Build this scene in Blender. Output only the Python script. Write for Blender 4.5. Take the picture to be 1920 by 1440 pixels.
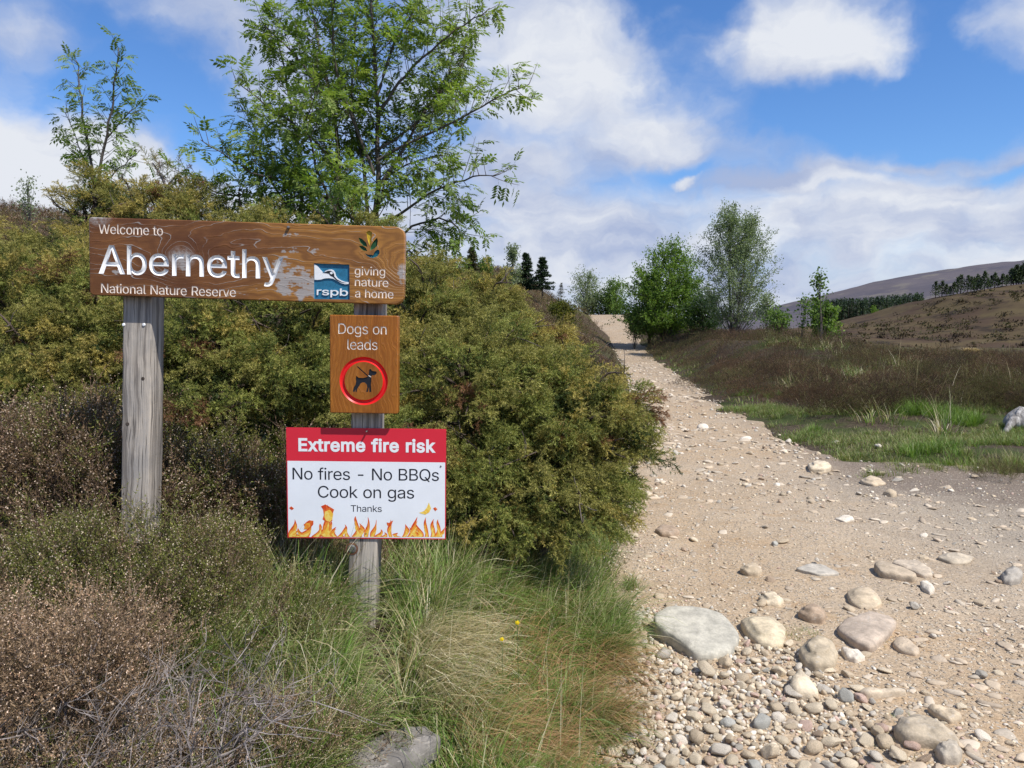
import bpy, bmesh, math, random
import numpy as np
from mathutils import Vector, Matrix
from mathutils.geometry import delaunay_2d_cdt

scene = bpy.context.scene
for _o in list(bpy.data.objects):
    bpy.data.objects.remove(_o)

# ------------------------------------------------------------------ camera
F_PX, HORIZON = 1442.0, 605.0
PITCH = math.atan((720.0 - HORIZON) / F_PX)
CAM = np.array([0.0, 0.0, 1.55])
cam_data = bpy.data.cameras.new("camera")
cam = bpy.data.objects.new("camera", cam_data)
scene.collection.objects.link(cam)
cam.location = CAM
cam.rotation_euler = (math.radians(90) - PITCH, 0, 0)
cam_data.sensor_width = 36.0
cam_data.lens = 36.0 * F_PX / 1920.0
cam_data.clip_start = 0.05
cam_data.clip_end = 20000.0
scene.camera = cam

# ------------------------------------------------------------------ render / exposure
scene.view_settings.view_transform = 'Standard'
scene.view_settings.look = 'None'
scene.view_settings.exposure = 0.13
scene.view_settings.gamma = 1.0
scene.render.engine = 'CYCLES'
scene.cycles.max_bounces = 6
scene.cycles.diffuse_bounces = 3
scene.cycles.glossy_bounces = 2
scene.cycles.transmission_bounces = 3
scene.cycles.sample_clamp_indirect = 6.0
scene.cycles.use_fast_gi = False


def ray(px, py):
    """direction of a photo pixel with its y component scaled to 1"""
    a = (px - 960.0) / F_PX
    b = (720.0 - py) / F_PX
    d = np.array([a, math.cos(PITCH) + b * math.sin(PITCH), -math.sin(PITCH) + b * math.cos(PITCH)])
    return d / d[1]


def at(px, py, Y):
    return CAM + ray(px, py) * Y


class NT:
    """small node tree writer"""
    def __init__(self, tree):
        self.t = tree
        self.n = tree.nodes
        self.n.clear()

    def new(self, kind, **kw):
        nd = self.n.new(kind)
        for k, v in kw.items():
            setattr(nd, k, v)
        return nd

    def put(self, sock, v):
        if isinstance(v, bpy.types.NodeSocket):
            self.t.links.new(v, sock)
        elif v is not None:
            if sock.type == 'RGBA' and len(v) == 3:
                v = (*v, 1.0)
            sock.default_value = v

    def m(self, op, a, b=None, c=None, clamp=False):
        nd = self.new('ShaderNodeMath', operation=op, use_clamp=clamp)
        for i, v in enumerate((a, b, c)):
            if v is not None:
                self.put(nd.inputs[i], v)
        return nd.outputs[0]

    def vm(self, op, a, b=None, scale=None):
        nd = self.new('ShaderNodeVectorMath', operation=op)
        self.put(nd.inputs[0], a)
        if b is not None:
            self.put(nd.inputs[1], b)
        if scale is not None:
            self.put(nd.inputs['Scale'], scale)
        return nd.outputs['Value'] if op in ('LENGTH', 'DOT_PRODUCT', 'DISTANCE') else nd.outputs[0]

    def noise(self, vec, scale, detail=4.0, rough=0.55, dist=0.0, out='Fac'):
        nd = self.new('ShaderNodeTexNoise')
        self.put(nd.inputs['Vector'], vec)
        nd.inputs['Scale'].default_value = scale
        nd.inputs['Detail'].default_value = detail
        nd.inputs['Roughness'].default_value = rough
        nd.inputs['Distortion'].default_value = dist
        return nd.outputs[0 if out == 'Fac' else 1]

    def voro(self, vec, scale, out='Color', feature='F1', rnd=1.0):
        nd = self.new('ShaderNodeTexVoronoi', feature=feature)
        self.put(nd.inputs['Vector'], vec)
        nd.inputs['Scale'].default_value = scale
        nd.inputs['Randomness'].default_value = rnd
        return nd.outputs[out]

    def ramp(self, x, a, b, to0=0.0, to1=1.0, smooth=True):
        nd = self.new('ShaderNodeMapRange', interpolation_type='SMOOTHSTEP' if smooth else 'LINEAR')
        self.put(nd.inputs[0], x)
        for i, v in enumerate((a, b, to0, to1)):
            nd.inputs[i + 1].default_value = v
        return nd.outputs[0]

    def mix(self, f, a, b, blend='MIX'):
        nd = self.new('ShaderNodeMix', data_type='RGBA', blend_type=blend)
        self.put(nd.inputs[0], f)
        self.put(nd.inputs[6], a)
        self.put(nd.inputs[7], b)
        return nd.outputs[2]

    def sep(self, v):
        nd = self.new('ShaderNodeSeparateXYZ')
        self.put(nd.inputs[0], v)
        return nd.outputs

    def comb(self, x, y, z):
        nd = self.new('ShaderNodeCombineXYZ')
        for i, v in enumerate((x, y, z)):
            self.put(nd.inputs[i], v)
        return nd.outputs[0]


def srgb(r, g, b):
    f = lambda c: c / 12.92 if c <= 0.04045 else ((c + 0.055) / 1.055) ** 2.4
    return (f(r / 255), f(g / 255), f(b / 255))


# ------------------------------------------------------------------ sun
SUN = Vector((1.2, -1.0, 2.2)).normalized()
sun_data = bpy.data.lights.new("sun", 'SUN')
sun_data.energy = 5.0
sun_data.angle = math.radians(0.5)
sun_data.color = (1.0, 0.955, 0.89)
sun = bpy.data.objects.new("sun", sun_data)
sun.rotation_euler = (-SUN).to_track_quat('-Z', 'Y').to_euler()
sun.location = (20, -20, 40)
scene.collection.objects.link(sun)

# ------------------------------------------------------------------ sky with broken cloud
world = bpy.data.worlds.new("World")
scene.world = world
world.use_nodes = True
w = NT(world.node_tree)
SKY = 0.1
tc = w.new('ShaderNodeTexCoord')
dx, dy, dz = w.sep(tc.outputs['Generated'])
az = w.m('ARCTAN2', dx, dy)
el = w.m('ARCSINE', dz)
pos = w.comb(az, el, 0.0)
sky = w.new('ShaderNodeTexSky', sky_type='NISHITA', sun_disc=False)
sky.sun_elevation = math.asin(SUN.z)
sky.sun_rotation = math.atan2(SUN.x, SUN.y)
sky.altitude = 300.0
sky.air_density = 1.0
sky.dust_density = 0.3
sky.ozone_density = 2.5
hs = w.new('ShaderNodeHueSaturation')
hs.inputs['Saturation'].default_value = 1.15
hs.inputs['Value'].default_value = 1.0
w.put(hs.inputs['Color'], sky.outputs[0])
blue = w.mix(1.0, hs.outputs[0], (0.95, 1.15, 1.45), 'MULTIPLY')
# cloud field: wind-warped noise plus the banks that stood in the sky
warp = w.noise(pos, 9.0, 5.0, 0.55, out='Color')
warp = w.vm('SUBTRACT', warp, (0.5, 0.5, 0.5))
p1 = w.vm('ADD', pos, w.vm('MULTIPLY', warp, (0.16, 0.10, 0.0)))
stretch = w.vm('MULTIPLY', p1, (1.0, 1.9, 1.0))
nA = w.noise(stretch, 5.0, 7.0, 0.52)
layer = w.noise(w.vm('MULTIPLY', p1, (2.2, 13.0, 1.0)), 1.7, 5.0, 0.5)
cov = w.m('MULTIPLY', w.m('SUBTRACT', nA, 0.5), 2.3)
white = w.m('ADD', w.m('MULTIPLY', w.m('SUBTRACT', w.noise(stretch, 7.5, 6.0, 0.58), 0.5), 2.3), 0.30)
# px, py, half width px, half height px, coverage, whiteness
BANKS = [
    (60, 70, 120, 60, 0.45, 0.05), (40, 270, 240, 130, 0.65, 0.45), (180, 330, 220, 90, 0.6, 0.5),
    (440, 30, 220, 90, 0.30, -0.05), (330, 235, 150, 40, 0.30, -0.2), (480, 150, 180, 120, 0.35, 0.0),
    (170, 160, 200, 75, -0.75, 0.0), (390, 230, 120, 80, -0.5, 0.0), (330, 110, 130, 70, -0.3, 0.0), (310, 275, 60, 40, -0.5, 0.0), (200, 20, 90, 40, -0.2, 0.0),
    (1020, 150, 300, 170, 0.75, 0.50), (1130, 110, 160, 120, 0.40, 0.25), (900, 20, 220, 90, 0.25, 0.1),
    (1255, 245, 150, 65, 0.65, 0.18), (1500, 80, 200, 110, 0.85, 0.62), (1590, 60, 130, 90, 0.3, 0.25), (1520, 150, 150, 60, 0.3, -0.2),
    (1900, 20, 140, 60, 0.55, 0.35), (1900, 95, 80, 50, 0.3, 0.1),
    (1300, 60, 95, 160, -0.70, 0.0), (1700, 215, 320, 95, -1.0, 0.0), (1780, 90, 110, 110, -0.50, 0.0), (1400, 195, 130, 50, -0.45, 0.0),
    (1440, 300, 330, 46, 0.45, -0.15), (1750, 312, 240, 26, 0.5, 0.05), (1905, 240, 70, 80, 0.45, -0.05),
    (1275, 312, 110, 24, -0.62, 0.0), (1650, 335, 130, 18, -0.62, 0.0), (1880, 335, 120, 18, -0.55, 0.0),
    (1310, 335, 26, 13, 0.8, 0.7), (1560, 345, 110, 16, 0.7, 0.45), (1100, 300, 300, 40, 0.4, -0.15), (850, 330, 240, 60, 0.5, -0.15),
    (1420, 345, 150, 22, 0.5, -0.25), (1850, 470, 150, 22, -0.25, -0.1),
]
for bx, by, bw, bh, bc, bwht in BANKS:
    d0 = ray(bx, by)
    a0 = math.atan2(d0[0], d0[1])
    e0 = math.asin(d0[2] / np.linalg.norm(d0))
    mp = w.new('ShaderNodeMapping', vector_type='TEXTURE')
    w.put(mp.inputs[0], p1)
    mp.inputs['Location'].default_value = (a0, e0, 0)
    mp.inputs['Scale'].default_value = (bw * 1.25 / F_PX, bh * 1.3 / F_PX, 1)
    g = w.ramp(w.vm('LENGTH', mp.outputs[0]), 1.0, 0.1)
    cov = w.m('MULTIPLY_ADD', g, bc * 0.9, cov)
    if bwht:
        white = w.m('MULTIPLY_ADD', g, bwht, white)
low = w.ramp(el, 0.185, 0.135)            # an unbroken deck lies over the horizon
cov = w.m('MULTIPLY_ADD', low, 0.75, cov)
lw = w.m('MULTIPLY', low, w.m('ADD', w.m('MULTIPLY', w.m('SUBTRACT', layer, 0.5), 2.6), 0.22))
white = w.m('ADD', white, lw)
mask = w.ramp(cov, -0.36, 0.80)
ccol = w.mix(w.ramp(white, 0.0, 1.0, smooth=False), srgb(170, 184, 216), srgb(228, 232, 240))
ccol = w.vm('SCALE', ccol, scale=0.93 / SKY)
final = w.mix(mask, blue, ccol)
bg = w.new('ShaderNodeBackground')
w.put(bg.inputs[0], final)
bg.inputs[1].default_value = SKY
wo = w.new('ShaderNodeOutputWorld')
w.put(wo.inputs[0], bg.outputs[0])

# ------------------------------------------------------------------ helpers
rng = np.random.default_rng(20240518)
COL = scene.collection


def tag(o, label=None, cat=None, group=None, kind=None):
    if label: o['label'] = label
    if cat: o['category'] = cat
    if group: o['group'] = group
    if kind: o['kind'] = kind
    return o


def empty(name, loc, rot=(0, 0, 0)):
    o = bpy.data.objects.new(name, None)
    o.empty_display_size = 0.1
    o.location = loc
    o.rotation_euler = rot
    COL.objects.link(o)
    return o


def link(name, me, parent=None):
    o = bpy.data.objects.new(name, me)
    COL.objects.link(o)
    if parent is not None:
        o.parent = parent
    return o


def mesh_tri(name, V, T, col=None, mat=None, smooth=False):
    me = bpy.data.meshes.new(name)
    V = np.ascontiguousarray(V, dtype=np.float32)
    T = np.ascontiguousarray(T, dtype=np.int32)
    me.vertices.add(len(V))
    me.vertices.foreach_set('co', V.ravel())
    me.loops.add(T.size)
    me.loops.foreach_set('vertex_index', T.ravel())
    me.polygons.add(len(T))
    me.polygons.foreach_set('loop_start', np.arange(0, T.size, T.shape[1], dtype=np.int32))
    if smooth:
        me.polygons.foreach_set('use_smooth', np.ones(len(T), dtype=bool))
    if col is not None:
        a = me.attributes.new('col', 'FLOAT_COLOR', 'POINT')
        c = np.ones((len(V), 4), dtype=np.float32)
        c[:, :3] = col
        a.data.foreach_set('color', c.ravel())
    me.update(calc_edges=True)
    if mat is not None:
        me.materials.append(mat)
    return me


class Acc:
    """collects triangles and their own colours, links them as ONE mesh"""
    def __init__(self):
        self.v, self.t, self.c, self.n = [], [], [], 0

    def add(self, V, T, C):
        V = np.asarray(V, dtype=np.float32)
        self.v.append(V)
        self.t.append(np.asarray(T, dtype=np.int32) + self.n)
        self.c.append(np.broadcast_to(np.asarray(C, dtype=np.float32), (len(V), 3)))
        self.n += len(V)

    def build(self, name, mat, parent=None, origin=None, smooth=False):
        V = np.concatenate(self.v)
        if origin is not None:
            V = V - np.asarray(origin, dtype=np.float32)
        me = mesh_tri(name, V, np.concatenate(self.t), np.concatenate(self.c), mat, smooth)
        return link(name, me, parent)


def unit(v):
    v = np.asarray(v, dtype=float)
    return v / np.maximum(np.linalg.norm(v, axis=-1, keepdims=True), 1e-9)


def frames(d, roll=None):
    z = unit(d)
    a = np.where(np.abs(z[:, 2:3]) > 0.93, np.array([[1.0, 0, 0]]), np.array([[0, 0, 1.0]]))
    x = unit(np.cross(a, z))
    y = np.cross(z, x)
    if roll is not None:
        c, s = np.cos(roll)[:, None], np.sin(roll)[:, None]
        x, y = x * c + y * s, y * c - x * s
    return np.stack([x, y, z], axis=2)


def instance(acc, tpl, pos, R, s, pal, jit=0.25, vj=0.0, shift=None):
    """tpl = (V, T, K): K picks a palette row per vertex; jit varies brightness per copy"""
    V, T, K = tpl
    N, k = len(pos), len(V)
    if N == 0:
        return
    s = np.broadcast_to(np.asarray(s, dtype=float), (N,))
    W = np.einsum('nij,kj->nki', R * s[:, None, None], V) + np.asarray(pos)[:, None, :]
    TT = T[None] + (np.arange(N) * k)[:, None, None]
    pal = np.asarray(pal, dtype=float)
    C = pal[K][None] * (1 + jit * rng.uniform(-1, 1, (N, 1, 1)))
    if shift is not None:
        C = C * shift[:, None, :]
    if vj:
        C = C * (1 + vj * rng.uniform(-1, 1, (N, k // 3, 1)).repeat(3, axis=1)) if k % 3 == 0 else C
    acc.add(W.reshape(-1, 3), TT.reshape(-1, 3), np.clip(C, 0, 1).reshape(-1, 3))


def rand_dir(n, zmin=-1.0, zmax=1.0):
    z = rng.uniform(zmin, zmax, n)
    a = rng.uniform(0, 2 * math.pi, n)
    r = np.sqrt(1 - z * z)
    return np.stack([r * np.cos(a), r * np.sin(a), z], axis=1)


def spline(pts, n):
    """smooth curve through the points"""
    P = np.asarray(pts, dtype=float)
    if len(P) == 2:
        return P[0] + (P[1] - P[0]) * np.linspace(0, 1, n)[:, None]
    Q = np.vstack([2 * P[0] - P[1], P, 2 * P[-1] - P[-2]])
    u = np.linspace(0, len(P) - 1 - 1e-6, n)
    i = u.astype(int)
    t = (u - i)[:, None]
    a, b, c, d = Q[i], Q[i + 1], Q[i + 2], Q[i + 3]
    return 0.5 * (2 * b + (c - a) * t + (2 * a - 5 * b + 4 * c - d) * t ** 2 + (3 * b - a - 3 * c + d) * t ** 3)


def tube(acc, P, r, k=5, col=(0.1, 0.08, 0.06)):
    P = np.asarray(P, dtype=float)
    n = len(P)
    r = np.broadcast_to(np.asarray(r, dtype=float), (n,))
    t = unit(np.gradient(P, axis=0))
    R = frames(t)
    a = np.arange(k) * 2 * math.pi / k
    ring = np.stack([np.cos(a), np.sin(a), np.zeros(k)], axis=1)
    V = (np.einsum('nij,kj->nki', R, ring) * r[:, None, None] + P[:, None, :]).reshape(-1, 3)
    i = np.arange(n - 1)[:, None] * k
    j = np.arange(k)[None]
    j2 = (j + 1) % k
    A, B, C_, D = i + j, i + j2, i + k + j2, i + k + j
    T = np.concatenate([np.stack([A, B, C_], -1).reshape(-1, 3), np.stack([A, C_, D], -1).reshape(-1, 3)])
    cap = np.stack([np.zeros(k - 2, int), np.arange(1, k - 1), np.arange(2, k)], 1) + (n - 1) * k
    acc.add(V, np.concatenate([T, cap]), col)


def h2(ix, iy, seed):
    n = (ix.astype(np.int64) * 374761393 + iy.astype(np.int64) * 668265263 + seed * 1274126177) & 0x7fffffff
    n = ((n ^ (n >> 13)) * 1103515245) & 0x7fffffff
    n = (n ^ (n >> 16)) & 0xffff
    return n / 65535.0


def vnoise(x, y, seed=0):
    x, y = np.asarray(x, float), np.asarray(y, float)
    ix, iy = np.floor(x), np.floor(y)
    fx, fy = x - ix, y - iy
    fx, fy = fx * fx * (3 - 2 * fx), fy * fy * (3 - 2 * fy)
    a, b = h2(ix, iy, seed), h2(ix + 1, iy, seed)
    c, d = h2(ix, iy + 1, seed), h2(ix + 1, iy + 1, seed)
    return (a * (1 - fx) + b * fx) * (1 - fy) + (c * (1 - fx) + d * fx) * fy - 0.5


def fbm(x, y, seed=0, oct=4):
    s, a, f = 0, 1.0, 1.0
    for i in range(oct):
        s = s + a * vnoise(x * f, y * f, seed + i * 7)
        a *= 0.5
        f *= 2.03
    return s


def sm(t):
    t = np.clip(t, 0, 1)
    return t * t * (3 - 2 * t)


# ------------------------------------------------------------------ materials
def material(name, build):
    m = bpy.data.materials.new(name)
    m.use_nodes = True
    t = NT(m.node_tree)
    out = t.new('ShaderNodeOutputMaterial')
    t.put(out.inputs[0], build(t))
    return m


def principled(t, color, rough=0.8, spec=0.3, normal=None, metal=0.0):
    p = t.new('ShaderNodeBsdfPrincipled')
    t.put(p.inputs['Base Color'], color)
    t.put(p.inputs['Roughness'], rough)
    t.put(p.inputs['Metallic'], metal)
    p.inputs['Specular IOR Level'].default_value = spec
    if normal is not None:
        t.put(p.inputs['Normal'], normal)
    return p.outputs[0]


def bump(t, h, dist=0.01, strength=1.0):
    b = t.new('ShaderNodeBump')
    b.inputs['Strength'].default_value = strength
    b.inputs['Distance'].default_value = dist
    t.put(b.inputs['Height'], h)
    return b.outputs[0]


def plain(name, color, rough=0.6, spec=0.3, metal=0.0, var=0.12, scale=40.0):
    def f(t):
        co = t.new('ShaderNodeTexCoord').outputs['Object']
        n = t.noise(co, scale, 4.0)
        c = t.mix(t.ramp(n, 0.3, 0.7, smooth=False), tuple(c * (1 - var) for c in color), tuple(min(1, c * (1 + var)) for c in color))
        return principled(t, c, rough, spec, metal=metal)
    return material(name, f)


def leafy(name, trans=0.35, rough=0.6, spec=0.25):
    def f(t):
        a = t.new('ShaderNodeAttribute', attribute_name='col')
        p = principled(t, a.outputs['Color'], rough, spec)
        tr = t.new('ShaderNodeBsdfTranslucent')
        t.put(tr.inputs[0], t.mix(1.0, a.outputs['Color'], (1.15, 1.25, 0.6), 'MULTIPLY'))
        mx = t.new('ShaderNodeMixShader')
        mx.inputs[0].default_value = trans
        t.put(mx.inputs[1], p)
        t.put(mx.inputs[2], tr.outputs[0])
        return mx.outputs[0]
    return material(name, f)


def bark(name, scale=30.0):
    def f(t):
        a = t.new('ShaderNodeAttribute', attribute_name='col')
        co = t.new('ShaderNodeTexCoord').outputs['Object']
        n = t.noise(t.vm('MULTIPLY', co, (1, 1, 0.35)), scale, 5.0)
        c = t.mix(1.0, a.outputs['Color'], t.mix(n, (0.5, 0.5, 0.5), (1.5, 1.5, 1.5)), 'MULTIPLY')
        return principled(t, c, 0.9, 0.15, bump(t, n, 0.01, 0.6))
    return material(name, f)


M_LEAF = leafy("broad_leaf", 0.45)
M_NEEDLE = leafy("needle", 0.28)
M_GRASS = leafy("grass_blade", 0.30, 0.5, 0.3)
M_HEATHER = leafy("heather_shoot", 0.2, 0.8, 0.1)
M_BARK = bark("bark")

# ------------------------------------------------------------------ the lie of the land
_Y = np.array([-30, 0, 1.5, 2.65, 4, 5.5, 7, 8.4, 12, 21, 30, 36, 44, 52, 60, 70, 120], float)
_XL = np.array([-1.0, -0.15, 0.12, 0.31, 0.46, 0.72, 1.0, 1.3, 2.0, 3.25, 4.3, 4.9, 5.45, 5.4, 5.9, 6.6, 10], float)
_XR = np.array([30, 30, 30, 30, 30, 30, 20, 3.45, 3.7, 4.75, 5.9, 6.5, 7.15, 7.7, 8.6, 9.6, 13], float)
_VX = np.array([-50, 3.4, 3.75, 4.5, 5.5, 7, 12, 40], float)
_VY = np.array([8.6, 8.5, 7.35, 6.75, 6.4, 6.2, 5.9, 5.0], float)


def sides(x, y):
    """signed distances inside the track from its left edge and from its right edge"""
    dl = x - np.interp(y, _Y, _XL)
    ragged = 0.55 * fbm(x * 0.9, y * 0.9, 17, 3) * sm((x - 3.2) / 0.8)
    bite = 0.42 * fbm(x * 1.1, y * 0.8, 19, 3) * sm((y - 6.5) / 2)
    dr = np.maximum(np.interp(y, _Y, _XR) - x + bite, np.interp(x, _VX, _VY) - y + ragged)
    return dl, dr


def H(x, y):
    x, y = np.asarray(x, float), np.asarray(y, float)
    dl, dr = sides(x, y)
    L, R = np.maximum(-dl, 0), np.maximum(-dr, 0)
    z = 2.15 * sm((y - 32) / 29) - 5.0 * sm((y - 68) / 70)
    z = z * (1 - 0.75 * sm((x - 9.0) / 5))
    # grassy bank and heather hill left of the track
    z = z + 0.36 * sm(L / 0.75) + 0.12 * sm((L - 0.7) / 1.6)
    z = z + 2.7 * sm((y - 9) / 16) * sm((L - 0.3) / 6.5) + 2.0 * sm((y - 8) / 12) * sm((L - 9.0) / 13)
    z = z - 8 * sm((y - 60) / 120)
    # heather moor right of it
    z = z + (0.34 * sm(R / 5.0) * sm((y - 5.5) / 13) + 0.75 * sm(R / 2.2) * sm((y - 15) / 10)) * (1 - 0.7 * sm((x - 7.0) / 6)) + 0.05 * sm(R / 0.8)
    z = z - 0.9 * sm((y - 18) / 22) * sm((x - 9) / 8)
    z = z - 5.0 * sm((y - 40) / 110) * sm((x - 8) / 30)
    off = sm(np.maximum(L, R) / 1.2)
    z = z + off * ((0.05 + 0.05 * sm((y - 4) / 3)) * fbm(x * 0.8, y * 0.8, 3) + 0.22 * sm((y - 9) / 10) * fbm(x * 0.23, y * 0.23, 9) + 0.20 * sm((y - 9) / 6) * fbm(x * 0.75, y * 0.55, 13, 2))
    return z


def path_relief(x, y):
    return 0.05 * fbm(x * 0.7, y * 0.7, 21, 3) + 0.022 * fbm(x * 3.1, y * 3.1, 22, 4)


def on_ground(px, py, lo=1.4, hi=60.0):
    """world point where a photo pixel meets the land"""
    d = ray(px, py)
    for _ in range(60):
        mid = 0.5 * (lo + hi)
        p = CAM + d * mid
        if p[2] > float(H(p[0], p[1])):
            lo = mid
        else:
            hi = mid
    p = CAM + d * lo
    p[2] = float(H(p[0], p[1]))
    return p


def grid(xs, ys, zf, name, mat, kind='structure'):
    X, Y = np.meshgrid(xs, ys)
    Z = zf(X, Y)
    V = np.stack([X, Y, Z], -1).reshape(-1, 3)
    nx, ny = len(xs), len(ys)
    i = (np.arange(ny - 1)[:, None] * nx + np.arange(nx - 1)[None]).ravel()
    Q = np.stack([i, i + 1, i + nx + 1, i + nx], 1)
    o = link(name, mesh_tri(name, V, Q, None, mat, True))
    o['kind'] = kind
    return o


def grow(a, step, factor, end):
    out = [a]
    while abs(out[-1]) < abs(end):
        step *= factor
        out.append(out[-1] + step)
    return np.array(out[1:])


def ground_mat(t):
    co = t.new('ShaderNodeTexCoord').outputs['Object']
    n1 = t.noise(co, 0.9, 6.0)
    n2 = t.noise(co, 22.0, 5.0, 0.65)
    n3 = t.noise(co, 0.05, 5.0)
    c = t.mix(t.ramp(n2, 0.3, 0.7), (0.030, 0.022, 0.015), (0.105, 0.080, 0.055))
    c = t.mix(t.ramp(n1, 0.48, 0.62), c, (0.050, 0.065, 0.020))
    far = t.mix(t.ramp(n3, 0.4, 0.65), (0.075, 0.050, 0.034), (0.085, 0.080, 0.030))
    y = t.sep(co)[1]
    c = t.mix(t.ramp(y, 20.0, 60.0), c, far)
    return principled(t, c, 0.95, 0.1, bump(t, n2, 0.02, 0.8))


def track_mat(t):
    co = t.new('ShaderNodeTexCoord').outputs['Object']
    x, y, z = t.sep(co)
    n1 = t.noise(co, 0.55, 5.0, 0.6)
    n2 = t.noise(co, 3.5, 6.0, 0.65)
    n3 = t.noise(co, 45.0, 4.0, 0.7)
    sand = t.mix(t.ramp(n1, 0.38, 0.62), (0.440, 0.328, 0.212), (0.455, 0.358, 0.250))
    sand = t.mix(t.ramp(n2, 0.50, 0.72), sand, (0.415, 0.285, 0.165))
    # the side track on the right is worn down to greyer grit and peat
    g = t.m('ADD', t.m('MULTIPLY', t.m('SUBTRACT', n2, 0.5), 2.2), t.m('SUBTRACT', x, 2.35))
    gy = t.m('MULTIPLY', t.ramp(g, -0.2, 1.5), t.ramp(y, 9.5, 6.8))
    sand = t.mix(t.m('MULTIPLY', gy, 0.80), sand, (0.330, 0.285, 0.225))
    edge = t.m('ADD', t.m('SUBTRACT', y, t.ramp(x, 3.4, 5.2, 6.7, 5.5)), t.m('MULTIPLY', t.m('SUBTRACT', n2, 0.5), 1.5))
    peat = t.m('MULTIPLY', t.ramp(edge, -0.5, 0.6), t.ramp(t.m('SUBTRACT', x, t.m('MULTIPLY', y, 0.05)), 2.55, 3.3))
    sand = t.mix(t.m('MULTIPLY', peat, t.ramp(y, 12.0, 8.0, 0.25, 0.85)), sand, (0.185, 0.145, 0.112))
    # grit
    v = t.new('ShaderNodeTexVoronoi')
    t.put(v.inputs['Vector'], t.vm('ADD', co, t.vm('SCALE', t.noise(co, 30.0, 2.0, out='Color'), scale=0.02)))
    v.inputs['Scale'].default_value = 62.0
    cr = t.sep(v.outputs['Color'])
    pick = t.m('MULTIPLY', t.ramp(cr[0], 0.55, 0.7), t.ramp(v.outputs['Distance'], 0.55, 0.35))
    pebble = t.mix(cr[1], (0.25, 0.205, 0.16), (0.62, 0.54, 0.43))
    c = t.mix(t.m('MULTIPLY', pick, 0.75), sand, pebble)
    v2 = t.new('ShaderNodeTexVoronoi')
    t.put(v2.inputs['Vector'], co)
    v2.inputs['Scale'].default_value = 150.0
    c2 = t.sep(v2.outputs['Color'])
    c = t.mix(0.5, c, t.mix(1.0, c, t.mix(c2[0], (0.55, 0.53, 0.5), (1.4, 1.42, 1.45)), 'MULTIPLY'))
    c = t.mix(0.6, c, t.mix(1.0, c, t.mix(n3, (0.6, 0.6, 0.6), (1.4, 1.4, 1.4)), 'MULTIPLY'))
    hgt = t.m('ADD', t.m('MULTIPLY', pick, 0.8), t.m('ADD', t.m('MULTIPLY', n3, 0.6), t.m('MULTIPLY', c2[1], 0.35)))
    return principled(t, c, 0.95, 0.12, bump(t, hgt, 0.008, 0.9))


M_GROUND = material("peaty_ground", ground_mat)
M_TRACK = material("sandy_track", track_mat)

xs = np.concatenate([grow(-4.5, -0.09, 1.07, 6000)[::-1], np.arange(-4.5, 7.0, 0.09), grow(7.0, 0.09, 1.07, 6000)])
ys = np.concatenate([grow(0.9, -0.12, 1.15, 300)[::-1][:-1], np.arange(0.9, 9.0, 0.08), grow(9.0, 0.08, 1.035, 8000)])


def ground_z(X, Y):
    dl, dr = sides(X, Y)
    ins = np.minimum(dl, dr)
    z = H(X, Y) - (0.10 + 0.004 * np.maximum(Y, 0)) * sm(ins / 0.35)
    far = np.hypot(X, Y)
    return z - 40 * sm((far - 150) / 800)


grid(xs, ys, ground_z, 'ground', M_GROUND)


# the track: one sheet with an uneven margin that sinks under the turf
def build_track():
    yy = np.concatenate([np.arange(-1.5, 1.6, 0.12), np.array(1.6 + np.cumsum(0.022 * 1.0085 ** np.arange(460)))])
    yy = yy[yy < 75]
    u = np.linspace(0, 1, 300)
    xl = np.interp(yy, _Y, _XL) - 0.7
    xr = np.where(yy < 7.2, 12.0, np.interp(yy, [7.2, 8.6], [12.0, 4.5]))
    xr = np.where(yy > 8.6, np.interp(yy, _Y, _XR) + 1.05, xr)
    uu = np.where((yy < 9)[:, None], u[None] ** 1.5, u[None])
    X = xl[:, None] + (xr - xl)[:, None] * uu
    Y = np.repeat(yy[:, None], len(u), 1)
    dl, dr = sides(X, Y)
    d = np.minimum(dl, dr) + 0.22 * fbm(X * 1.4, Y * 1.4, 31) + 0.07 * fbm(X * 9, Y * 9, 33)
    Z = H(X, Y) + path_relief(X, Y) + 0.012 - 0.20 * sm(-(d - 0.02) / 0.18) - 0.02 * sm(-(d - 0.2) / 0.25)
    V = np.stack([X, Y, Z], -1).reshape(-1, 3)
    nx, ny = len(u), len(yy)
    i = (np.arange(ny - 1)[:, None] * nx + np.arange(nx - 1)[None]).ravel()
    Q = np.stack([i, i + 1, i + nx + 1, i + nx], 1)
    o = link('track', mesh_tri('track', V, Q, None, M_TRACK, True))
    o['kind'] = 'structure'


build_track()


def track_z(x, y):
    return H(x, y) + path_relief(x, y) + 0.012


# far land: a mountain, and a brown moor hill on the right
def ridge(name, prof, Y0, front, back, base, amp, freq, mat, x0, x1, n=220, m=90):
    px = np.array([p[0] for p in prof], float)
    X0 = np.array([at(p[0], p[1], Y0)[0] for p in prof])
    Z0 = np.array([at(p[0], p[1], Y0)[2] for p in prof])
    xs = np.linspace(x0, x1, n)
    ys = np.concatenate([np.linspace(Y0 - front, Y0, m), np.linspace(Y0, Y0 + back, 12)[1:]])

    def zf(X, Y):
        z = np.interp(X, X0, Z0)
        k = np.where(Y < Y0, sm((Y - (Y0 - front)) / front) ** 0.85, sm((Y0 + back - Y) / back))
        return base + (z - base) * k + amp * fbm(X * freq, Y * freq, 41, 5) * (0.3 + 0.7 * k)
    return grid(xs, ys, zf, name, mat)


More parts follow.
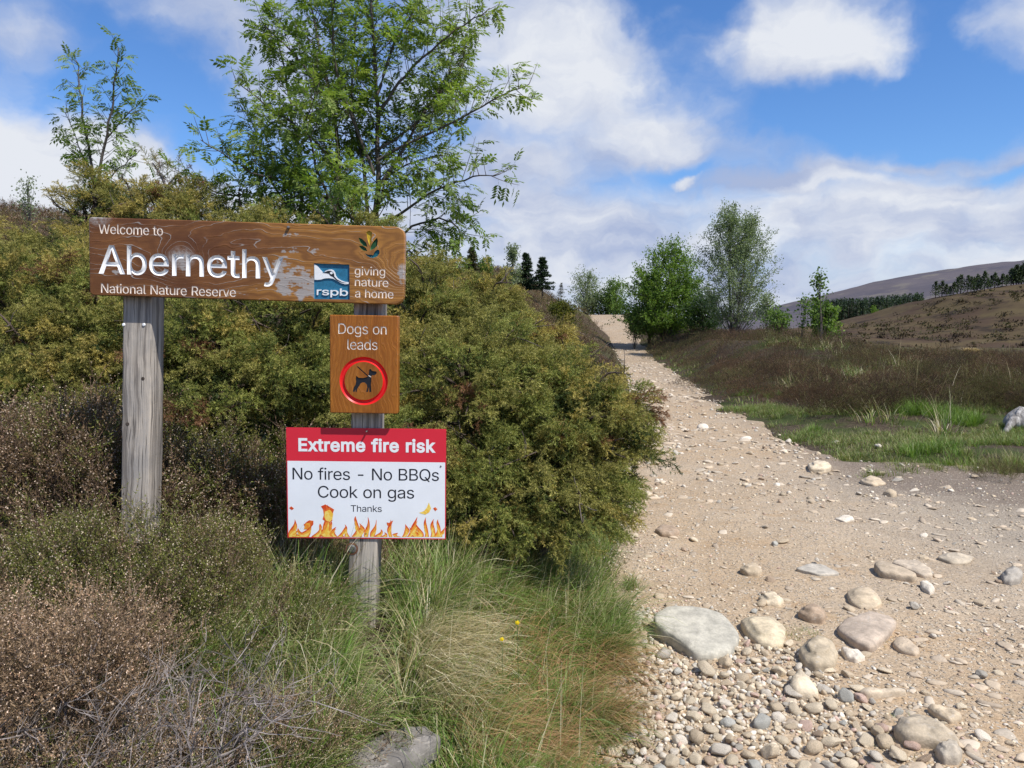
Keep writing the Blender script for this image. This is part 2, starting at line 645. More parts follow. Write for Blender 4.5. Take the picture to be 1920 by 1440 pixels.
def moor_mat(a, b, c, s1, s2):
    def f(t):
        co = t.new('ShaderNodeTexCoord').outputs['Object']
        n1 = t.noise(t.vm('MULTIPLY', co, (1.0, 1.0, 3.0)), s1, 6.0, 0.6)
        n2 = t.noise(co, s2, 6.0, 0.65)
        k = t.mix(t.ramp(n1, 0.36, 0.64), a, b)
        k = t.mix(t.ramp(n2, 0.5, 0.68), k, c)
        return principled(t, k, 1.0, 0.05)
    return f


ridge('mountain', [(900, 612), (1300, 600), (1390, 590), (1450, 579), (1500, 567), (1560, 553), (1600, 543), (1640, 531), (1700, 519), (1760, 508),
                   (1800, 500), (1860, 494), (1920, 489), (2050, 480), (2300, 470), (3000, 520)],
      3200, 1500, 900, -45, 16, 0.004,
      material("mountain_heath_hazed", moor_mat((0.080, 0.076, 0.094), (0.115, 0.102, 0.110), (0.150, 0.135, 0.122), 0.0030, 0.012)), -400, 4600)  # bluish tint in the heath colours stands in for distance haze
ridge('moor_hill', [(1300, 622), (1500, 618), (1600, 606), (1650, 593), (1690, 581), (1740, 562), (1800, 552), (1860, 543), (1920, 534), (2100, 512), (2500, 488)],
      300, 190, 140, -9, 1.6, 0.06,
      material("moor_heath", moor_mat((0.068, 0.046, 0.032), (0.100, 0.076, 0.040), (0.036, 0.028, 0.021), 0.060, 0.11)), 60, 420)

# ------------------------------------------------------------------ letter outlines (advance, closed loops; 1000 units)
GLYPHS = {"-":[453,[[114,244,114,188,337,188,337,244]]],"A":[480,[[16,0,85,0,135,142,344,142,395,0,463,0,276,509,201,509],[191,302,239,456,287,302,324,199,154,199]]],"B":[456,[[125,57,125,231,248,231,273,229,296,223,315,213,330,200,342,184,350,169,354,153,354,123,351,111,339,89,330,80,318,72,304,65,267,58],[60,509,60,0,247,0,291,3,311,6,328,11,344,18,372,34,383,44,400,67,407,79,415,107,418,136,417,152,412,179,408,192,396,214,381,231,354,251,334,259,315,262,315,267,343,278,368,295,387,320,391,329,398,361,397,389,392,416,381,442,364,464,342,483,329,491,314,497,280,506,241,509],[125,285,125,452,240,452,275,448,290,443,313,429,328,409,335,385,335,355,323,326,314,314,302,304,279,292,259,287,238,285]]],"C":[510,[[59,140,82,93,113,55,150,25,171,13,217,-2,242,-6,267,-7,298,-5,327,0,367,15,402,38,432,67,455,103,466,131,473,160,408,160,404,144,397,128,380,102,369,90,357,81,330,65,300,56,267,53,249,54,215,61,184,76,170,87,157,98,134,127,117,163,111,184,104,229,104,279,111,325,117,345,134,381,156,410,169,422,199,441,231,452,267,456,300,453,330,444,357,428,380,407,389,395,397,380,404,365,408,348,473,348,466,378,455,406,432,442,402,471,367,494,340,504,298,514,267,516,242,514,194,504,171,495,150,484,131,470,113,454,97,436,82,415,59,369,51,343,41,285,41,223,45,193]]],"D":[502,[[60,509,60,0,249,1,303,11,328,20,351,31,371,44,390,60,406,77,421,97,443,142,457,195,462,255,457,315,444,367,421,413,391,450,373,465,353,478,331,489,307,498,281,504,225,509],[261,61,215,57,125,57,125,452,244,451,265,448,303,437,335,418,348,406,370,377,379,361,386,342,392,323,396,302,399,255,396,209,392,187,379,149,360,117,333,91,301,72]]],"E":[419,[[125,57,125,229,355,229,355,286,125,286,125,452,372,452,372,509,60,509,60,0,375,0,375,57]]],"N":[523,[[120,430,202,290,387,0,463,0,463,509,399,509,399,142,403,78,349,174,136,509,60,509,60,0,125,0,125,291]]],"Q":[533,[[70,115,82,93,113,55,150,25,171,13,217,-2,241,-6,267,-7,293,-6,317,-2,357,11,401,-48,468,-48,403,39,421,55,437,73,464,115,482,166,488,193,492,223,492,285,482,343,474,369,464,393,437,436,421,454,384,484,363,495,340,504,317,510,267,516,217,510,194,504,171,495,150,484,113,454,97,436,82,415,59,369,51,343,41,285,41,223,45,193,59,140],[135,127,125,144,111,183,104,229,103,254,104,279,111,325,125,364,145,397,157,411,184,433,215,447,249,455,285,455,302,452,334,441,364,423,377,411,388,397,399,382,408,365,416,346,422,325,427,303,429,279,429,229,427,205,422,183,408,144,399,127,388,112,377,98,366,89,313,159,245,159,319,62,285,54,249,54,215,61,184,76,157,98]]],"R":[449,[[60,509,60,0,125,0,125,198,247,198,353,0,428,0,314,209,333,217,348,226,361,235,372,246,390,271,403,301,409,334,409,370,403,403,397,419,382,447,361,470,333,489,317,496,280,505,236,509],[248,452,275,448,298,440,315,428,329,413,334,405,341,386,345,364,345,340,341,319,334,300,325,287,313,276,298,267,276,259,234,255,125,255,125,452]]],"T":[449,[[32,509,32,452,193,452,193,0,257,0,257,452,417,452,417,509]]],"W":[686,[[163,196,82,509,16,509,155,0,230,0,322,337,343,435,351,391,364,336,455,0,530,0,670,509,603,509,523,196,493,63,462,196,380,509,306,509,224,196]]],"a":[389,[[55,35,73,18,94,5,119,-4,160,-9,195,-5,215,1,229,8,242,16,252,25,267,43,272,52,277,52,277,0,337,0,337,251,334,283,327,309,316,330,310,339,286,360,277,366,258,374,223,382,208,384,182,384,145,379,121,371,88,354,69,337,53,317,41,291,100,274,104,283,118,301,137,316,149,322,178,330,196,331,227,327,240,322,260,307,267,297,272,285,276,257,271,240,257,231,125,211,86,198,64,184,53,174,43,161,35,143,32,132,30,108,33,80,41,55],[102,72,96,82,93,93,93,118,97,130,103,139,112,147,134,159,147,163,251,180,267,184,276,190,276,138,274,122,270,108,263,93,254,80,242,68,228,59,207,50,170,45,142,48,130,52,109,64]]],"b":[424,[[53,0,112,0,112,59,118,59,123,50,147,21,172,4,192,-4,216,-8,248,-7,266,-4,298,7,327,27,351,52,370,84,383,122,387,143,390,189,389,212,383,255,377,274,370,293,351,325,327,350,313,361,282,376,265,381,229,384,203,383,171,373,158,364,137,346,118,319,114,319,114,509,53,509],[113,173,113,206,117,236,125,263,130,275,144,296,161,312,171,318,194,327,207,329,220,330,247,327,270,318,280,311,297,294,311,273,324,234,328,205,328,174,324,144,316,117,304,93,289,74,269,59,247,50,207,47,183,53,162,65,144,82,125,115,117,142]]],"c":[396,[[48,103,65,68,88,39,117,16,150,1,187,-7,229,-7,261,-1,280,6,306,21,331,43,341,56,352,73,363,102,304,117,297,98,285,80,271,66,253,55,232,49,207,46,193,47,167,53,145,66,127,83,108,117,98,158,96,187,98,217,108,258,120,282,127,292,136,302,155,317,179,327,207,330,220,329,231,328,252,321,270,311,278,304,295,281,303,262,362,277,355,296,340,322,330,335,305,356,276,371,250,380,218,384,187,383,150,376,133,369,102,349,88,337,65,308,48,273,42,253,35,211,34,187,38,143]]],"d":[424,[[42,122,47,103,55,84,63,68,74,52,85,39,111,16,126,7,142,1,159,-4,195,-8,209,-8,243,-1,266,12,277,21,295,41,307,59,313,59,313,0,372,0,372,509,311,509,311,319,306,319,287,346,267,364,244,377,222,383,177,383,159,381,143,376,112,361,85,338,74,325,55,293,47,274,37,234,34,189,35,165,37,143],[104,130,98,158,96,189,98,220,108,261,120,284,135,303,155,318,166,323,178,327,205,330,231,327,242,323,263,312,281,296,294,275,304,250,310,221,312,189,310,157,304,128,288,92,272,73,253,58,242,53,218,47,191,48,166,54,145,66,128,83,114,104]]],"e":[404,[[35,164,42,122,48,103,65,68,88,39,117,16,151,1,191,-7,227,-8,256,-4,283,4,306,16,335,39,343,48,356,68,365,91,306,105,294,82,276,65,254,53,241,49,212,46,173,52,151,61,141,68,132,76,117,95,110,106,101,132,96,169,371,169,371,214,369,233,362,267,357,282,337,321,319,341,289,364,254,378,218,384,185,383,148,375,131,368,100,349,87,336,64,307,55,290,42,252,35,210],[96,223,104,259,109,270,121,290,137,306,146,313,167,324,205,330,231,328,253,320,263,314,279,299,298,269,308,231,309,221,96,221]]],"f":[254,[[117,508,102,494,90,477,86,467,81,444,81,379,6,379,6,327,81,327,81,0,142,0,142,327,228,327,228,379,142,379,143,435,147,449,154,460,164,468,178,472,202,474,227,468,243,521,212,529,187,530,166,528,135,519]]],"g":[425,[[55,-78,74,-103,100,-124,111,-130,134,-140,160,-147,207,-151,259,-145,291,-136,305,-129,330,-112,341,-102,350,-90,358,-77,364,-62,369,-46,372,-28,372,379,313,379,313,319,308,319,288,346,279,356,267,365,244,377,222,383,210,384,160,381,143,376,112,361,98,350,74,325,64,310,47,275,37,236,34,191,35,168,42,126,55,90,74,60,99,36,128,19,160,8,209,5,243,12,266,23,287,41,306,68,311,68,311,-6,307,-40,293,-65,270,-83,241,-94,195,-97,163,-92,142,-82,131,-74,122,-66,101,-41,51,-69],[109,123,104,135,98,162,96,193,98,222,104,250,114,274,120,285,136,304,145,312,166,323,178,327,205,330,231,327,254,319,273,305,295,276,300,264,308,238,312,208,312,176,308,147,300,121,288,99,281,90,264,75,243,65,205,59,178,62,156,70,136,83,128,91,114,111]]],"h":[410,[[53,509,53,0,114,0,114,240,118,263,126,283,136,297,147,308,170,322,199,329,225,328,252,320,273,304,281,294,288,281,295,252,296,235,296,0,357,0,356,259,351,293,347,307,334,333,326,344,306,362,283,374,257,382,242,384,211,384,180,376,165,370,152,362,140,352,129,339,114,315,114,509]]],"i":[167,[[41,483,43,472,47,463,54,455,63,448,73,444,84,443,95,444,105,448,114,455,121,463,125,472,126,483,125,494,121,504,114,512,105,518,84,524,73,522,54,512,47,504],[53,379,53,0,114,0,114,379]]],"k":[381,[[114,212,114,509,53,509,53,0,114,0,114,140,154,178,294,0,372,0,201,217,360,379,284,379,121,212]]],"l":[189,[[74,20,83,12,108,1,154,-2,181,3,170,54,146,52,135,53,126,57,120,62,114,83,114,509,53,509,53,68,60,41]]],"m":[610,[[114,0,114,250,118,271,121,281,126,289,135,302,145,312,171,326,199,330,212,330,224,327,244,318,261,303,271,283,274,260,274,0,335,0,336,263,345,290,353,302,363,312,374,320,387,326,419,330,442,328,473,313,481,305,492,283,496,254,496,0,557,0,556,272,551,303,546,316,541,328,526,349,508,365,486,377,450,386,425,386,391,379,361,364,345,351,330,335,320,316,312,325,297,350,276,370,264,377,250,382,235,385,203,385,187,382,172,376,144,358,132,346,120,328,112,310,112,379,53,379,53,0]]],"n":[410,[[53,0,114,0,114,240,118,263,126,283,136,297,147,308,170,322,199,329,225,328,252,320,273,304,281,294,288,281,295,252,296,235,296,0,357,0,357,240,354,276,347,307,341,321,325,344,306,362,283,374,257,382,242,384,211,384,195,381,165,370,140,352,129,339,112,311,112,379,53,379]]],"o":[415,[[48,103,65,68,88,39,117,16,150,1,187,-7,228,-7,265,1,299,16,327,39,350,68,367,103,378,143,381,187,378,233,367,273,350,308,327,337,314,349,299,360,265,376,228,383,187,383,150,376,117,360,88,337,65,308,48,273,42,253,35,211,34,187,38,143],[108,117,98,158,96,187,98,217,108,258,120,282,136,302,155,317,167,323,179,327,207,330,236,327,248,323,260,317,280,302,302,271,315,231,319,202,319,173,317,158,315,144,307,117,302,105,288,83,280,74,260,59,248,53,236,50,207,46,179,50,167,53,155,59,136,74,127,83]]],"p":[424,[[53,379,53,-143,114,-143,114,59,118,59,130,41,147,21,173,4,192,-4,216,-8,248,-7,266,-4,282,1,298,7,313,16,340,39,351,52,370,84,377,103,383,122,389,165,390,189,387,234,383,255,370,293,351,325,327,350,313,361,282,376,265,381,229,384,203,383,181,377,171,373,147,355,137,346,118,319,112,319,112,379],[113,173,113,206,117,236,125,263,130,275,144,296,161,312,171,318,194,327,207,329,220,330,247,327,270,318,280,311,297,294,311,273,324,234,328,205,328,174,324,144,316,117,304,93,289,74,269,59,247,50,207,47,183,53,162,65,144,82,125,115,117,142]]],"r":[259,[[112,321,112,379,53,379,53,0,114,0,114,237,115,254,119,269,126,284,135,296,146,306,159,315,174,321,207,326,243,322,243,384,213,385,187,382,163,374,142,360,126,342,115,321]]],"s":[365,[[62,38,79,21,112,3,138,-4,167,-8,199,-8,216,-6,246,1,273,13,295,28,304,37,319,58,328,81,331,107,330,122,322,149,315,161,306,171,282,190,249,204,159,226,139,234,124,243,115,253,110,264,109,277,111,292,119,305,131,317,140,322,151,327,174,332,187,333,214,330,234,322,243,316,254,304,268,277,324,290,311,321,299,339,283,355,265,367,242,377,216,383,171,384,142,379,115,370,92,357,73,341,58,321,53,310,48,287,48,258,56,231,72,208,83,198,97,190,130,175,212,155,243,144,254,136,262,126,268,103,265,88,258,74,244,62,223,51,181,45,144,51,124,60,108,75,102,84,94,107,36,94,39,81,48,58,54,47]]],"t":[227,[[117,5,133,0,168,-4,200,-2,213,2,202,54,170,50,156,51,144,55,136,61,130,70,126,98,126,327,204,327,204,379,126,379,126,471,65,471,65,379,6,379,6,327,65,327,66,75,69,59,82,32,92,21]]],"u":[410,[[53,120,55,103,63,72,76,47,94,26,104,18,127,5,153,-3,182,-5,215,-2,230,3,244,9,269,27,281,39,291,54,298,69,298,0,357,0,357,379,296,379,296,140,288,106,274,83,263,71,249,62,231,54,200,50,171,54,158,59,147,66,137,75,129,86,122,98,117,112,114,144,114,379,53,379]]],"v":[389,[[179,114,84,379,17,379,163,0,226,0,371,379,305,379,219,141,195,58]]],"x":[379,[[21,0,91,0,162,106,183,145,205,126,287,0,358,0,224,192,352,379,282,379,219,284,191,232,155,295,100,379,29,379,155,194]]],"y":[389,[[57,-142,82,-145,109,-144,125,-141,139,-136,165,-119,177,-107,189,-90,204,-58,371,379,305,379,219,141,206,100,183,100,175,128,84,379,17,379,163,-1,145,-51,138,-64,122,-81,104,-89,94,-90,61,-86,47,-139]]]," ":[225,[]]}


def text_loops(s, cap, x0, x1, base, fat=0.0):
    """outlines of a line of text fitted between x0 and x1"""
    k = cap / 509.0
    loops, pen = [], 0.0
    for ch in s:
        adv, L = GLYPHS[ch]
        for l in L:
            P = np.array(l, float).reshape(-1, 2)
            P[:, 0] += pen
            loops.append(P)
        pen += adv - 24 + fat * 700
    allp = np.concatenate(loops)
    a, b = allp[:, 0].min(), allp[:, 0].max()
    kx = (x1 - x0) / (b - a)
    out = []
    for P in loops:
        Q = np.stack([x0 + (P[:, 0] - a) * kx, base + P[:, 1] * k], 1)
        out.append(offset(Q, fat * cap) if fat else Q)
    return out


def offset(P, d):
    """push a closed outline outward by d along its mitred normals (counter-clockwise outer, clockwise holes)"""
    e = np.roll(P, -1, 0) - P
    n = unit(np.stack([e[:, 1], -e[:, 0]], 1))
    m = unit(n + np.roll(n, 1, 0))
    c = np.maximum((m * n).sum(1), 0.45)
    return P + m * (d / c)[:, None]


def winding(pts, loops):
    w = np.zeros(len(pts), int)
    for L in loops:
        a, b = L, np.roll(L, -1, 0)
        for (ax, ay), (bx, by) in zip(a, b):
            if ay == by:
                continue
            up = (ay <= pts[:, 1]) != (by <= pts[:, 1])
            if up.any():
                x = ax + (pts[:, 1] - ay) / (by - ay) * (bx - ax)
                w += np.where(up & (x > pts[:, 0]), 1 if by > ay else -1, 0)
    return w


def fill(loops, holes=()):
    """triangles of the area inside loops (nonzero winding) and outside holes"""
    vs, es = [], []
    for L in list(loops) + list(holes):
        b = len(vs)
        vs += [Vector((float(p[0]), float(p[1]))) for p in L]
        es += [(b + i, b + (i + 1) % len(L)) for i in range(len(L))]
    V, _, Fc, _, _, _ = delaunay_2d_cdt(vs, es, [], 0, 1e-7)
    V = np.array([[v.x, v.y] for v in V])
    Fc = np.array([f for f in Fc if len(f) == 3])
    c = V[Fc].mean(1)
    ok = winding(c, loops) != 0
    if len(holes):
        ok &= winding(c, holes) == 0
    return V, Fc[ok]


def words(loops, cap):
    """a line of text parted at its spaces"""
    out, hi = [], None
    for L in sorted(loops, key=lambda l: l[:, 0].min()):
        if hi is None or L[:, 0].min() - hi > 0.27 * cap:
            out.append([])
            hi = L[:, 0].max()
        out[-1].append(L)
        hi = max(hi, L[:, 0].max())
    return out


def to3(V, y):
    return np.stack([V[:, 0], np.full(len(V), y), V[:, 1]], 1)


class Solid:
    """plain triangle collector, several materials"""
    def __init__(self):
        self.v, self.t, self.mi, self.n = [], [], [], 0

    def add(self, V, T, mi=0):
        self.v.append(np.asarray(V, float)); self.t.append(np.asarray(T, int) + self.n)
        self.mi.append(np.full(len(T), mi)); self.n += len(V)

    def strip(self, A, B, mi=0, closed=True):
        """wall between two equal rings"""
        n = len(A)
        i = np.arange(n if closed else n - 1)
        j = (i + 1) % n
        self.add(np.concatenate([A, B]), np.concatenate([np.stack([i, j, n + j], 1), np.stack([i, n + j, n + i], 1)]), mi)

    def flat(self, loops, y, mi=0, holes=()):
        V, T = fill(loops, holes)
        self.add(to3(V, y), T, mi)

    def carve(self, loops, depth, inset, mi=0, y=0.0):
        """sunk letters: sloping walls down to a narrow floor"""
        ins = [offset(L, -inset) for L in loops]
        for L, I in zip(loops, ins):
            self.strip(to3(L, y), to3(I, y + depth), mi)
        V, T = fill(ins)
        self.add(to3(V, y + depth), T, mi)

    def build(self, name, mats, parent=None, smooth=False):
        me = mesh_tri(name, np.concatenate(self.v), np.concatenate(self.t), None, None, smooth)
        for m in (mats if isinstance(mats, (list, tuple)) else [mats]):
            me.materials.append(m)
        me.polygons.foreach_set('material_index', np.concatenate(self.mi).astype(np.int32))
        return link(name, me, parent)


def rounded(w, h, r, n=6, cx=0.0, cz=0.0):
    pts = []
    rs = r if isinstance(r, (list, tuple)) else [r] * 4          # br, tr, tl, bl
    for (sx, sz), a0, rr in zip(((1, -1), (1, 1), (-1, 1), (-1, -1)), (-90, 0, 90, 180), rs):
        for i in range(n + 1):
            a = math.radians(a0 + 90 * i / n)
            pts.append((cx + sx * (w / 2 - rr) + rr * math.cos(a), cz + sz * (h / 2 - rr) + rr * math.sin(a)))
    return np.array(pts)


def board(name, outline, thick, holes, mat, parent, edge=0.003):
    s = Solid()
    inner = offset(outline, -edge)
    V, T = fill([inner], holes)
    s.add(to3(V, 0.0), T)
    s.strip(to3(outline, edge), to3(inner, 0.0))
    s.strip(to3(outline, thick), to3(outline, edge))
    V, T = fill([outline])
    s.add(to3(V, thick), T[:, ::-1])
    return s.build(name, mat, parent)


def board_mat(dark, mid, light, worn, knots, patches, lines=1.0, gloss=0.38, grain=33.0, upright=False):
    """varnished plank: growth lines that bend round the knots, worn grey where the varnish has gone"""
    def f(t):
        co = t.new('ShaderNodeTexCoord').outputs['Object']
        x, y, z = t.sep(co)
        if upright:
            x, z = z, x
        warp = t.noise(t.comb(t.m('MULTIPLY', x, 1.6), y, t.m('MULTIPLY', z, 4.5)), 2.2, 3.0, 0.5)
        v = t.m('MULTIPLY_ADD', warp, 0.17, z)
        kn = None
        for kx, kz, rx, rz, amp, core in knots:
            mp = t.new('ShaderNodeMapping', vector_type='TEXTURE')
            t.put(mp.inputs[0], t.comb(x, 0.0, z))
            mp.inputs['Location'].default_value = (kx, 0, kz)
            mp.inputs['Scale'].default_value = (rx, 1, rz)
            r2 = t.vm('LENGTH', mp.outputs[0])
            g = t.m('EXPONENT', t.m('MULTIPLY', t.m('MULTIPLY', r2, r2), -1.0))
            v = t.m('MULTIPLY_ADD', g, amp, v)
            c = t.ramp(r2, core * 1.5, core * 0.5)
            kn = c if kn is None else t.m('MAXIMUM', kn, c)
        ringf = t.m('FRACT', t.m('MULTIPLY', v, grain))
        tri = t.m('ABSOLUTE', t.m('SUBTRACT', ringf, 0.5))
        fine = t.noise(t.comb(t.m('MULTIPLY', x, 9.0), y, t.m('MULTIPLY', z, 190.0)), 1.0, 4.0, 0.6)
        blot = t.noise(t.comb(t.m('MULTIPLY', x, 1.0), y, t.m('MULTIPLY', z, 2.0)), 5.5, 5.0, 0.6)
        band = t.noise(t.comb(t.m('MULTIPLY', x, 0.25), y, t.m('MULTIPLY', v, 12.0)), 1.0, 2.0)
        c = t.mix(t.ramp(blot, 0.36, 0.66), dark, mid)
        tone = t.m('ADD', t.m('MULTIPLY', t.ramp(x, -0.30, 0.25), 0.55), t.m('MULTIPLY', t.m('SUBTRACT', band, 0.5), 1.4)) if not upright else t.m('MULTIPLY', band, 0.9)
        c = t.mix(t.m('MULTIPLY', t.ramp(tone, 0.1, 0.8), 0.85), c, light)
        c = t.mix(t.m('MULTIPLY', t.ramp(tri, 0.30, 0.05), 0.45), c, dark)
        c = t.mix(0.5, c, t.mix(1.0, c, t.mix(fine, (0.55, 0.55, 0.55), (1.45, 1.45, 1.45)), 'MULTIPLY'))
        wear = t.m('MULTIPLY', t.ramp(tri, 0.458, 0.496), t.ramp(t.noise(co, 9.0, 4.0, 0.6), 0.42, 0.60))
        wear = t.m('MULTIPLY', wear, lines)
        pt = None
        for px_, pz_, rx, rz, a in patches:
            mp = t.new('ShaderNodeMapping', vector_type='TEXTURE')
            t.put(mp.inputs[0], t.comb(x, 0.0, z))
            mp.inputs['Location'].default_value = (px_, 0, pz_)
            mp.inputs['Scale'].default_value = (rx, 1, rz)
            g = t.m('MULTIPLY', t.ramp(t.vm('LENGTH', mp.outputs[0]), 1.0, 0.25), a)
            pt = g if pt is None else t.m('MAXIMUM', pt, g)
        if pt is not None:
            streak = t.noise(t.comb(t.m('MULTIPLY', x, 16.0), y, t.m('MULTIPLY', z, 70.0)), 1.0, 5.0, 0.65)
            big = t.noise(co, 26.0, 5.0, 0.6)
            bare = t.ramp(t.m('ADD', pt, t.m('ADD', t.m('MULTIPLY', t.m('SUBTRACT', streak, 0.5), 1.1), t.m('MULTIPLY', t.m('SUBTRACT', big, 0.5), 1.5))), 0.50, 0.66)
            wear = t.m('MAXIMUM', wear, t.m('MULTIPLY', bare, 0.95))
        if kn is not None:
            wear = t.m('MAXIMUM', wear, t.m('MULTIPLY', kn, t.ramp(t.noise(co, 40.0, 4.0, 0.7), 0.30, 0.62)))
        c = t.mix(wear, c, t.mix(t.ramp(fine, 0.3, 0.7), tuple(q * 0.72 for q in worn), worn))
        rough = t.m('MULTIPLY_ADD', wear, 0.45, gloss)
        hgt = t.m('ADD', t.m('MULTIPLY', fine, 0.5), t.m('MULTIPLY', t.ramp(tri, 0.40, 0.5), 0.5))
        return principled(t, c, rough, 0.35, bump(t, hgt, 0.0015, 0.7))
    return f


def post_mat(t):
    co = t.new('ShaderNodeTexCoord').outputs['Object']
    x, y, z = t.sep(co)
    wob = t.noise(t.comb(x, y, t.m('MULTIPLY', z, 0.6)), 5.0, 3.0)
    u = t.m('ADD', t.m('ADD', x, t.m('MULTIPLY', y, 0.9)), t.m('MULTIPLY', wob, 0.05))
    fine = t.noise(t.comb(t.m('MULTIPLY', u, 150.0), 0.0, t.m('MULTIPLY', z, 3.5)), 1.0, 4.0, 0.6)
    mid = t.noise(t.comb(t.m('MULTIPLY', u, 45.0), 0.0, t.m('MULTIPLY', z, 1.2)), 1.0, 4.0, 0.6)
    blot = t.noise(t.comb(t.m('MULTIPLY', x, 2.0), y, z), 5.0, 5.0, 0.6)
    c = t.mix(t.ramp(blot, 0.35, 0.65), (0.36, 0.33, 0.295), (0.52, 0.455, 0.375))
    c = t.mix(t.m('MULTIPLY', t.ramp(mid, 0.54, 0.40), 0.75), c, (0.145, 0.125, 0.108))
    c = t.mix(t.m('MULTIPLY', t.ramp(fine, 0.46, 0.35), 0.92), c, (0.075, 0.066, 0.058))
    c = t.mix(t.m('MULTIPLY', t.ramp(fine, 0.58, 0.70), 0.5), c, (0.42, 0.40, 0.37))
    hgt = t.m('ADD', t.m('MULTIPLY', fine, 0.8), t.m('MULTIPLY', mid, 0.6))
    return principled(t, c, 0.88, 0.15, bump(t, hgt, 0.004, 0.8))


M_POST = material("weathered_post", post_mat)
M_WHITE = plain("carved_white", (0.80, 0.80, 0.79), 0.55, 0.3, var=0.05, scale=120)
M_CREAM = plain("carved_cream", (0.74, 0.64, 0.55), 0.6, 0.3, var=0.14, scale=150)
M_SILVER = plain("carved_grey", (0.66, 0.60, 0.54), 0.5, 0.4, var=0.3, scale=150)
M_BLUE = plain("logo_blue", (0.022, 0.150, 0.260), 0.45, 0.4, var=0.2, scale=90)
M_LOGOW = plain("logo_white", (0.80, 0.82, 0.83), 0.5, 0.3, var=0.03)
M_BLACK = plain("black_paint", (0.012, 0.013, 0.018), 0.45, 0.4)
M_RED = plain("red_paint", (0.68, 0.012, 0.014), 0.35, 0.45, var=0.1)
M_HEADER = plain("red_print", (0.66, 0.026, 0.048), 0.32, 0.45, var=0.03, scale=8)
M_PANEL = plain("white_panel", (0.80, 0.83, 0.86), 0.30, 0.5, var=0.035, scale=9)
M_INK = plain("black_print", (0.014, 0.016, 0.026), 0.35, 0.4)
M_METAL = plain("dull_steel", (0.22, 0.21, 0.20), 0.5, 0.5, 0.7, 0.3, 300)
M_RUST = plain("rusty_steel", (0.16, 0.075, 0.045), 0.8, 0.3, 0.2, 0.4, 300)
M_GREEN = plain("leaf_green_paint", (0.020, 0.085, 0.030), 0.5, 0.3, var=0.3)
M_YELL = plain("bud_yellow_paint", (0.46, 0.32, 0.025), 0.45, 0.3, var=0.3)
M_TEAL = plain("teal_paint", (0.012, 0.115, 0.150), 0.5, 0.3, var=0.3)

M_KNOT = plain('dark_knot', (0.075, 0.06, 0.05), 0.85, 0.1, var=0.4, scale=200)
K = 2.855 / F_PX          # metres per photo pixel in the plane of the welcome board


def bolt(name, parent, loc, r, h, mat, n=16, dome=0.5):
    s = Solid()
    a = np.arange(n) * 2 * math.pi / n
    ring = lambda rr, y: np.stack([loc[0] + rr * np.cos(a), np.full(n, loc[1] + y), loc[2] + rr * np.sin(a)], 1)
    s.strip(ring(r, 0.002), ring(r, -h * 0.5))
    s.strip(ring(r, -h * 0.5), ring(r * 0.7, -h * 0.9))
    top = ring(r * 0.7, -h * 0.9)
    V = np.vstack([top, [[loc[0], loc[1] - h, loc[2]]]])
    i = np.arange(n)
    s.add(V, np.stack([i, (i + 1) % n, np.full(n, n)], 1))
    return s.build(name, mat, parent, True)


# ---- two posts
def make_post(px_top, px_bot, py_bot, label, w, seed):
    Y = 2.90
    top = at(*px_top, Y)
    bot = at(px_bot, py_bot, Y)
    lean = math.atan2(top[0] - bot[0], top[2] - bot[2])
    root = empty('wooden_post', (bot[0], Y, bot[2] - 0.12), (0, lean, 0))
    tag(root, label, 'post', 'weathered posts carrying the signs')
    L = (top[2] - bot[2]) / math.cos(lean) + 0.12
    s = Solid()
    prof = rounded(w, w, 0.006, 3)
    r = np.random.default_rng(seed)
    rings = []
    for z in np.linspace(0, L, 26):
        k = 1 + 0.012 * r.uniform(-1, 1)
        rings.append(np.stack([prof[:, 0] * k + 0.001 * r.uniform(-1, 1), prof[:, 1] * k + w / 2, np.full(len(prof), z)], 1))
    for A, B in zip(rings[:-1], rings[1:]):
        s.strip(A, B)
    V, T = fill([rings[-1][:, :2]])
    s.add(np.stack([V[:, 0], V[:, 1], np.full(len(V), L)], 1), T)
    s.build('timber', M_POST, root)
    return root, lean, bot, L


def on_post(root, lean, px, py, Y=2.90):
    p = at(px, py, Y)
    d = p - np.array(root.location)
    c, s_ = math.cos(lean), math.sin(lean)
    return np.array([d[0] * c - d[2] * s_, 0.0, d[0] * s_ + d[2] * c])


PW = 0.109
lp, lleany, _, _ = make_post((256, 415), 250, 960, "grey weathered post under the plain end of the long welcome board, rising out of heather", PW, 3)
rp, rleany, _, _ = make_post((691, 430), 675, 1175, "grey weathered post that carries all three signs, its foot in long grass", PW, 5)
for px, py in ((232, 609), (270, 609)):
    q = on_post(lp, lleany, px, py)
    bolt('nail_cap', lp, q, 0.006, 0.004, M_PANEL)
for px, py in ((239, 795), (268, 710)):
    q = on_post(lp, lleany, px, py)
    bolt('knot', lp, q, 0.007, 0.0012, M_KNOT, 10)
q = on_post(rp, rleany, 660, 1029)
bolt('coach_bolt', rp, q, 0.017, 0.006, M_METAL, 20)
bolt('washer', rp, q + np.array([0, 0.0, 0]), 0.024, 0.003, M_RUST, 20)

# ---- long welcome board
c0 = at(462.5, 489.5, 2.855)
TILT = math.radians(1.75)
ct, st = math.cos(TILT), math.sin(TILT)


def wl(px, py):
    dx, dz = (px - 462.5) * K, (489.5 - py) * K
    return (dx * ct - dz * st, dx * st + dz * ct)


def wpoly(pts):
    P = np.array([wl(*p) for p in pts])
    a = P[:, 0] @ np.roll(P[:, 1], -1) - P[:, 1] @ np.roll(P[:, 0], -1)
    return P if a > 0 else P[::-1]


def zoom2(pts):
    return [(500 + x / 4.8, 380 + y / 4.8) for x, y in pts]


sign = empty('welcome_sign', c0, (0, TILT, 0))
tag(sign, "long brown varnished welcome board with carved white lettering, spanning two posts", 'sign')


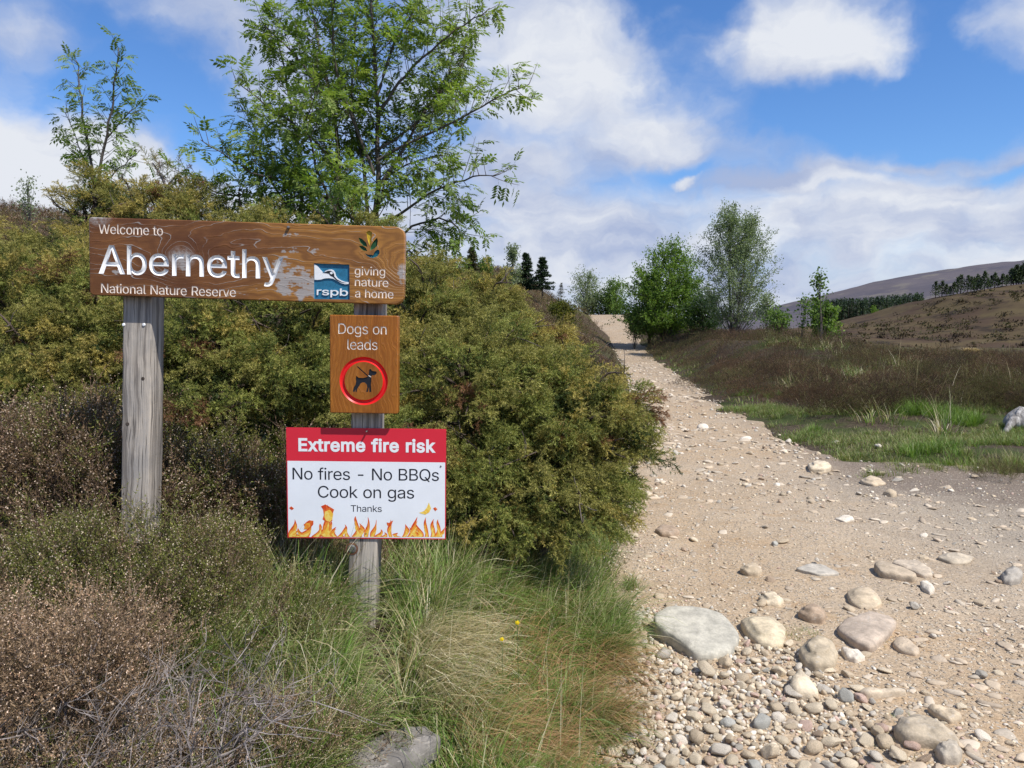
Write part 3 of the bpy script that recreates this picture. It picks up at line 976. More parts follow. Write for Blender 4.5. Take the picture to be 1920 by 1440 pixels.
def wline(s, cap_px, x0, x1, px, py, fat=0.012):
    return text_loops(s, cap_px * K, wl(x0, py)[0], wl(x1, py)[0], wl(px, py)[1], fat)


t1 = wline("Welcome to", 17.5, 190, 309, 190, 438.5)
t2 = wline("Abernethy", 51, 188, 529, 190, 511.5, 0.018)
t3 = wline("National Nature Reserve", 17, 190, 441, 190, 547.5)
t4 = wline("giving", 15.5, 663, 719.5, 663, 514.5)
t5 = wline("nature", 15.5, 663, 725.5, 663, 535)
t6 = wline("a home", 15.5, 663, 734.5, 663, 556)
lines_cream = [("welcome_lettering", t1), ("reserve_lettering", t3)]
logo_sq = wpoly(zoom2([(418, 545), (735, 556), (733, 866), (416, 862)]))
emb = [
    (wpoly(zoom2([(890, 268), (915, 258), (942, 270), (936, 330), (918, 392), (900, 330)])), 1),
    (wpoly(zoom2([(820, 318), (852, 330), (888, 365), (900, 402), (862, 390), (834, 360)])), 0),
    (wpoly(zoom2([(986, 318), (992, 350), (985, 390), (960, 415), (922, 432), (930, 390), (955, 350)])), 0),
    (wpoly(zoom2([(822, 390), (855, 392), (885, 410), (897, 438), (862, 432), (838, 414)])), 0),
    (wpoly(zoom2([(1004, 428), (1006, 455), (985, 485), (950, 497), (925, 497), (950, 470), (965, 440), (985, 424)])), 2),
    (wpoly(zoom2([(872, 456), (905, 470), (940, 470), (948, 474), (924, 495), (895, 480)])), 2),
]
holes = t1 + t2 + t3 + t4 + t5 + t6 + [logo_sq] + [e[0] for e in emb]
bw, bh = 585 * K, 143.5 * K
M_BOARD = material("varnished_board", board_mat((0.115, 0.043, 0.015), (0.205, 0.084, 0.026), (0.430, 0.200, 0.042), (0.40, 0.37, 0.35),
    [(-0.24, 0.005, 0.075, 0.062, 0.22, 0.55), (-0.545, 0.145, 0.05, 0.035, 0.10, 0.8), (0.575, -0.01, 0.075, 0.07, 0.20, 0.22), (0.05, 0.10, 0.26, 0.05, -0.05, 0.0)],
    [(0.20, -0.085, 0.20, 0.09, 0.72), (0.13, -0.03, 0.12, 0.07, 0.68), (0.02, -0.12, 0.10, 0.05, 0.40), (0.18, 0.045, 0.20, 0.03, 0.45), (-0.47, -0.055, 0.05, 0.03, 0.55),
     (0.16, 0.10, 0.10, 0.02, 0.4), (0.575, -0.03, 0.03, 0.08, 0.60), (-0.24, -0.02, 0.035, 0.06, 0.62), (0.54, 0.12, 0.05, 0.03, 0.4)], 1.0))
board('plank', rounded(bw, bh, [0.034, 0.034, 0.012, 0.018], 5), 0.045, holes, M_BOARD, sign)
for lp_, cap_, mat, depth, inset in ((t1, 17.5, M_CREAM, 0.0014, 0.0010), (t2, 51, M_WHITE, 0.006, 0.0072), (t3, 17, M_CREAM, 0.0014, 0.0010),
                                     (t4, 15.5, M_CREAM, 0.0014, 0.0010), (t5, 15.5, M_CREAM, 0.0014, 0.0010), (t6, 15.5, M_CREAM, 0.0014, 0.0010)):
    for wd_ in words(lp_, cap_ * K):
        s = Solid()
        s.carve(wd_, depth, inset)
        s.build('lettering', mat, sign)
# blue panel sunk in the board, with a white wading bird's head and four letters
s = Solid()
s.strip(to3(logo_sq, 0.0), to3(logo_sq, 0.007))
s.flat([logo_sq], 0.007)
panel = s.build('emblem_panel', M_BLUE, sign)
bird = wpoly(zoom2([(420, 549), (450, 572), (478, 606), (500, 630), (520, 612), (548, 601), (575, 599), (592, 608), (604, 628), (609, 652), (625, 676), (650, 693), (690, 708), (724, 712),
                    (724, 728), (690, 730), (652, 718), (616, 697), (585, 681), (548, 676), (508, 679), (480, 688), (450, 692), (419, 690)]))
s = Solid()
s.flat([bird], 0.003); s.strip(to3(bird, 0.0068), to3(bird, 0.003))
b_ = s.build('bird_head', M_LOGOW, panel)
eye = wpoly(zoom2([(488, 628), (515, 622), (540, 611), (566, 610), (587, 622), (596, 640), (598, 662), (620, 686), (660, 708), (712, 722), (655, 713), (612, 692), (585, 665), (562, 655), (548, 636), (520, 632)]))
pupil = wpoly(zoom2([(572 + 14 * math.cos(a), 630 + 12 * math.sin(a)) for a in np.arange(10) * 0.6283]))
s = Solid()
s.flat([eye], 0.0024, holes=[pupil])
s.build('eye_stripe', M_BLACK, panel)
lg = text_loops("rspb", 61 / 4.8 * K * 1.02, wl(500 + 437 / 4.8, 552)[0], wl(500 + 714 / 4.8, 552)[0], wl(500 + 437 / 4.8, 380 + 825 / 4.8)[1], 0.016)
s = Solid()
s.flat(lg, 0.003)
for L in lg:
    s.strip(to3(L, 0.0068), to3(L, 0.003))
s.build('emblem_lettering', M_LOGOW, panel)
s = Solid()
for P, mi in emb:
    s.carve([P], 0.006, 0.002, mi)
s.build('plant_emblem', [M_GREEN, M_YELL, M_TEAL], sign)
p = wl(542, 428)
bolt('screw', sign, (p[0], 0, p[1]), 0.006, 0.012, M_METAL, 8)

# ---- dogs sign
KD = 2.852 / F_PX
c1 = at(682, 683.5, 2.852)
T1 = math.radians(0.9)


def local(cx, cy, k, tilt):
    c_, s_ = math.cos(tilt), math.sin(tilt)
    return lambda px, py: ((px - cx) * k * c_ - (cy - py) * k * s_, (px - cx) * k * s_ + (cy - py) * k * c_)


dl_ = local(682, 683.5, KD, T1)
poly_of = lambda fn, pts: (lambda P: P if (P[:, 0] @ np.roll(P[:, 1], -1) - P[:, 1] @ np.roll(P[:, 0], -1)) > 0 else P[::-1])(np.array([fn(*p) for p in pts]))
zoom3 = lambda pts: [(500 + x / 4.8, 580 + y / 4.8) for x, y in pts]
dsign = empty('dogs_sign', c1, (0, T1, 0))
tag(dsign, "small upright orange varnished board about dogs, with a red ring round a black dog", 'sign')
line_d = lambda s, cap, x0, x1, by: text_loops(s, cap * KD, dl_(x0, by)[0], dl_(x1, by)[0], dl_(x0, by)[1])
d1 = line_d("Dogs on", 19.5, 635.5, 726, 625.5)
d2 = line_d("leads", 19.5, 652, 708.5, 655)
circ = lambda r, n=48: np.array([(r * math.cos(i * 2 * math.pi / n), r * math.sin(i * 2 * math.pi / n)) for i in range(n)])
rc = np.array(dl_(681.5, 714.5))
RO, RI = 45.5 * KD, 36 * KD
ring_o, ring_i = circ(RO) + rc, circ(RI) + rc
lead = poly_of(dl_, zoom3([(812, 518), (820, 512), (912, 596), (905, 604)]))
dog = poly_of(dl_, zoom3([(806, 598), (826, 616), (870, 618), (905, 608), (916, 590), (920, 562), (922, 543), (932, 536), (941, 540), (946, 553), (966, 557), (984, 558), (991, 570), (984, 584), (966, 596), (948, 592),
                          (940, 606), (940, 640), (936, 680), (938, 745), (920, 747), (917, 700), (908, 745), (890, 746), (902, 705), (898, 678), (880, 660), (860, 658), (842, 668), (830, 690), (812, 715), (806, 745), (795, 745), (796, 722),
                          (786, 745), (770, 742), (780, 705), (797, 678), (803, 648), (800, 622)]))
M_ORANGE = material("orange_board", board_mat((0.190, 0.056, 0.009), (0.300, 0.100, 0.015), (0.400, 0.150, 0.022), (0.46, 0.34, 0.24), [(-0.02, 0.02, 0.03, 0.02, 0.03, 0.0)], [], 0.06, 0.33, 60.0, True))
board('plank', rounded(128 * KD, 184.5 * KD, 0.005, 3), 0.047, d1 + d2 + [ring_o, dog, lead], M_ORANGE, dsign)
s = Solid()
s.flat([ring_i], 0.0, holes=[dog, lead])
s.build('ring_centre', M_ORANGE, dsign)
s = Solid()
mid_o, mid_i = circ(RO - 0.007) + rc, circ(RI + 0.005) + rc
s.strip(to3(ring_o, 0.0), to3(mid_o, 0.007)); s.strip(to3(mid_o, 0.007), to3(mid_i, 0.007)); s.strip(to3(mid_i, 0.007), to3(ring_i, 0.0))
s.build('red_ring', M_RED, dsign)
for wd_ in words(d1, 19.5 * KD) + [d2]:
    s = Solid(); s.carve(wd_, 0.0018, 0.0012); s.build('lettering', M_SILVER, dsign)
s = Solid(); s.carve([dog], 0.003, 0.0006); s.carve([lead], 0.003, 0.0005); s.build('dog_pictogram', M_BLACK, dsign)
col_ = poly_of(dl_, zoom3([(907, 596), (914, 592), (938, 606), (934, 613)]))
s = Solid(); s.flat([col_], 0.0018); s.build('collar_mark', M_SILVER, dsign)

# ---- fire risk sign
KF = 2.893 / F_PX
T2 = math.radians(0.62)
fl = local(687, 907, KF, T2)
fs = empty('fire_risk_sign', at(687, 907, 2.893), (0, T2, 0))
tag(fs, "white sheet sign with red header and printed flames warning of extreme fire risk", 'sign')
fw, fh = 302.5 * KF, 212.5 * KF
out = rounded(fw, fh, 0.001, 1)
s = Solid()
s.flat([out], 0.0); s.strip(to3(out, 0.004), to3(out, 0.0))
V, T = fill([out]); s.add(to3(V, 0.004), T[:, ::-1])
s.build('panel', M_HEADER, fs)
s = Solid()
hw = fw / 2 - 0.0035
ztop = fl(687, 864.5)[1]
s.flat([np.array([(-hw, -fh / 2 + 0.004), (hw, -fh / 2 + 0.004), (hw, ztop), (-hw, ztop)])], -0.0004)
s.build('white_field', M_PANEL, fs)
line_f = lambda s_, cap, x0, x1, by, fat=0.0: text_loops(s_, cap * KF, fl(x0, by)[0], fl(x1, by)[0], fl(x0, by)[1], fat)
for nm, loops, mat in (("header_lettering", line_f("Extreme fire risk", 23, 560.5, 817, 843.5, 0.052), M_LOGOW),
                       ("notice_lettering", line_f("No fires - No BBQs", 22.5, 547, 825, 898.5), M_INK),
                       ("advice_lettering", line_f("Cook on gas", 22.5, 594.5, 777.5, 933.5), M_INK),
                       ("thanks_lettering", line_f("Thanks", 12.5, 656.5, 715.5, 960.8), M_INK)):
    for wd_ in words(loops, 21 * KF if 'thanks' not in nm else 12.5 * KF):
        s = Solid(); s.flat(wd_, -0.0008); s.build('lettering', mat, fs)


def flame_mat(a, b):
    def f(t):
        co = t.new('ShaderNodeTexCoord').outputs['Object']
        n = t.noise(co, 55.0, 3.0, 0.5, 1.2)
        return principled(t, t.mix(t.ramp(n, 0.38, 0.62), a, b), 0.35, 0.45)
    return material("flame_print", f)


FM = [flame_mat((0.62, 0.06, 0.015), (0.76, 0.17, 0.03)), flame_mat((0.78, 0.24, 0.03), (0.82, 0.40, 0.05)), flame_mat((0.84, 0.50, 0.06), (0.86, 0.66, 0.16))]
zoom4 = lambda pts: [(500 + x / 4.8, 790 + y / 4.8) for x, y in pts]


def flame(x, h, wd, lean, base=1058.0, sc=1.0):
    """leaning tongue with a curled tip, in pixels of the enlarged sign"""
    pts = []
    n = 12
    wob = 0.55 + 0.25 * math.sin(x * 0.37)
    for i in range(n + 1):
        t = i / n
        cxx = x + lean * t * t + wd * 0.22 * math.sin(t * 5.0 + x * 0.11)
        ww = wd * 0.5 * (1 - t) ** 0.75 * (1 + wob * math.sin(t * 6.2 + x * 0.23) * 0.55) * sc
        pts.append((cxx, base - h * sc * t, ww))
    return [(a + c, b) for a, b, c in pts] + [(a - c, b) for a, b, c in pts[::-1][1:]]


s = Solid()
FL = [(212, 165, 70, 26), (250, 60, 90, -10), (330, 130, 90, 60), (300, 85, 60, -40), (445, 125, 66, 30), (545, 150, 120, 0), (545, 305, 70, -20), (590, 95, 60, 15), (668, 105, 60, 36), (718, 118, 36, -30),
      (800, 195, 70, 8), (840, 130, 80, -14), (898, 190, 46, 10), (955, 165, 44, 30), (1012, 72, 60, 14), (1068, 44, 46, -14), (1112, 165, 48, -6), (1160, 40, 70, 10), (1248, 122, 60, 12), (1300, 90, 60, -10),
      (1336, 190, 66, 10), (1372, 130, 70, -16), (1436, 185, 46, 6), (1492, 170, 56, 26), (1540, 165, 60, 20), (1578, 90, 44, 24)]
yo = 0.0
for k, (x, h, wd, lean) in enumerate(FL):
    for mi, sc in ((0, 1.0), (1, 0.80), (2, 0.52)):
        P = poly_of(fl, zoom4(flame(x, h, wd, lean, 1056.0, sc)))
        s.flat([P], -0.00055 - 0.00012 * mi - 0.000008 * k, mi)
s.build('flame_print', FM, fs)
for shapes in ([([(480, 770), (520, 752), (560, 775), (600, 800), (590, 825), (580, 905), (560, 922), (520, 915), (492, 890), (505, 850), (498, 800)], 0), ([(515, 820), (560, 800), (590, 840), (582, 890), (560, 915), (525, 905), (508, 868)], 2)],
               [([(1078, 920), (1100, 925), (1138, 900), (1122, 945), (1098, 962), (1082, 945)], 0)],
               [([(1375, 830), (1420, 815), (1448, 780), (1466, 735), (1486, 790), (1470, 825), (1432, 848), (1395, 838)], 2)],
               [([(1505, 790), (1525, 778), (1545, 797), (1525, 815)], 0)], [([(188, 785), (208, 770), (232, 790), (212, 806)], 0)],
               [([(370, 900), (408, 905), (406, 940), (375, 975), (330, 975), (318, 940), (345, 915)], 0), ([(335, 930), (372, 925), (380, 955), (350, 985), (318, 985)], 1)]):
    s = Solid()
    for pts, mi in shapes:
        s.flat([poly_of(fl, zoom4(pts))], -0.00095 - 0.00003 * mi, mi)
    s.build('flame_print', FM, fs)
p = fl(690, 806)
bolt('nail', fs, (p[0], 0, p[1]), 0.0035, 0.022, M_METAL, 8)
p = fl(500 + 1578 / 4.8, 790 + 400 / 4.8)
bolt('screw', fs, (p[0], 0, p[1]), 0.0035, 0.003, M_METAL, 8)
p = fl(500 + 888 / 4.8, 790 + 1026 / 4.8)
bolt('screw', fs, (p[0], -0.0009, p[1]), 0.0022, 0.002, M_BLACK, 8)


# ------------------------------------------------------------------ plant pieces
def needle_axis(V, T, Kk, P, dirs, n, ln, wd, kinds, r):
    """n needles along the curve P"""
    for i in range(n):
        u = (i + 0.5) / n * (len(P) - 1)
        j = int(u)
        f = u - j
        p = P[j] * (1 - f) + P[min(j + 1, len(P) - 1)] * f
        ax = dirs[j]
        e = unit(r.normal(size=3))
        e = unit(e - ax * (e @ ax))
        d = unit(ax * 0.75 + e)
        s = unit(np.cross(d, r.normal(size=3))) * wd * 0.5
        L = ln * r.uniform(0.7, 1.25)
        b = len(V)
        V += [p - s, p + s, p + d * L]
        T.append((b, b + 1, b + 2))
        Kk += [kinds[0], kinds[0], kinds[1]] if r.random() < 0.8 else [kinds[2]] * 3


def plume_template(seed, twigs=12, per=25, ln=0.072, wd=0.018, bow=0.22):
    """a juniper spray of unit length along +z whose tip nods toward +x"""
    r = np.random.default_rng(seed)
    V, T, Kk = [], [], []
    t = np.linspace(0, 1, 9)
    main = np.stack([bow * t ** 2.2, 0.03 * np.sin(t * 5 + seed), t - 0.12 * t ** 3], 1)
    dm = unit(np.gradient(main, axis=0))
    needle_axis(V, T, Kk, main[3:], dm[3:], per + 10, ln, wd, (1, 2, 3), r)
    for i in range(twigs):
        u = 0.14 + 0.8 * (i + r.uniform(0, 0.8)) / twigs
        j = min(int(u * 8), 7)
        p = main[j] + (main[j + 1] - main[j]) * (u * 8 - j)
        a = i * 2.4 + r.uniform(-0.4, 0.4)
        side = unit(np.array([math.cos(a), math.sin(a), 0]))
        d = unit(dm[j] * 0.8 + side)
        L = (0.34 - 0.20 * u) * r.uniform(0.75, 1.25)
        q = np.linspace(0, 1, 5)[:, None]
        tw = p + d * L * q + np.array([0.10, 0, -0.05]) * L * q ** 2 * 2 + dm[j] * L * 0.25 * q ** 2
        dt = unit(np.gradient(tw, axis=0))
        needle_axis(V, T, Kk, tw, dt, int(per * (0.7 + 0.5 * (1 - u))), ln, wd, (0, 1, 2) if u < 0.5 else (1, 2, 2), r)
        # bare wood of the twig
        s = unit(np.cross(d, r.normal(size=3))) * 0.004
        b = len(V)
        V += [tw[0] - s, tw[0] + s, tw[3]]; T.append((b, b + 1, b + 2)); Kk += [4] * 3
    for j in range(8):
        s = unit(np.cross(dm[j], r.normal(size=3))) * 0.008 * (1 - j / 9)
        b = len(V)
        V += [main[j] - s, main[j] + s, main[j + 1]]; T.append((b, b + 1, b + 2)); Kk += [4] * 3
    return np.array(V), np.array(T), np.array(Kk)


PLUMES = [plume_template(s) for s in range(5)]
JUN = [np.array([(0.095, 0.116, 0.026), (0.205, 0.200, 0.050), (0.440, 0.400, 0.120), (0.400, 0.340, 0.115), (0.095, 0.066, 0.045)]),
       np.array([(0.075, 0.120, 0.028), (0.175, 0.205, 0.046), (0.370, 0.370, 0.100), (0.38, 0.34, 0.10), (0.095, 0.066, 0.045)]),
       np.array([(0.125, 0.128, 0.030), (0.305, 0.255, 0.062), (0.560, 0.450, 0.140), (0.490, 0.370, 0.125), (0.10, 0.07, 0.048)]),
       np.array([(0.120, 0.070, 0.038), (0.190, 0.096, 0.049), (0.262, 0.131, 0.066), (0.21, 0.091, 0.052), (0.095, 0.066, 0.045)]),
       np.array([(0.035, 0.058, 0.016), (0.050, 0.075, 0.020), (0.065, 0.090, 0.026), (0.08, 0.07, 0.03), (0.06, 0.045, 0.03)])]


def free_of_signs(tip):
    """nothing grows through the boards and posts"""
    return ~((tip[:, 0] > -1.75) & (tip[:, 0] < -0.2) & (tip[:, 1] < 3.12))


def juniper(label, base, lobes, weights, density=1.0, bare=0, size=0.21, up=0.30, group='junipers growing behind the signs'):
    root = empty('juniper_bush', base)
    tag(root, label, 'juniper', group)
    base = np.asarray(base, float)
    acc = Acc()
    wood = Acc()
    for (px, py, Y, r, *sq) in lobes:
        c = at(px, py, Y)
        flat = sq[0] if sq else 0.85
        POS, DIR, SZ, PALI = [], [], [], []
        nb = int(118 * r * r * density) + 3
        for q in range(nb):                       # flat drooping boughs, with dark gaps between them
            u = rand_dir(1, -0.6, 1.0)[0]
            d0 = unit(u + np.array([0, 0, up]) + 0.22 * rng.normal(size=3))
            L = r * rng.uniform(0.62, 0.98)
            st = c + u * r * 0.30 * np.array([1, 1, flat])
            tt = np.linspace(0, 1, 8)[:, None]
            B = st + d0 * L * tt * np.array([1, 1, flat]) - np.array([0, 0, 0.20]) * L * tt ** 2.4
            dB = unit(np.gradient(B, axis=0))
            side = unit(np.cross(dB[-1], np.array([0.1, 0, 1.0])))
            tube(wood, B, np.linspace(0.010, 0.003, 8), 4, (0.075, 0.058, 0.046))
            m = int(rng.uniform(9, 15))
            v = rng.uniform(0.34, 1.0, m)
            j = np.minimum((v * 7).astype(int), 6)
            off = rng.uniform(-1, 1, m)
            wd = 0.15 * (1.15 - v) / 0.8 * (r / 0.42) ** 0.5
            p = B[j] + (B[j + 1] - B[j]) * (v * 7 - j)[:, None] + side * (off * wd)[:, None] + rng.normal(size=(m, 3)) * 0.018
            d = unit(dB[j] * 0.8 + side * (off * 0.8)[:, None] + np.array([0, 0, 0.30]) + 0.28 * rng.normal(size=(m, 3)))
            POS.append(p); DIR.append(d); SZ.append(size * rng.uniform(0.6, 1.05, m) * (1.15 - 0.35 * v))
            zone = (fbm(B[-1, 0] * 1.3 + B[-1, 1], B[-1, 2] * 1.5, 77, 3) * 0.35 + rng.uniform(0, 1)) % 1.0
            PALI.append(np.full(m, np.searchsorted(np.cumsum(weights) / np.sum(weights), np.clip(zone, 0, 0.999))))
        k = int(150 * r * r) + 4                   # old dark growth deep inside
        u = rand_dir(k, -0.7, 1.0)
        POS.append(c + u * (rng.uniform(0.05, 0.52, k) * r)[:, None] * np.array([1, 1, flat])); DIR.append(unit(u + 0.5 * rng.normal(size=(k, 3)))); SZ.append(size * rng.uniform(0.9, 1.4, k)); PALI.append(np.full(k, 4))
        pos, d, s, pal = np.concatenate(POS), np.concatenate(DIR), np.concatenate(SZ), np.concatenate(PALI)
        tip = pos + d * s[:, None]
        gz = H(tip[:, 0], tip[:, 1]) + 0.05
        ok = free_of_signs(tip) & free_of_signs(pos) & (tip[:, 2] > gz)
        pos, d, s, pal = pos[ok], d[ok], s[ok], pal[ok]
        R = frames(d)
        out = unit(np.stack([d[:, 0], d[:, 1], np.full(len(d), -0.6)], 1))
        cx, cy = np.einsum('ni,ni->n', R[:, :, 0], out), np.einsum('ni,ni->n', R[:, :, 1], out)
        R = frames(d, np.arctan2(cy, cx) + rng.normal(size=len(d)) * 0.5)
        var = rng.integers(0, len(PLUMES), len(pos))
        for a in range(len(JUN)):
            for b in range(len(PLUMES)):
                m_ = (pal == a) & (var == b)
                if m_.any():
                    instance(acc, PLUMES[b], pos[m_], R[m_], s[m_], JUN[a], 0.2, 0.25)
        P = spline([base - (0, 0, 0.1), 0.5 * (base + c) + rng.normal(size=3) * 0.08, c], 9)
        tube(wood, P, np.linspace(0.045, 0.014, 9), 6, (0.085, 0.070, 0.060))
    for i in range(bare):
        (px, py, Y, r, *sq) = lobes[i % len(lobes)]
        c = at(px, py, Y)
        d = unit(rand_dir(1, 0.0, 0.8)[0] * np.array([1, 0.6, 1]) + np.array([0.2, -0.5, 0.1]))
        st = c + d * r * 0.3
        e = c + d * r * 1.25
        P = spline([st, 0.5 * (st + e) + rng.normal(size=3) * 0.06, e], 8)
        tube(wood, P, np.linspace(0.009, 0.0025, 8), 4, (0.10, 0.075, 0.06))
        for q in range(3):
            j = rng.integers(3, 7)
            e2 = P[j] + unit(d + rng.normal(size=3) * 0.7) * r * 0.35
            tube(wood, spline([P[j], 0.5 * (P[j] + e2) + rng.normal(size=3) * 0.02, e2], 5), np.linspace(0.005, 0.0015, 5), 3, (0.12, 0.10, 0.085))
    acc.build('foliage', M_NEEDLE, root, base)
    wood.build('branch', M_BARK, root, base, True)
    return root


def gpt(px, Y, dz=0.0):
    x = ray(px, 700)[0] * Y
    return np.array([x, Y, float(H(x, Y)) + dz])


juniper("broad olive juniper whose drooping sprays lean out over the left edge of the track", gpt(960, 4.3),
        [(965, 800, 4.15, 0.50), (1062, 800, 4.1, 0.36), (1035, 735, 4.3, 0.32), (885, 742, 4.2, 0.48), (872, 912, 3.8, 0.36), (985, 915, 3.85, 0.36), (1078, 890, 3.95, 0.27), (1092, 838, 4.0, 0.22, 0.5), (1082, 785, 4.1, 0.24, 0.6), (1050, 950, 3.8, 0.27), (930, 960, 3.75, 0.28), (1080, 910, 4.0, 0.24, 0.7), (1085, 965, 4.1, 0.18, 0.6), (1168, 758, 4.1, 0.11, 0.5), (1178, 862, 4.0, 0.10, 0.4), (1160, 815, 4.05, 0.10, 0.5)],
        [0.46, 0.34, 0.17, 0.03], 1.35, 14)
juniper("golden topped juniper standing behind the drooping one, its crown near the foot of the rowan", gpt(840, 5.2),
        [(815, 610, 5.0, 0.42), (905, 628, 5.0, 0.40), (985, 668, 4.9, 0.30), (840, 690, 4.7, 0.42), (770, 640, 4.8, 0.4), (1020, 690, 5.0, 0.2, 0.5)],
        [0.45, 0.22, 0.30, 0.03], 1.15, 10)
juniper("green juniper filling the gap between the two posts", gpt(470, 4.1),
        [(380, 650, 4.1, 0.40), (480, 640, 4.2, 0.46), (580, 660, 4.2, 0.44), (425, 760, 3.9, 0.38), (540, 760, 3.9, 0.40), (640, 720, 4.2, 0.45), (700, 860, 3.75, 0.34), (620, 870, 3.75, 0.30)],
        [0.25, 0.55, 0.15, 0.05], 1.05, 8)
juniper("tall juniper behind the middle of the welcome board", gpt(560, 5.4),
        [(420, 520, 5.2, 0.5), (540, 500, 5.3, 0.42), (660, 520, 5.3, 0.46), (740, 560, 5.2, 0.4), (380, 440, 5.6, 0.28), (455, 432, 5.7, 0.2)],
        [0.40, 0.25, 0.30, 0.05], 1.0, 6)
juniper("wide yellowish juniper on the far left beside the heather", gpt(60, 4.6),
        [(40, 600, 4.4, 0.52), (160, 620, 4.3, 0.42), (40, 545, 5.0, 0.38), (130, 545, 4.9, 0.40), (-60, 560, 4.6, 0.5), (95, 700, 4.0, 0.36), (200, 700, 4.1, 0.36), (-10, 705, 4.1, 0.36), (290, 690, 4.2, 0.36), (210, 580, 4.6, 0.4)],
        [0.30, 0.30, 0.34, 0.06], 1.05, 6)
juniper("ragged juniper with gnarled upright branches and browned sprays above the left end of the board", gpt(250, 6.0),
        [(80, 505, 6.0, 0.30), (160, 420, 6.2, 0.30), (180, 378, 6.2, 0.16, 1.2), (262, 405, 6.0, 0.24), (300, 425, 5.9, 0.3), (350, 400, 5.9, 0.17, 1.3), (20, 530, 6.0, 0.30)],
        [0.30, 0.10, 0.44, 0.16], 0.9, 9, 0.20, 0.55)
# the one dead-topped limb that stands clear of the board
_r = bpy.data.objects['juniper_bush.005']
_w = Acc()
for pts, r0 in (([(352, 470), (330, 400), (305, 335), (286, 305)], 0.020), ([(335, 410), (352, 350), (345, 330)], 0.010), ([(344, 430), (385, 375), (410, 362)], 0.010), ([(312, 350), (330, 330), (338, 322)], 0.007)):
    tube(_w, spline([at(*p, 5.9) for p in pts], 9), np.linspace(r0, r0 * 0.3, 9), 5, (0.23, 0.20, 0.185))
_w.build('gnarled_limb', M_BARK, _r, _r.location, True)
_a = Acc()
for px, py in [(286, 305), (295, 318), (305, 330), (315, 338), (325, 345), (345, 330), (338, 322), (385, 375), (398, 366), (410, 362), (352, 350), (360, 395), (350, 380), (375, 385), (300, 325)] * 2:
    p = at(px, py, 5.9) + rng.normal(size=3) * 0.015
    d = unit(np.array([[rng.normal() * 0.6, rng.normal() * 0.5, 0.5]]))
    instance(_a, PLUMES[rng.integers(5)], p[None], frames(d), rng.uniform(0.12, 0.19), JUN[[2, 3, 2, 0][rng.integers(4)]], 0.2, 0.25)
_a.build('browned_spray', M_NEEDLE, _r, _r.location)


# ------------------------------------------------------------------ heather
def heather_template(seed, leaves=46, bells=13, side=7, bare=0.15, lw=0.014, ll=0.045, bl=0.026):
    r = np.random.default_rng(seed)
    V, T, Kk = [], [], []

    def seg(a, b, wd, kind):
        s = unit(np.cross(b - a, r.normal(size=3))) * wd
        q = len(V)
        V.extend([a - s, a + s, b]); T.append((q, q + 1, q + 2)); Kk.extend([kind] * 3)
    t = np.linspace(0, 1, 6)
    bend = r.normal(size=2) * 0.12
    main = np.stack([bend[0] * t ** 2 + 0.02 * np.sin(t * 9 + seed), bend[1] * t ** 2, t], 1)
    axes = [(main, 1.0)]
    for i in range(5):
        seg(main[i], main[i + 1] + (main[i + 1] - main[i]) * 0.1, 0.009 * (1 - i * 0.15), 0)
    for i in range(side):
        u = r.uniform(0.25, 0.85)
        j = int(u * 5)
        p = main[j] + (main[j + 1] - main[j]) * (u * 5 - j)
        a = r.uniform(0, 6.28)
        d = unit(np.array([math.cos(a) * 0.6, math.sin(a) * 0.6, 0.9]))
        L = r.uniform(0.16, 0.36)
        tw = np.stack([p, p + d * L * 0.5, p + d * L + np.array([0, 0, 0.04])])
        seg(tw[0], tw[1], 0.006, 0); seg(tw[1], tw[2], 0.004, 0)
        axes.append((tw, 0.7))
    for k in range(leaves + bells):
        ax, _ = axes[r.integers(len(axes))]
        lo = bare if len(ax) == 6 else 0.1
        u = r.uniform(lo if k < leaves else max(lo, 0.45), 1.0) * (len(ax) - 1)
        j = min(int(u), len(ax) - 2)
        p = ax[j] + (ax[j + 1] - ax[j]) * (u - j)
        d = unit(unit(ax[j + 1] - ax[j]) * 0.7 + r.normal(size=3) * 0.6)
        if k < leaves:
            seg(p, p + d * ll * r.uniform(0.7, 1.3), lw * 0.5, 1 if r.random() < 0.65 else 2)
        else:
            kd = 3 if r.random() < 0.6 else 4
            s = unit(np.cross(d, r.normal(size=3)))
            s2 = np.cross(d, s)
            h = bl * 0.5
            o = p + d * 0.02
            q = len(V)
            V.extend([o - s * h, o + s * h, o + d * h * 2.2, o - s2 * h, o + s2 * h, o + d * h * 2.2]); T.extend([(q, q + 1, q + 2), (q + 3, q + 4, q + 5)]); Kk.extend([kd] * 6)
    return np.array(V), np.array(T), np.array(Kk)


HEATH = [heather_template(s) for s in range(5)]
HEATH_FINE = [heather_template(30 + s, 92, 16, 9, 0.2, 0.013, 0.042, 0.017) for s in range(4)]
HEATH_LOW = [heather_template(60 + s, 12, 3, 3, 0.1, 0.045, 0.10, 0.05) for s in range(4)]
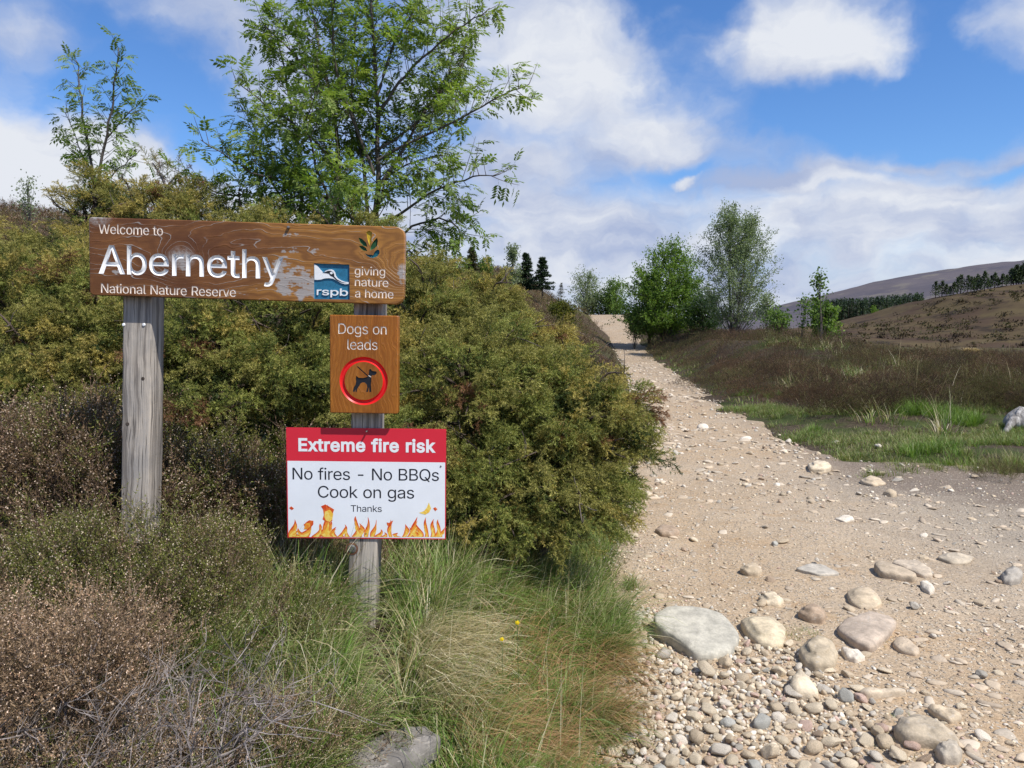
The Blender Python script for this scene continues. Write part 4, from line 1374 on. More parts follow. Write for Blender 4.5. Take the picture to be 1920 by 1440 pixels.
#          stem, leaf, leaf2, bell, bell2
HP = {'brown': [(0.170, 0.115, 0.085), (0.155, 0.105, 0.056), (0.215, 0.140, 0.080), (0.66, 0.53, 0.42), (0.36, 0.24, 0.17)],
      'green': [(0.120, 0.090, 0.055), (0.140, 0.160, 0.038), (0.215, 0.210, 0.056), (0.66, 0.56, 0.43), (0.32, 0.24, 0.14)],
      'grey': [(0.38, 0.33, 0.30), (0.230, 0.165, 0.120), (0.27, 0.185, 0.13), (0.52, 0.40, 0.32), (0.34, 0.24, 0.18)],
      'pink': [(0.200, 0.145, 0.105), (0.280, 0.190, 0.112), (0.370, 0.262, 0.165), (0.74, 0.58, 0.46), (0.56, 0.36, 0.24)],
      'rust': [(0.105, 0.070, 0.048), (0.135, 0.078, 0.044), (0.195, 0.108, 0.060), (0.22, 0.145, 0.105), (0.145, 0.088, 0.062)],
      'dark': [(0.064, 0.046, 0.036), (0.062, 0.043, 0.031), (0.086, 0.060, 0.041), (0.16, 0.115, 0.095), (0.105, 0.070, 0.055)],
      'olive': [(0.105, 0.084, 0.048), (0.112, 0.112, 0.038), (0.155, 0.140, 0.052), (0.30, 0.24, 0.15), (0.20, 0.15, 0.08)]}


def mound(acc, c, rx, ry, h, n, pals, lib, s0=0.22, lean=(0, 0), splay=0.8, tone=1.0, tuft=False):
    """shoots rising from a low dome of ground cover"""
    a = rng.uniform(0, 6.283, n)
    r = np.sqrt(rng.uniform(0, 1, n))
    ux, uy = r * np.cos(a), r * np.sin(a)
    if tuft:                                            # shoots stand in tufts with dark gaps between
        nc = max(5, n // 26)
        ca, cr = rng.uniform(0, 6.283, nc), np.sqrt(rng.uniform(0, 1, nc))
        own = rng.integers(0, nc, n)
        gx, gy = rng.normal(size=n) * 0.036 / rx, rng.normal(size=n) * 0.036 / ry
        ux, uy = (cr * np.cos(ca))[own] + gx, (cr * np.sin(ca))[own] + gy
        r = np.minimum(np.hypot(ux, uy), 1.0)
        lift = rng.uniform(0.72, 1.12, nc)[own]
        cl_ = rng.uniform(0.75, 1.25, nc)[own]
    x, y = c[0] + ux * rx, c[1] + uy * ry
    base = H(x, y)
    z = base + np.maximum(h - s0, 0) * np.sqrt(np.maximum(1 - r ** 2, 0)) * np.where(rng.random(n) < 0.75, rng.uniform(0.78, 1.0, n), rng.uniform(0.3, 0.8, n))
    sx, sy = (gx * rx / 0.036 * 0.42, gy * ry / 0.036 * 0.42) if tuft else (0.0, 0.0)
    if tuft:
        z = base + (z - base) * lift
    d = unit(np.stack([ux * splay * (0.6 if tuft else 1) + sx + lean[0], uy * splay * (0.6 if tuft else 1) + sy + lean[1], np.full(n, 0.9)], 1) + (0.14 if tuft else 0.24) * rng.normal(size=(n, 3)))
    s = s0 * rng.uniform(0.65, 1.3, n)
    pos = np.stack([x, y, z], 1)
    tip = pos + d * s[:, None]
    ok = ~((tip[:, 0] > -0.9) & (tip[:, 0] < -0.2) & (tip[:, 2] > 0.68) & (tip[:, 1] < 3.1)) & ~((np.abs(tip[:, 0] + 1.41) < 0.09) & (tip[:, 1] > 2.78) & (tip[:, 1] < 3.1)) & ~((np.abs(tip[:, 0] + 0.56) < 0.09) & (tip[:, 1] > 2.78) & (tip[:, 1] < 3.1))
    pos, d, s = pos[ok], d[ok], s[ok]
    k = rng.integers(0, len(lib), len(pos))
    q = np.array([0 if rng.random() < pals[0][1] else 1 for _ in range(len(pos))]) if len(pals) > 1 else np.zeros(len(pos), int)
    R = frames(d, rng.uniform(0, 6.28, len(d)))
    for i in range(len(lib)):
        for j in range(len(pals)):
            m_ = (k == i) & (q == j)
            if m_.any():
                instance(acc, lib[i], pos[m_], R[m_], s[m_], np.array(HP[pals[j][0]]) * tone, 0.25, 0.22)


def heather_bush(label, px, py, Y, rx, ry, h, n, pals, s0=0.2, lean=(0, 0), splay=0.8, lib=None):
    x = ray(px, py)[0] * Y
    base = np.array([x, Y, float(H(x, Y))])
    acc = Acc()
    mound(acc, base, rx, ry, h, int(n * 1.15), pals, lib or HEATH_FINE, s0, lean, splay, tuft=True)
    o = acc.build('heather_bush', M_HEATHER, None, base)
    o.location = base
    tag(o, label, 'heather', 'heather bushes in front of the junipers')
    return o


heather_bush("large pinkish brown heather bush in the near left corner, thick with dried bells", 45, 1200, 1.95, 0.34, 0.30, 0.47, 640, [('pink', 0.75), ('brown', 1)], 0.20)
heather_bush("dark mossy green heather at the very bottom below the pinkish brown heather", -10, 1400, 1.55, 0.30, 0.24, 0.20, 300, [('green', 0.5), ('pink', 1)], 0.17)
heather_bush("speckled green heather bush hiding the foot of the left post", 235, 1000, 2.5, 0.40, 0.32, 0.54, 760, [('green', 0.88), ('brown', 1)], 0.22)
heather_bush("round green heather with pale bells between the left post and the fire risk sign", 425, 1030, 2.62, 0.28, 0.26, 0.46, 500, [('green', 0.9), ('brown', 1)], 0.21)
heather_bush("tall straggly brown heather left of the left post, under the yellowish juniper", 60, 860, 3.1, 0.55, 0.36, 0.80, 900, [('brown', 0.7), ('green', 1)], 0.30)
heather_bush("tall brown heather tight against the left side of the left post", 175, 800, 3.35, 0.28, 0.26, 0.86, 420, [('brown', 0.7), ('green', 1)], 0.30)
heather_bush("upright heather right of the left post, in front of the green juniper", 400, 850, 3.35, 0.42, 0.28, 0.66, 640, [('green', 0.55), ('brown', 1)], 0.28)
heather_bush("brown heather behind the fire risk sign, beside the trio of signs' post", 560, 850, 3.5, 0.32, 0.24, 0.66, 420, [('brown', 0.7), ('green', 1)], 0.28)
heather_bush("low heather dotted with white bells at the bottom edge left of the grey slab", 545, 1410, 1.98, 0.16, 0.13, 0.18, 300, [('green', 0.5), ('pink', 1)], 0.14)
heather_bush("small reddish heather tuft at the bottom between grey twigs and the slab", 480, 1330, 2.1, 0.12, 0.10, 0.16, 120, [('rust', 0.6), ('pink', 1)], 0.13)
heather_bush("dim heather low behind the right post's foot", 610, 1080, 3.25, 0.24, 0.16, 0.34, 220, [('brown', 0.6), ('green', 1)], 0.2)


# bare grey twigs of an old heather
def twig_template(seed):
    r = np.random.default_rng(seed)
    V, T, Kk = [], [], []

    def grow_(p, d, L, wd, depth):
        n = 5
        pts = [p]
        for i in range(n):
            d = unit(d + r.normal(size=3) * 0.16 + np.array([0, 0, 0.05]))
            pts.append(pts[-1] + d * L / n)
        for i in range(n):
            w0, w1 = wd * (1 - i / n * 0.6), wd * (1 - (i + 1) / n * 0.6)
            for e in (np.array([1.0, 0.3, 0]), np.array([-0.2, 1.0, 0.2])):
                s = unit(np.cross(d, e))
                b = len(V)
                V.extend([pts[i] - s * w0, pts[i] + s * w0, pts[i + 1] + s * w1, pts[i + 1] - s * w1])
                T.extend([(b, b + 1, b + 2), (b, b + 2, b + 3)]); Kk.extend([r.integers(0, 3)] * 4)
        if depth:
            for i in range(3 + (depth > 1)):
                j = r.integers(1, n + 1)
                grow_(pts[j], unit(d + r.normal(size=3) * 0.55), L * r.uniform(0.4, 0.7), wd * 0.55, depth - 1)
    grow_(np.zeros(3), np.array([0, 0, 1.0]), 0.62, 0.0075, 2)
    return np.array(V), np.array(T), np.array(Kk)


TWIGS = [twig_template(90 + i) for i in range(5)]
TW = [(0.27, 0.235, 0.215), (0.19, 0.16, 0.14), (0.34, 0.30, 0.28)]


def twig_bush(label, px, py, Y, rx, ry, n, s0, lean, h=0.12):
    x = ray(px, py)[0] * Y
    base = np.array([x, Y, float(H(x, Y))])
    root = empty('heather_bush', base)
    tag(root, label, 'heather', 'heather bushes in front of the junipers')
    a = rng.uniform(0, 6.283, n)
    r = np.sqrt(rng.uniform(0, 1, n))
    px_, py_ = base[0] + rx * r * np.cos(a), base[1] + ry * r * np.sin(a)
    pos = np.stack([px_, py_, H(px_, py_) + rng.uniform(-0.02, h, n)], 1)
    d = unit(np.array(lean) + 0.38 * rng.normal(size=(n, 3)))
    acc = Acc()
    k = rng.integers(0, len(TWIGS), n)
    for i in range(len(TWIGS)):
        m_ = k == i
        instance(acc, TWIGS[i], pos[m_], frames(d[m_], rng.uniform(0, 6.28, m_.sum())), s0 * rng.uniform(0.7, 1.3, m_.sum()), TW, 0.25)
    acc.build('bare_twigs', M_BARK, root, base)
    acc = Acc()
    mound(acc, base + np.array([0.02, 0.08, 0]), rx * 1.1, ry * 1.1, 0.22, int(n * 2.0), [('pink', 0.6), ('green', 1)], HEATH_FINE, 0.16, tuft=True)
    acc.build('dry_shoots', M_HEATHER, root, base)
    return root


twig_bush("half dead heather of bare silvery twigs sweeping to the right at the bottom left", 270, 1370, 1.85, 0.26, 0.20, 84, 0.32, (0.55, 0.12, 0.75), 0.14)
twig_bush("bare heather twigs lying low along the bottom left edge, below the pinkish heather", 110, 1420, 1.65, 0.24, 0.14, 60, 0.32, (0.75, 0.1, 0.45), 0.12)


# ------------------------------------------------------------------ grass
def blades(acc, pos, L, az, bend, wd, col, tipcol=None, up=1.0, seg=4):
    """curved tapering blades"""
    n = len(pos)
    t = np.linspace(0, 1, seg + 1)
    dirh = np.stack([np.cos(az), np.sin(az), np.zeros(n)], 1)
    side = np.stack([-np.sin(az), np.cos(az), np.zeros(n)], 1)
    tw = rng.uniform(-1.2, 1.2, n)
    side = side * np.cos(tw)[:, None] + np.array([0, 0, 1.0]) * np.sin(tw)[:, None] * 0.4 + dirh * np.sin(tw)[:, None] * 0.8
    ang = bend[:, None] * t[None]                      # angle from upright grows along the blade
    init = rng.uniform(0.02, 0.25, n)[:, None]
    dt = L[:, None] / seg
    hx = np.concatenate([np.zeros((n, 1)), np.cumsum(np.sin(ang[:, 1:] + init) * dt, 1)], 1)
    hz = np.concatenate([np.zeros((n, 1)), np.cumsum(np.cos(ang[:, 1:] + init) * dt, 1)], 1)
    C = pos[:, None] + dirh[:, None] * hx[..., None] + np.array([0, 0, 1.0]) * (hz * up)[..., None]
    wv = wd[:, None] * (1 - t[None] ** 1.6) * 0.5
    A = C - side[:, None] * wv[..., None]
    B = C + side[:, None] * wv[..., None]
    V = np.concatenate([A[:, :-1], B[:, :-1], C[:, -1:]], 1)      # seg + seg + 1
    T = []
    for i in range(seg - 1):
        T += [(i, seg + i, seg + i + 1), (i, seg + i + 1, i + 1)]
    T.append((seg - 1, 2 * seg - 1, 2 * seg))
    k = 2 * seg + 1
    TT = np.array(T)[None] + (np.arange(n) * k)[:, None, None]
    cc = np.repeat(col[:, None], k, 1)
    if tipcol is not None:
        tt = np.concatenate([t[:-1], t[:-1], t[-1:]])
        f = (np.clip((tt - 0.45) / 0.55, 0, 1) ** 1.3)[None, :, None]
        cc = cc * (1 - f) + tipcol[:, None] * f
    acc.add(V.reshape(-1, 3), TT.reshape(-1, 3), cc.reshape(-1, 3))


G_GREEN = np.array([(0.155, 0.255, 0.044), (0.110, 0.195, 0.034), (0.215, 0.300, 0.072), (0.170, 0.230, 0.056)])
G_STRAW = np.array([(0.58, 0.49, 0.28), (0.48, 0.40, 0.22), (0.66, 0.59, 0.41), (0.40, 0.32, 0.17)])
G_TAN = np.array([(0.50, 0.29, 0.14), (0.40, 0.23, 0.11), (0.58, 0.39, 0.21), (0.30, 0.19, 0.09)])
G_OLIVE = np.array([(0.180, 0.190, 0.055), (0.240, 0.225, 0.085), (0.140, 0.165, 0.045), (0.30, 0.27, 0.12)])


def pick(pal, n):
    return pal[rng.integers(0, len(pal), n)] * rng.uniform(0.75, 1.2, (n, 1))


def tufts(acc, cx, cy, per, L, wd, pal, mixpal=None, mixp=0.0, spread=0.05, bend=(0.5, 1.9), wind=None, windk=0.0, up=1.0, tip=None):
    """a tuft at every (cx, cy)"""
    n = len(cx) * per
    i = np.repeat(np.arange(len(cx)), per)
    r = np.abs(rng.normal(size=n)) * spread
    a = rng.uniform(0, 6.283, n)
    x, y = cx[i] + r * np.cos(a), cy[i] + r * np.sin(a)
    pos = np.stack([x, y, H(x, y) - 0.01], 1)
    az = a + rng.normal(size=n) * 0.5
    if wind is not None:
        wx, wy = np.cos(az) * (1 - windk) + math.cos(wind) * windk, np.sin(az) * (1 - windk) + math.sin(wind) * windk
        az = np.arctan2(wy, wx)
    Lk = np.asarray(L)[i] if np.ndim(L) else np.full(n, L)
    Lk = Lk * rng.uniform(0.5, 1.25, n)
    col = pick(pal, n) * np.repeat(rng.uniform(0.8, 1.2, (len(cx), 1)), per, 0)
    if mixpal is not None:
        m_ = rng.random(n) < mixp
        col[m_] = pick(mixpal, m_.sum())
    tc_ = None
    if tip is not None:
        tc_ = np.where(rng.random(n)[:, None] < tip, pick(G_STRAW, n), col)
    b = rng.uniform(*bend, n)
    w_ = wd * rng.uniform(0.6, 1.2, n) * np.where(rng.random(n) < 0.14, 1.9, 1.0)
    post = ((np.abs(x + 0.56) < 0.075) | (np.abs(x + 1.41) < 0.075)) & (y > 2.85) & (y < 3.05)
    k = ~post
    q_ = x / np.maximum(y, 0.1)
    Lk = np.where((q_ > -0.232) & (q_ < -0.155) & (y > 2.2) & (y < 3.0), Lk * 0.15, Lk)       # trodden round the post's foot
    blades(acc, pos[k], Lk[k], az[k], b[k], w_[k], col[k], None if tc_ is None else tc_[k], up)


def scatter(px0, px1, Y0, Y1, n, keep):
    """n points spread over the land seen between two photo columns, kept where keep(x, y) says so"""
    y = rng.uniform(Y0, Y1, n * 4)
    x0, x1 = (px0 - 960) / F_PX * y, (px1 - 960) / F_PX * y
    y = y[rng.random(len(y)) < y / Y1]
    x = rng.uniform((px0 - 960) / F_PX * y, (px1 - 960) / F_PX * y)
    ok = rng.random(len(x)) < keep(x, y)
    return x[ok][:n], y[ok][:n]


# the verge on the left, from the bottom edge up under the junipers
g = Acc()


def verge(x, y):
    dl, _ = sides(x, y)
    d = -dl
    return (sm((d + 0.02) / 0.16) * sm((1.75 - d) / 0.35)) * np.where((x < -0.62) & (y < 2.2), 0.25, 1.0) * np.where((np.abs(x + 0.33) < 0.17) & (y < 2.22), 0.0, 1.0) * np.where((np.abs(x + 0.52) < 0.16) & (y > 2.4) & (y < 2.9), 0.25, 1.0)


cx, cy = scatter(330, 1200, 1.75, 4.3, 1500, verge)
dl, _ = sides(cx, cy)
d = -dl
zone = fbm(cx * 2.2, cy * 2.2, 51, 3)
red = (d < 0.36 + 0.4 * zone) & (cy > 2.0) & (cy < 4.0)
pxs = 960 + cx / cy * F_PX
strw = (zone > 0.10) & ~red & (pxs > 560) & (pxs < 900) & (cy > 2.25)
grn = ~red & ~strw
tufts(g, cx[grn], cy[grn], 34, 0.17 + 0.09 * rng.random(grn.sum()), 0.0046, G_GREEN, G_STRAW, 0.22, 0.045, (0.4, 2.0), 0.4, 0.25, tip=0.4)
tufts(g, cx[strw], cy[strw], 34, 0.19 + 0.10 * rng.random(strw.sum()), 0.0038, G_STRAW, G_OLIVE, 0.45, 0.05, (0.9, 2.3), 0.1, 0.35)
tufts(g, cx[red], cy[red], 34, 0.17 + 0.10 * rng.random(red.sum()), 0.0042, G_TAN, G_GREEN, 0.55, 0.05, (0.7, 2.2), -0.2, 0.4)
y0_ = rng.uniform(6, 15, 700)
x0_ = np.interp(y0_, _Y, _XL) - rng.uniform(0.05, 1.9, 700)
tufts(g, x0_, y0_, 22, 0.22, 0.009, G_OLIVE, G_STRAW, 0.35, 0.09, (0.4, 1.8), tip=0.3)
# the strip under the overhanging juniper
x0_ = rng.uniform(-0.75, 0.02, 420)
y0_ = rng.uniform(3.6, 6.2, 420)
tufts(g, np.interp(y0_, _Y, _XL) + x0_, y0_, 30, 0.22, 0.0046, G_GREEN, G_OLIVE, 0.35, 0.05, (0.4, 1.8), 0.2, 0.3, tip=0.25)
# a thin short sward filling between them
cx, cy = scatter(300, 1180, 1.75, 4.6, 1600, verge)
tufts(g, cx, cy, 16, 0.08, 0.0040, G_GREEN, G_OLIVE, 0.5, 0.05, (0.3, 1.8), tip=0.4)
# lush wisps: at the post's left, at the bottom centre and under the drooping juniper
for px, py0, Y, n_, r_, L_ in ((555, 1180, 2.85, 55, 0.20, 0.38), (500, 1270, 2.4, 110, 0.24, 0.27), (640, 1330, 2.3, 60, 0.18, 0.22), (930, 1400, 2.12, 70, 0.15, 0.23), (1060, 1390, 2.25, 46, 0.10, 0.20), (1090, 1240, 2.75, 36, 0.10, 0.2), (860, 1300, 2.4, 30, 0.12, 0.22),
                               (1095, 1010, 3.7, 60, 0.16, 0.34), (1120, 1060, 3.45, 40, 0.12, 0.28), (760, 1110, 3.1, 45, 0.22, 0.30), (860, 1090, 3.3, 45, 0.22, 0.32), (1000, 1080, 3.5, 50, 0.2, 0.30),
                               (40, 1060, 2.7, 30, 0.12, 0.32), (330, 1180, 2.3, 34, 0.16, 0.30), (250, 1080, 2.2, 14, 0.12, 0.30)):
    x0 = (px - 960) / F_PX * Y
    aa, rr_ = rng.uniform(0, 6.28, n_), np.sqrt(rng.random(n_)) * r_
    tufts(g, x0 + rr_ * np.cos(aa), Y + rr_ * np.sin(aa) * 0.8, 40, L_ * rng.uniform(0.7, 1.2, n_), 0.0050, G_GREEN, G_STRAW, 0.15, 0.04, (0.5, 2.1), 0.5, 0.3, tip=0.3)
# dry tussock thrown over to the right, low centre right
for px, Y, n_, r_, pal in ((985, 2.45, 18, 0.10, G_TAN), (820, 2.75, 30, 0.15, G_STRAW), (710, 2.58, 34, 0.16, G_STRAW), (1080, 2.85, 22, 0.13, G_TAN), (1120, 3.3, 18, 0.12, G_TAN), (780, 2.45, 14, 0.10, G_STRAW), (870, 2.35, 14, 0.1, G_TAN),
                           (450, 2.25, 10, 0.1, G_STRAW)):
    x0 = (px - 960) / F_PX * Y
    aa, rr_ = rng.uniform(0, 6.28, n_), np.sqrt(rng.random(n_)) * r_
    tufts(g, x0 + rr_ * np.cos(aa), Y + rr_ * np.sin(aa) * 0.8, 38, 0.30 * rng.uniform(0.7, 1.2, n_), 0.0032, pal, G_OLIVE, 0.2, 0.03, (1.2, 2.5), -0.35, 0.6)
# long single stalks
n_ = 420
x, y = scatter(420, 1170, 2.0, 4.0, n_, verge)
n_ = len(x)
blades(g, np.stack([x, y, H(x, y)], 1), rng.uniform(0.28, 0.5, n_), rng.uniform(-0.6, 1.6, n_), rng.uniform(0.2, 1.3, n_), np.full(n_, 0.0022), pick(G_STRAW, n_))
tag(g.build('verge_grass', M_GRASS), "long mixed green and straw grass on the bank below the signs", 'grass', kind='stuff')

# broad sedge leaves hanging in front of the heather
g = Acc()
n_ = 90
x = rng.uniform(-1.55, -0.55, n_)
y = rng.uniform(2.15, 2.75, n_)
blades(g, np.stack([x, y, H(x, y) + 0.06], 1), rng.uniform(0.25, 0.5, n_), rng.uniform(-2.5, 0.8, n_), rng.uniform(1.0, 2.6, n_), rng.uniform(0.004, 0.007, n_), np.where(rng.random((n_, 1)) < 0.5, pick(G_STRAW, n_), pick(G_GREEN, n_)), seg=6)
tag(g.build('sedge_leaves', M_GRASS), "broad pale sedge leaves straggling through the near heather", 'grass', kind='stuff')

# right verge: turf strip along the track and the bright tufts by the stump
g = Acc()


def right_strip(x, y):
    _, dr = sides(x, y)
    r = -dr + 0.5 * fbm(x * 1.2, y * 1.2, 61, 3)
    wide = np.where((y < 13) & (x > 3.6), 5.5, 1.3)
    patch = np.where((y < 12) & (x > 3.9), 0.06 + 0.94 * (fbm(x * 0.9, y * 1.1, 63, 3) + 0.5 * fbm(x * 2.6, y * 2.6, 64, 2) > 0.10), 0.4 + 0.6 * (fbm(x * 1.6, y * 1.6, 63, 3) > -0.12))
    return sm((r + 0.05) / 0.35) * sm((wide - r) / 0.7) * patch


cx, cy = scatter(1150, 2050, 6.0, 14, 3600, right_strip)
nz = fbm(cx * 1.1, cy * 1.1, 66, 3)
a_ = nz > -0.05
tufts(g, cx[a_], cy[a_], 20, 0.13, 0.006, G_GREEN, G_OLIVE, 0.4, 0.06, (0.3, 1.7), tip=0.3)
tufts(g, cx[~a_], cy[~a_], 18, 0.10, 0.006, G_OLIVE, G_GREEN, 0.4, 0.07, (0.4, 1.9), tip=0.4)
cx, cy = scatter(1130, 1700, 13, 46, 1300, right_strip)
tufts(g, cx, cy, 9, 0.16, 0.018, G_OLIVE, G_GREEN, 0.5, 0.12, (0.3, 1.7), tip=0.3)
for px, py, n_, r_, L_, pal in ((1735, 775, 40, 0.42, 0.26, 0), (1800, 790, 34, 0.26, 0.22, 0), (1890, 745, 44, 0.42, 0.34, 0), (1690, 760, 20, 0.3, 0.2, 0), (1760, 850, 30, 0.36, 0.16, 0), (1850, 880, 26, 0.4, 0.15, 1), (1700, 880, 26, 0.36, 0.12, 1),
                                (1905, 880, 22, 0.24, 0.2, 1), (1522, 810, 9, 0.08, 0.14, 0), (1600, 860, 8, 0.15, 0.1, 1), (1650, 895, 8, 0.15, 0.1, 1), (1460, 745, 12, 0.3, 0.14, 0), (1400, 740, 12, 0.3, 0.14, 0)):
    p = on_ground(px, py, 3)
    aa, rr_ = rng.uniform(0, 6.28, n_), np.sqrt(rng.random(n_)) * r_
    tufts(g, p[0] + rr_ * np.cos(aa), p[1] + rr_ * np.sin(aa), 46, L_ * rng.uniform(0.7, 1.2, n_), 0.0055, (np.array([(0.15, 0.27, 0.036), (0.115, 0.215, 0.028), (0.19, 0.28, 0.05)]), G_OLIVE)[pal], G_GREEN, 0.3, 0.06, (0.3, 1.3), tip=0.15)
tag(g.build('turf', M_GRASS), "short green turf and tufts along the right side of the track", 'grass', kind='stuff')
g = Acc()

# tufts strayed on to the bare peat of the margin
cx, cy = rng.uniform(3.3, 5.6, 46), rng.uniform(6.1, 8.6, 46)
_, dr_ = sides(cx, cy)
k_ = (dr_ > -0.5) & (dr_ < 0.75)
tufts(g, cx[k_], cy[k_], 60, 0.10, 0.006, G_GREEN, G_OLIVE, 0.4, 0.09, (0.3, 1.7), tip=0.35)

def moor_gaps(x, y):
    _, dr = sides(x, y)
    return sm((-dr - 1.0) / 1.0) * (fbm(x * 0.5, y * 0.4, 87, 3) > 0.05)


cx, cy = scatter(1180, 2050, 10, 24, 230, moor_gaps)
tufts(g, cx, cy, 40, 0.36, 0.012, G_GREEN, G_STRAW, 0.40, 0.14, (0.3, 1.6), tip=0.4)
tag(g.build('turf', M_GRASS), "olive and straw grass clumps growing up through the moor heather", 'grass', kind='stuff')

# pale dead stalks standing over the moor, and a straw coloured mound
g = Acc()
for px, py, n_, L_ in ((1700, 720, 26, 0.95), (1560, 700, 14, 0.8), (1620, 690, 10, 0.8), (1850, 700, 16, 0.9), (1780, 640, 18, 0.9), (1490, 690, 12, 0.6), (1660, 660, 10, 0.9), (1750, 760, 14, 0.7), (1900, 650, 12, 0.9)):
    p = on_ground(px, py + 45, 5)
    x, y = p[0] + rng.normal(size=n_) * 0.25, p[1] + rng.normal(size=n_) * 0.25
    blades(g, np.stack([x, y, H(x, y)], 1), L_ * rng.uniform(0.6, 1.15, n_), rng.uniform(0, 6.28, n_), rng.uniform(0.1, 1.1, n_), np.full(n_, 0.007), pick(G_STRAW, n_))
tag(g.build('dead_stalks', M_GRASS), "pale bent dead grass stalks standing out of the heather moor", 'grass', kind='stuff')
g = Acc()
p = on_ground(1822, 660, 6)
n_ = 70
aa, rr_ = rng.uniform(0, 6.28, n_), np.sqrt(rng.random(n_)) * 0.42
tufts(g, p[0] + rr_ * np.cos(aa), p[1] + rr_ * np.sin(aa) * 0.6, 60, 0.36, 0.007, G_STRAW * np.array([1.05, 0.95, 0.9]), None, 0, 0.06, (1.0, 2.3))
o = g.build('grass_tussock', M_GRASS, None, p)
o.location = p
tag(o, "pale straw coloured tussock of dead grass on the moor", 'tussock')

# three yellow flowers in the verge
for i, (px, py, lb) in enumerate(((941, 1199, "yellow flower in the verge grass, the lower of the close pair"), (970, 1168, "yellow flower in the verge grass, the upper of the close pair nearest the track"),
                                  (579, 1165, "tiny yellow flower in the grass just left of the right post's foot"))):
    Y = 2.55 if i < 2 else 2.8
    p = at(px, py, Y)
    s = Solid()
    a = np.arange(5) * 1.2566
    for q in a:
        c_ = np.array([math.cos(q), 0.25, math.sin(q)])
        t_ = np.array([-math.sin(q), 0.0, math.cos(q)])
        s.add([(0, 0, 0), tuple(c_ * 0.005 + t_ * 0.004), tuple(c_ * 0.009), tuple(c_ * 0.005 - t_ * 0.004)], [(0, 1, 2), (0, 2, 3)])
    root = empty('buttercup', p)
    tag(root, lb, 'flower', 'yellow flowers in the verge')
    s.build('petal', bpy.data.materials.get('petal_yellow') or plain('petal_yellow', (0.80, 0.58, 0.01), 0.4, 0.4), root)
    w_ = Acc()
    gz = float(H(p[0], p[1])) - p[2]
    tube(w_, [(0, 0, gz), (0.004, 0.002, gz * 0.5), (0, 0.002, 0)], 0.001, 4, (0.07, 0.12, 0.03))
    w_.build('stalk', M_GRASS, root)


# ------------------------------------------------------------------ heather moor (too many to count: one sheet of growth each side)
def moor(name, label, px0, px1, bands, keep, pals):
    acc = Acc()
    for Y0, Y1, n, rx, h, shoots, lib, s0 in bands:
        x, y = scatter(px0, px1, Y0, Y1, n, keep)
        hue = fbm(x * 0.35, y * 0.35, 71, 3) + 0.25 * rng.normal(size=len(x))
        for i in range(len(x)):
            a, b = pals[int(np.clip((hue[i] + 0.5) * len(pals), 0, len(pals) - 1))]
            k = rng.uniform(0.7, 1.3)
            mound(acc, (x[i], y[i]), rx * k, rx * k, h * rng.uniform(0.5, 1.4), int(shoots * k * k), [(a, 0.8), (b, 1)], lib, s0, tone=rng.uniform(0.65, 1.4))
    tag(acc.build(name, M_HEATHER), label, 'heather', kind='stuff')


def right_moor(x, y):
    _, dr = sides(x, y)
    r = -dr + 1.2 * fbm(x * 0.9, y * 0.6, 81, 4) - np.where(y > 16, 0.12, 0.5)
    near = np.where(x > 3.9, sm((y - 10.6 - 1.6 * fbm(x * 0.6, y * 0.4, 83, 3)) / 1.3), 1.0)
    return sm(r / 0.6) * near


moor('moor_heather', "dark russet heather moor spreading right of the track", 1140, 2080,
     [(9, 14, 190, 0.34, 0.46, 330, HEATH_LOW, 0.085), (14, 22, 320, 0.46, 0.46, 270, HEATH_LOW, 0.10), (22, 42, 560, 0.62, 0.52, 150, HEATH_LOW, 0.15)], right_moor,
     [('rust', 'dark'), ('dark', 'rust'), ('dark', 'olive'), ('rust', 'brown'), ('olive', 'dark'), ('dark', 'rust'), ('olive', 'rust')])


def left_hill(x, y):
    dl, _ = sides(x, y)
    return sm((-dl - 0.5) / 0.8)


moor('hill_heather', "brown heather covering the hillside behind the junipers", -120, 1160,
     [(9, 17, 300, 0.42, 0.42, 46, HEATH_LOW, 0.26), (17, 34, 1000, 0.55, 0.45, 46, HEATH_LOW, 0.28), (34, 62, 900, 0.80, 0.50, 40, HEATH_LOW, 0.36)], left_hill,
     [('dark', 'rust'), ('rust', 'dark'), ('brown', 'rust'), ('olive', 'rust')])


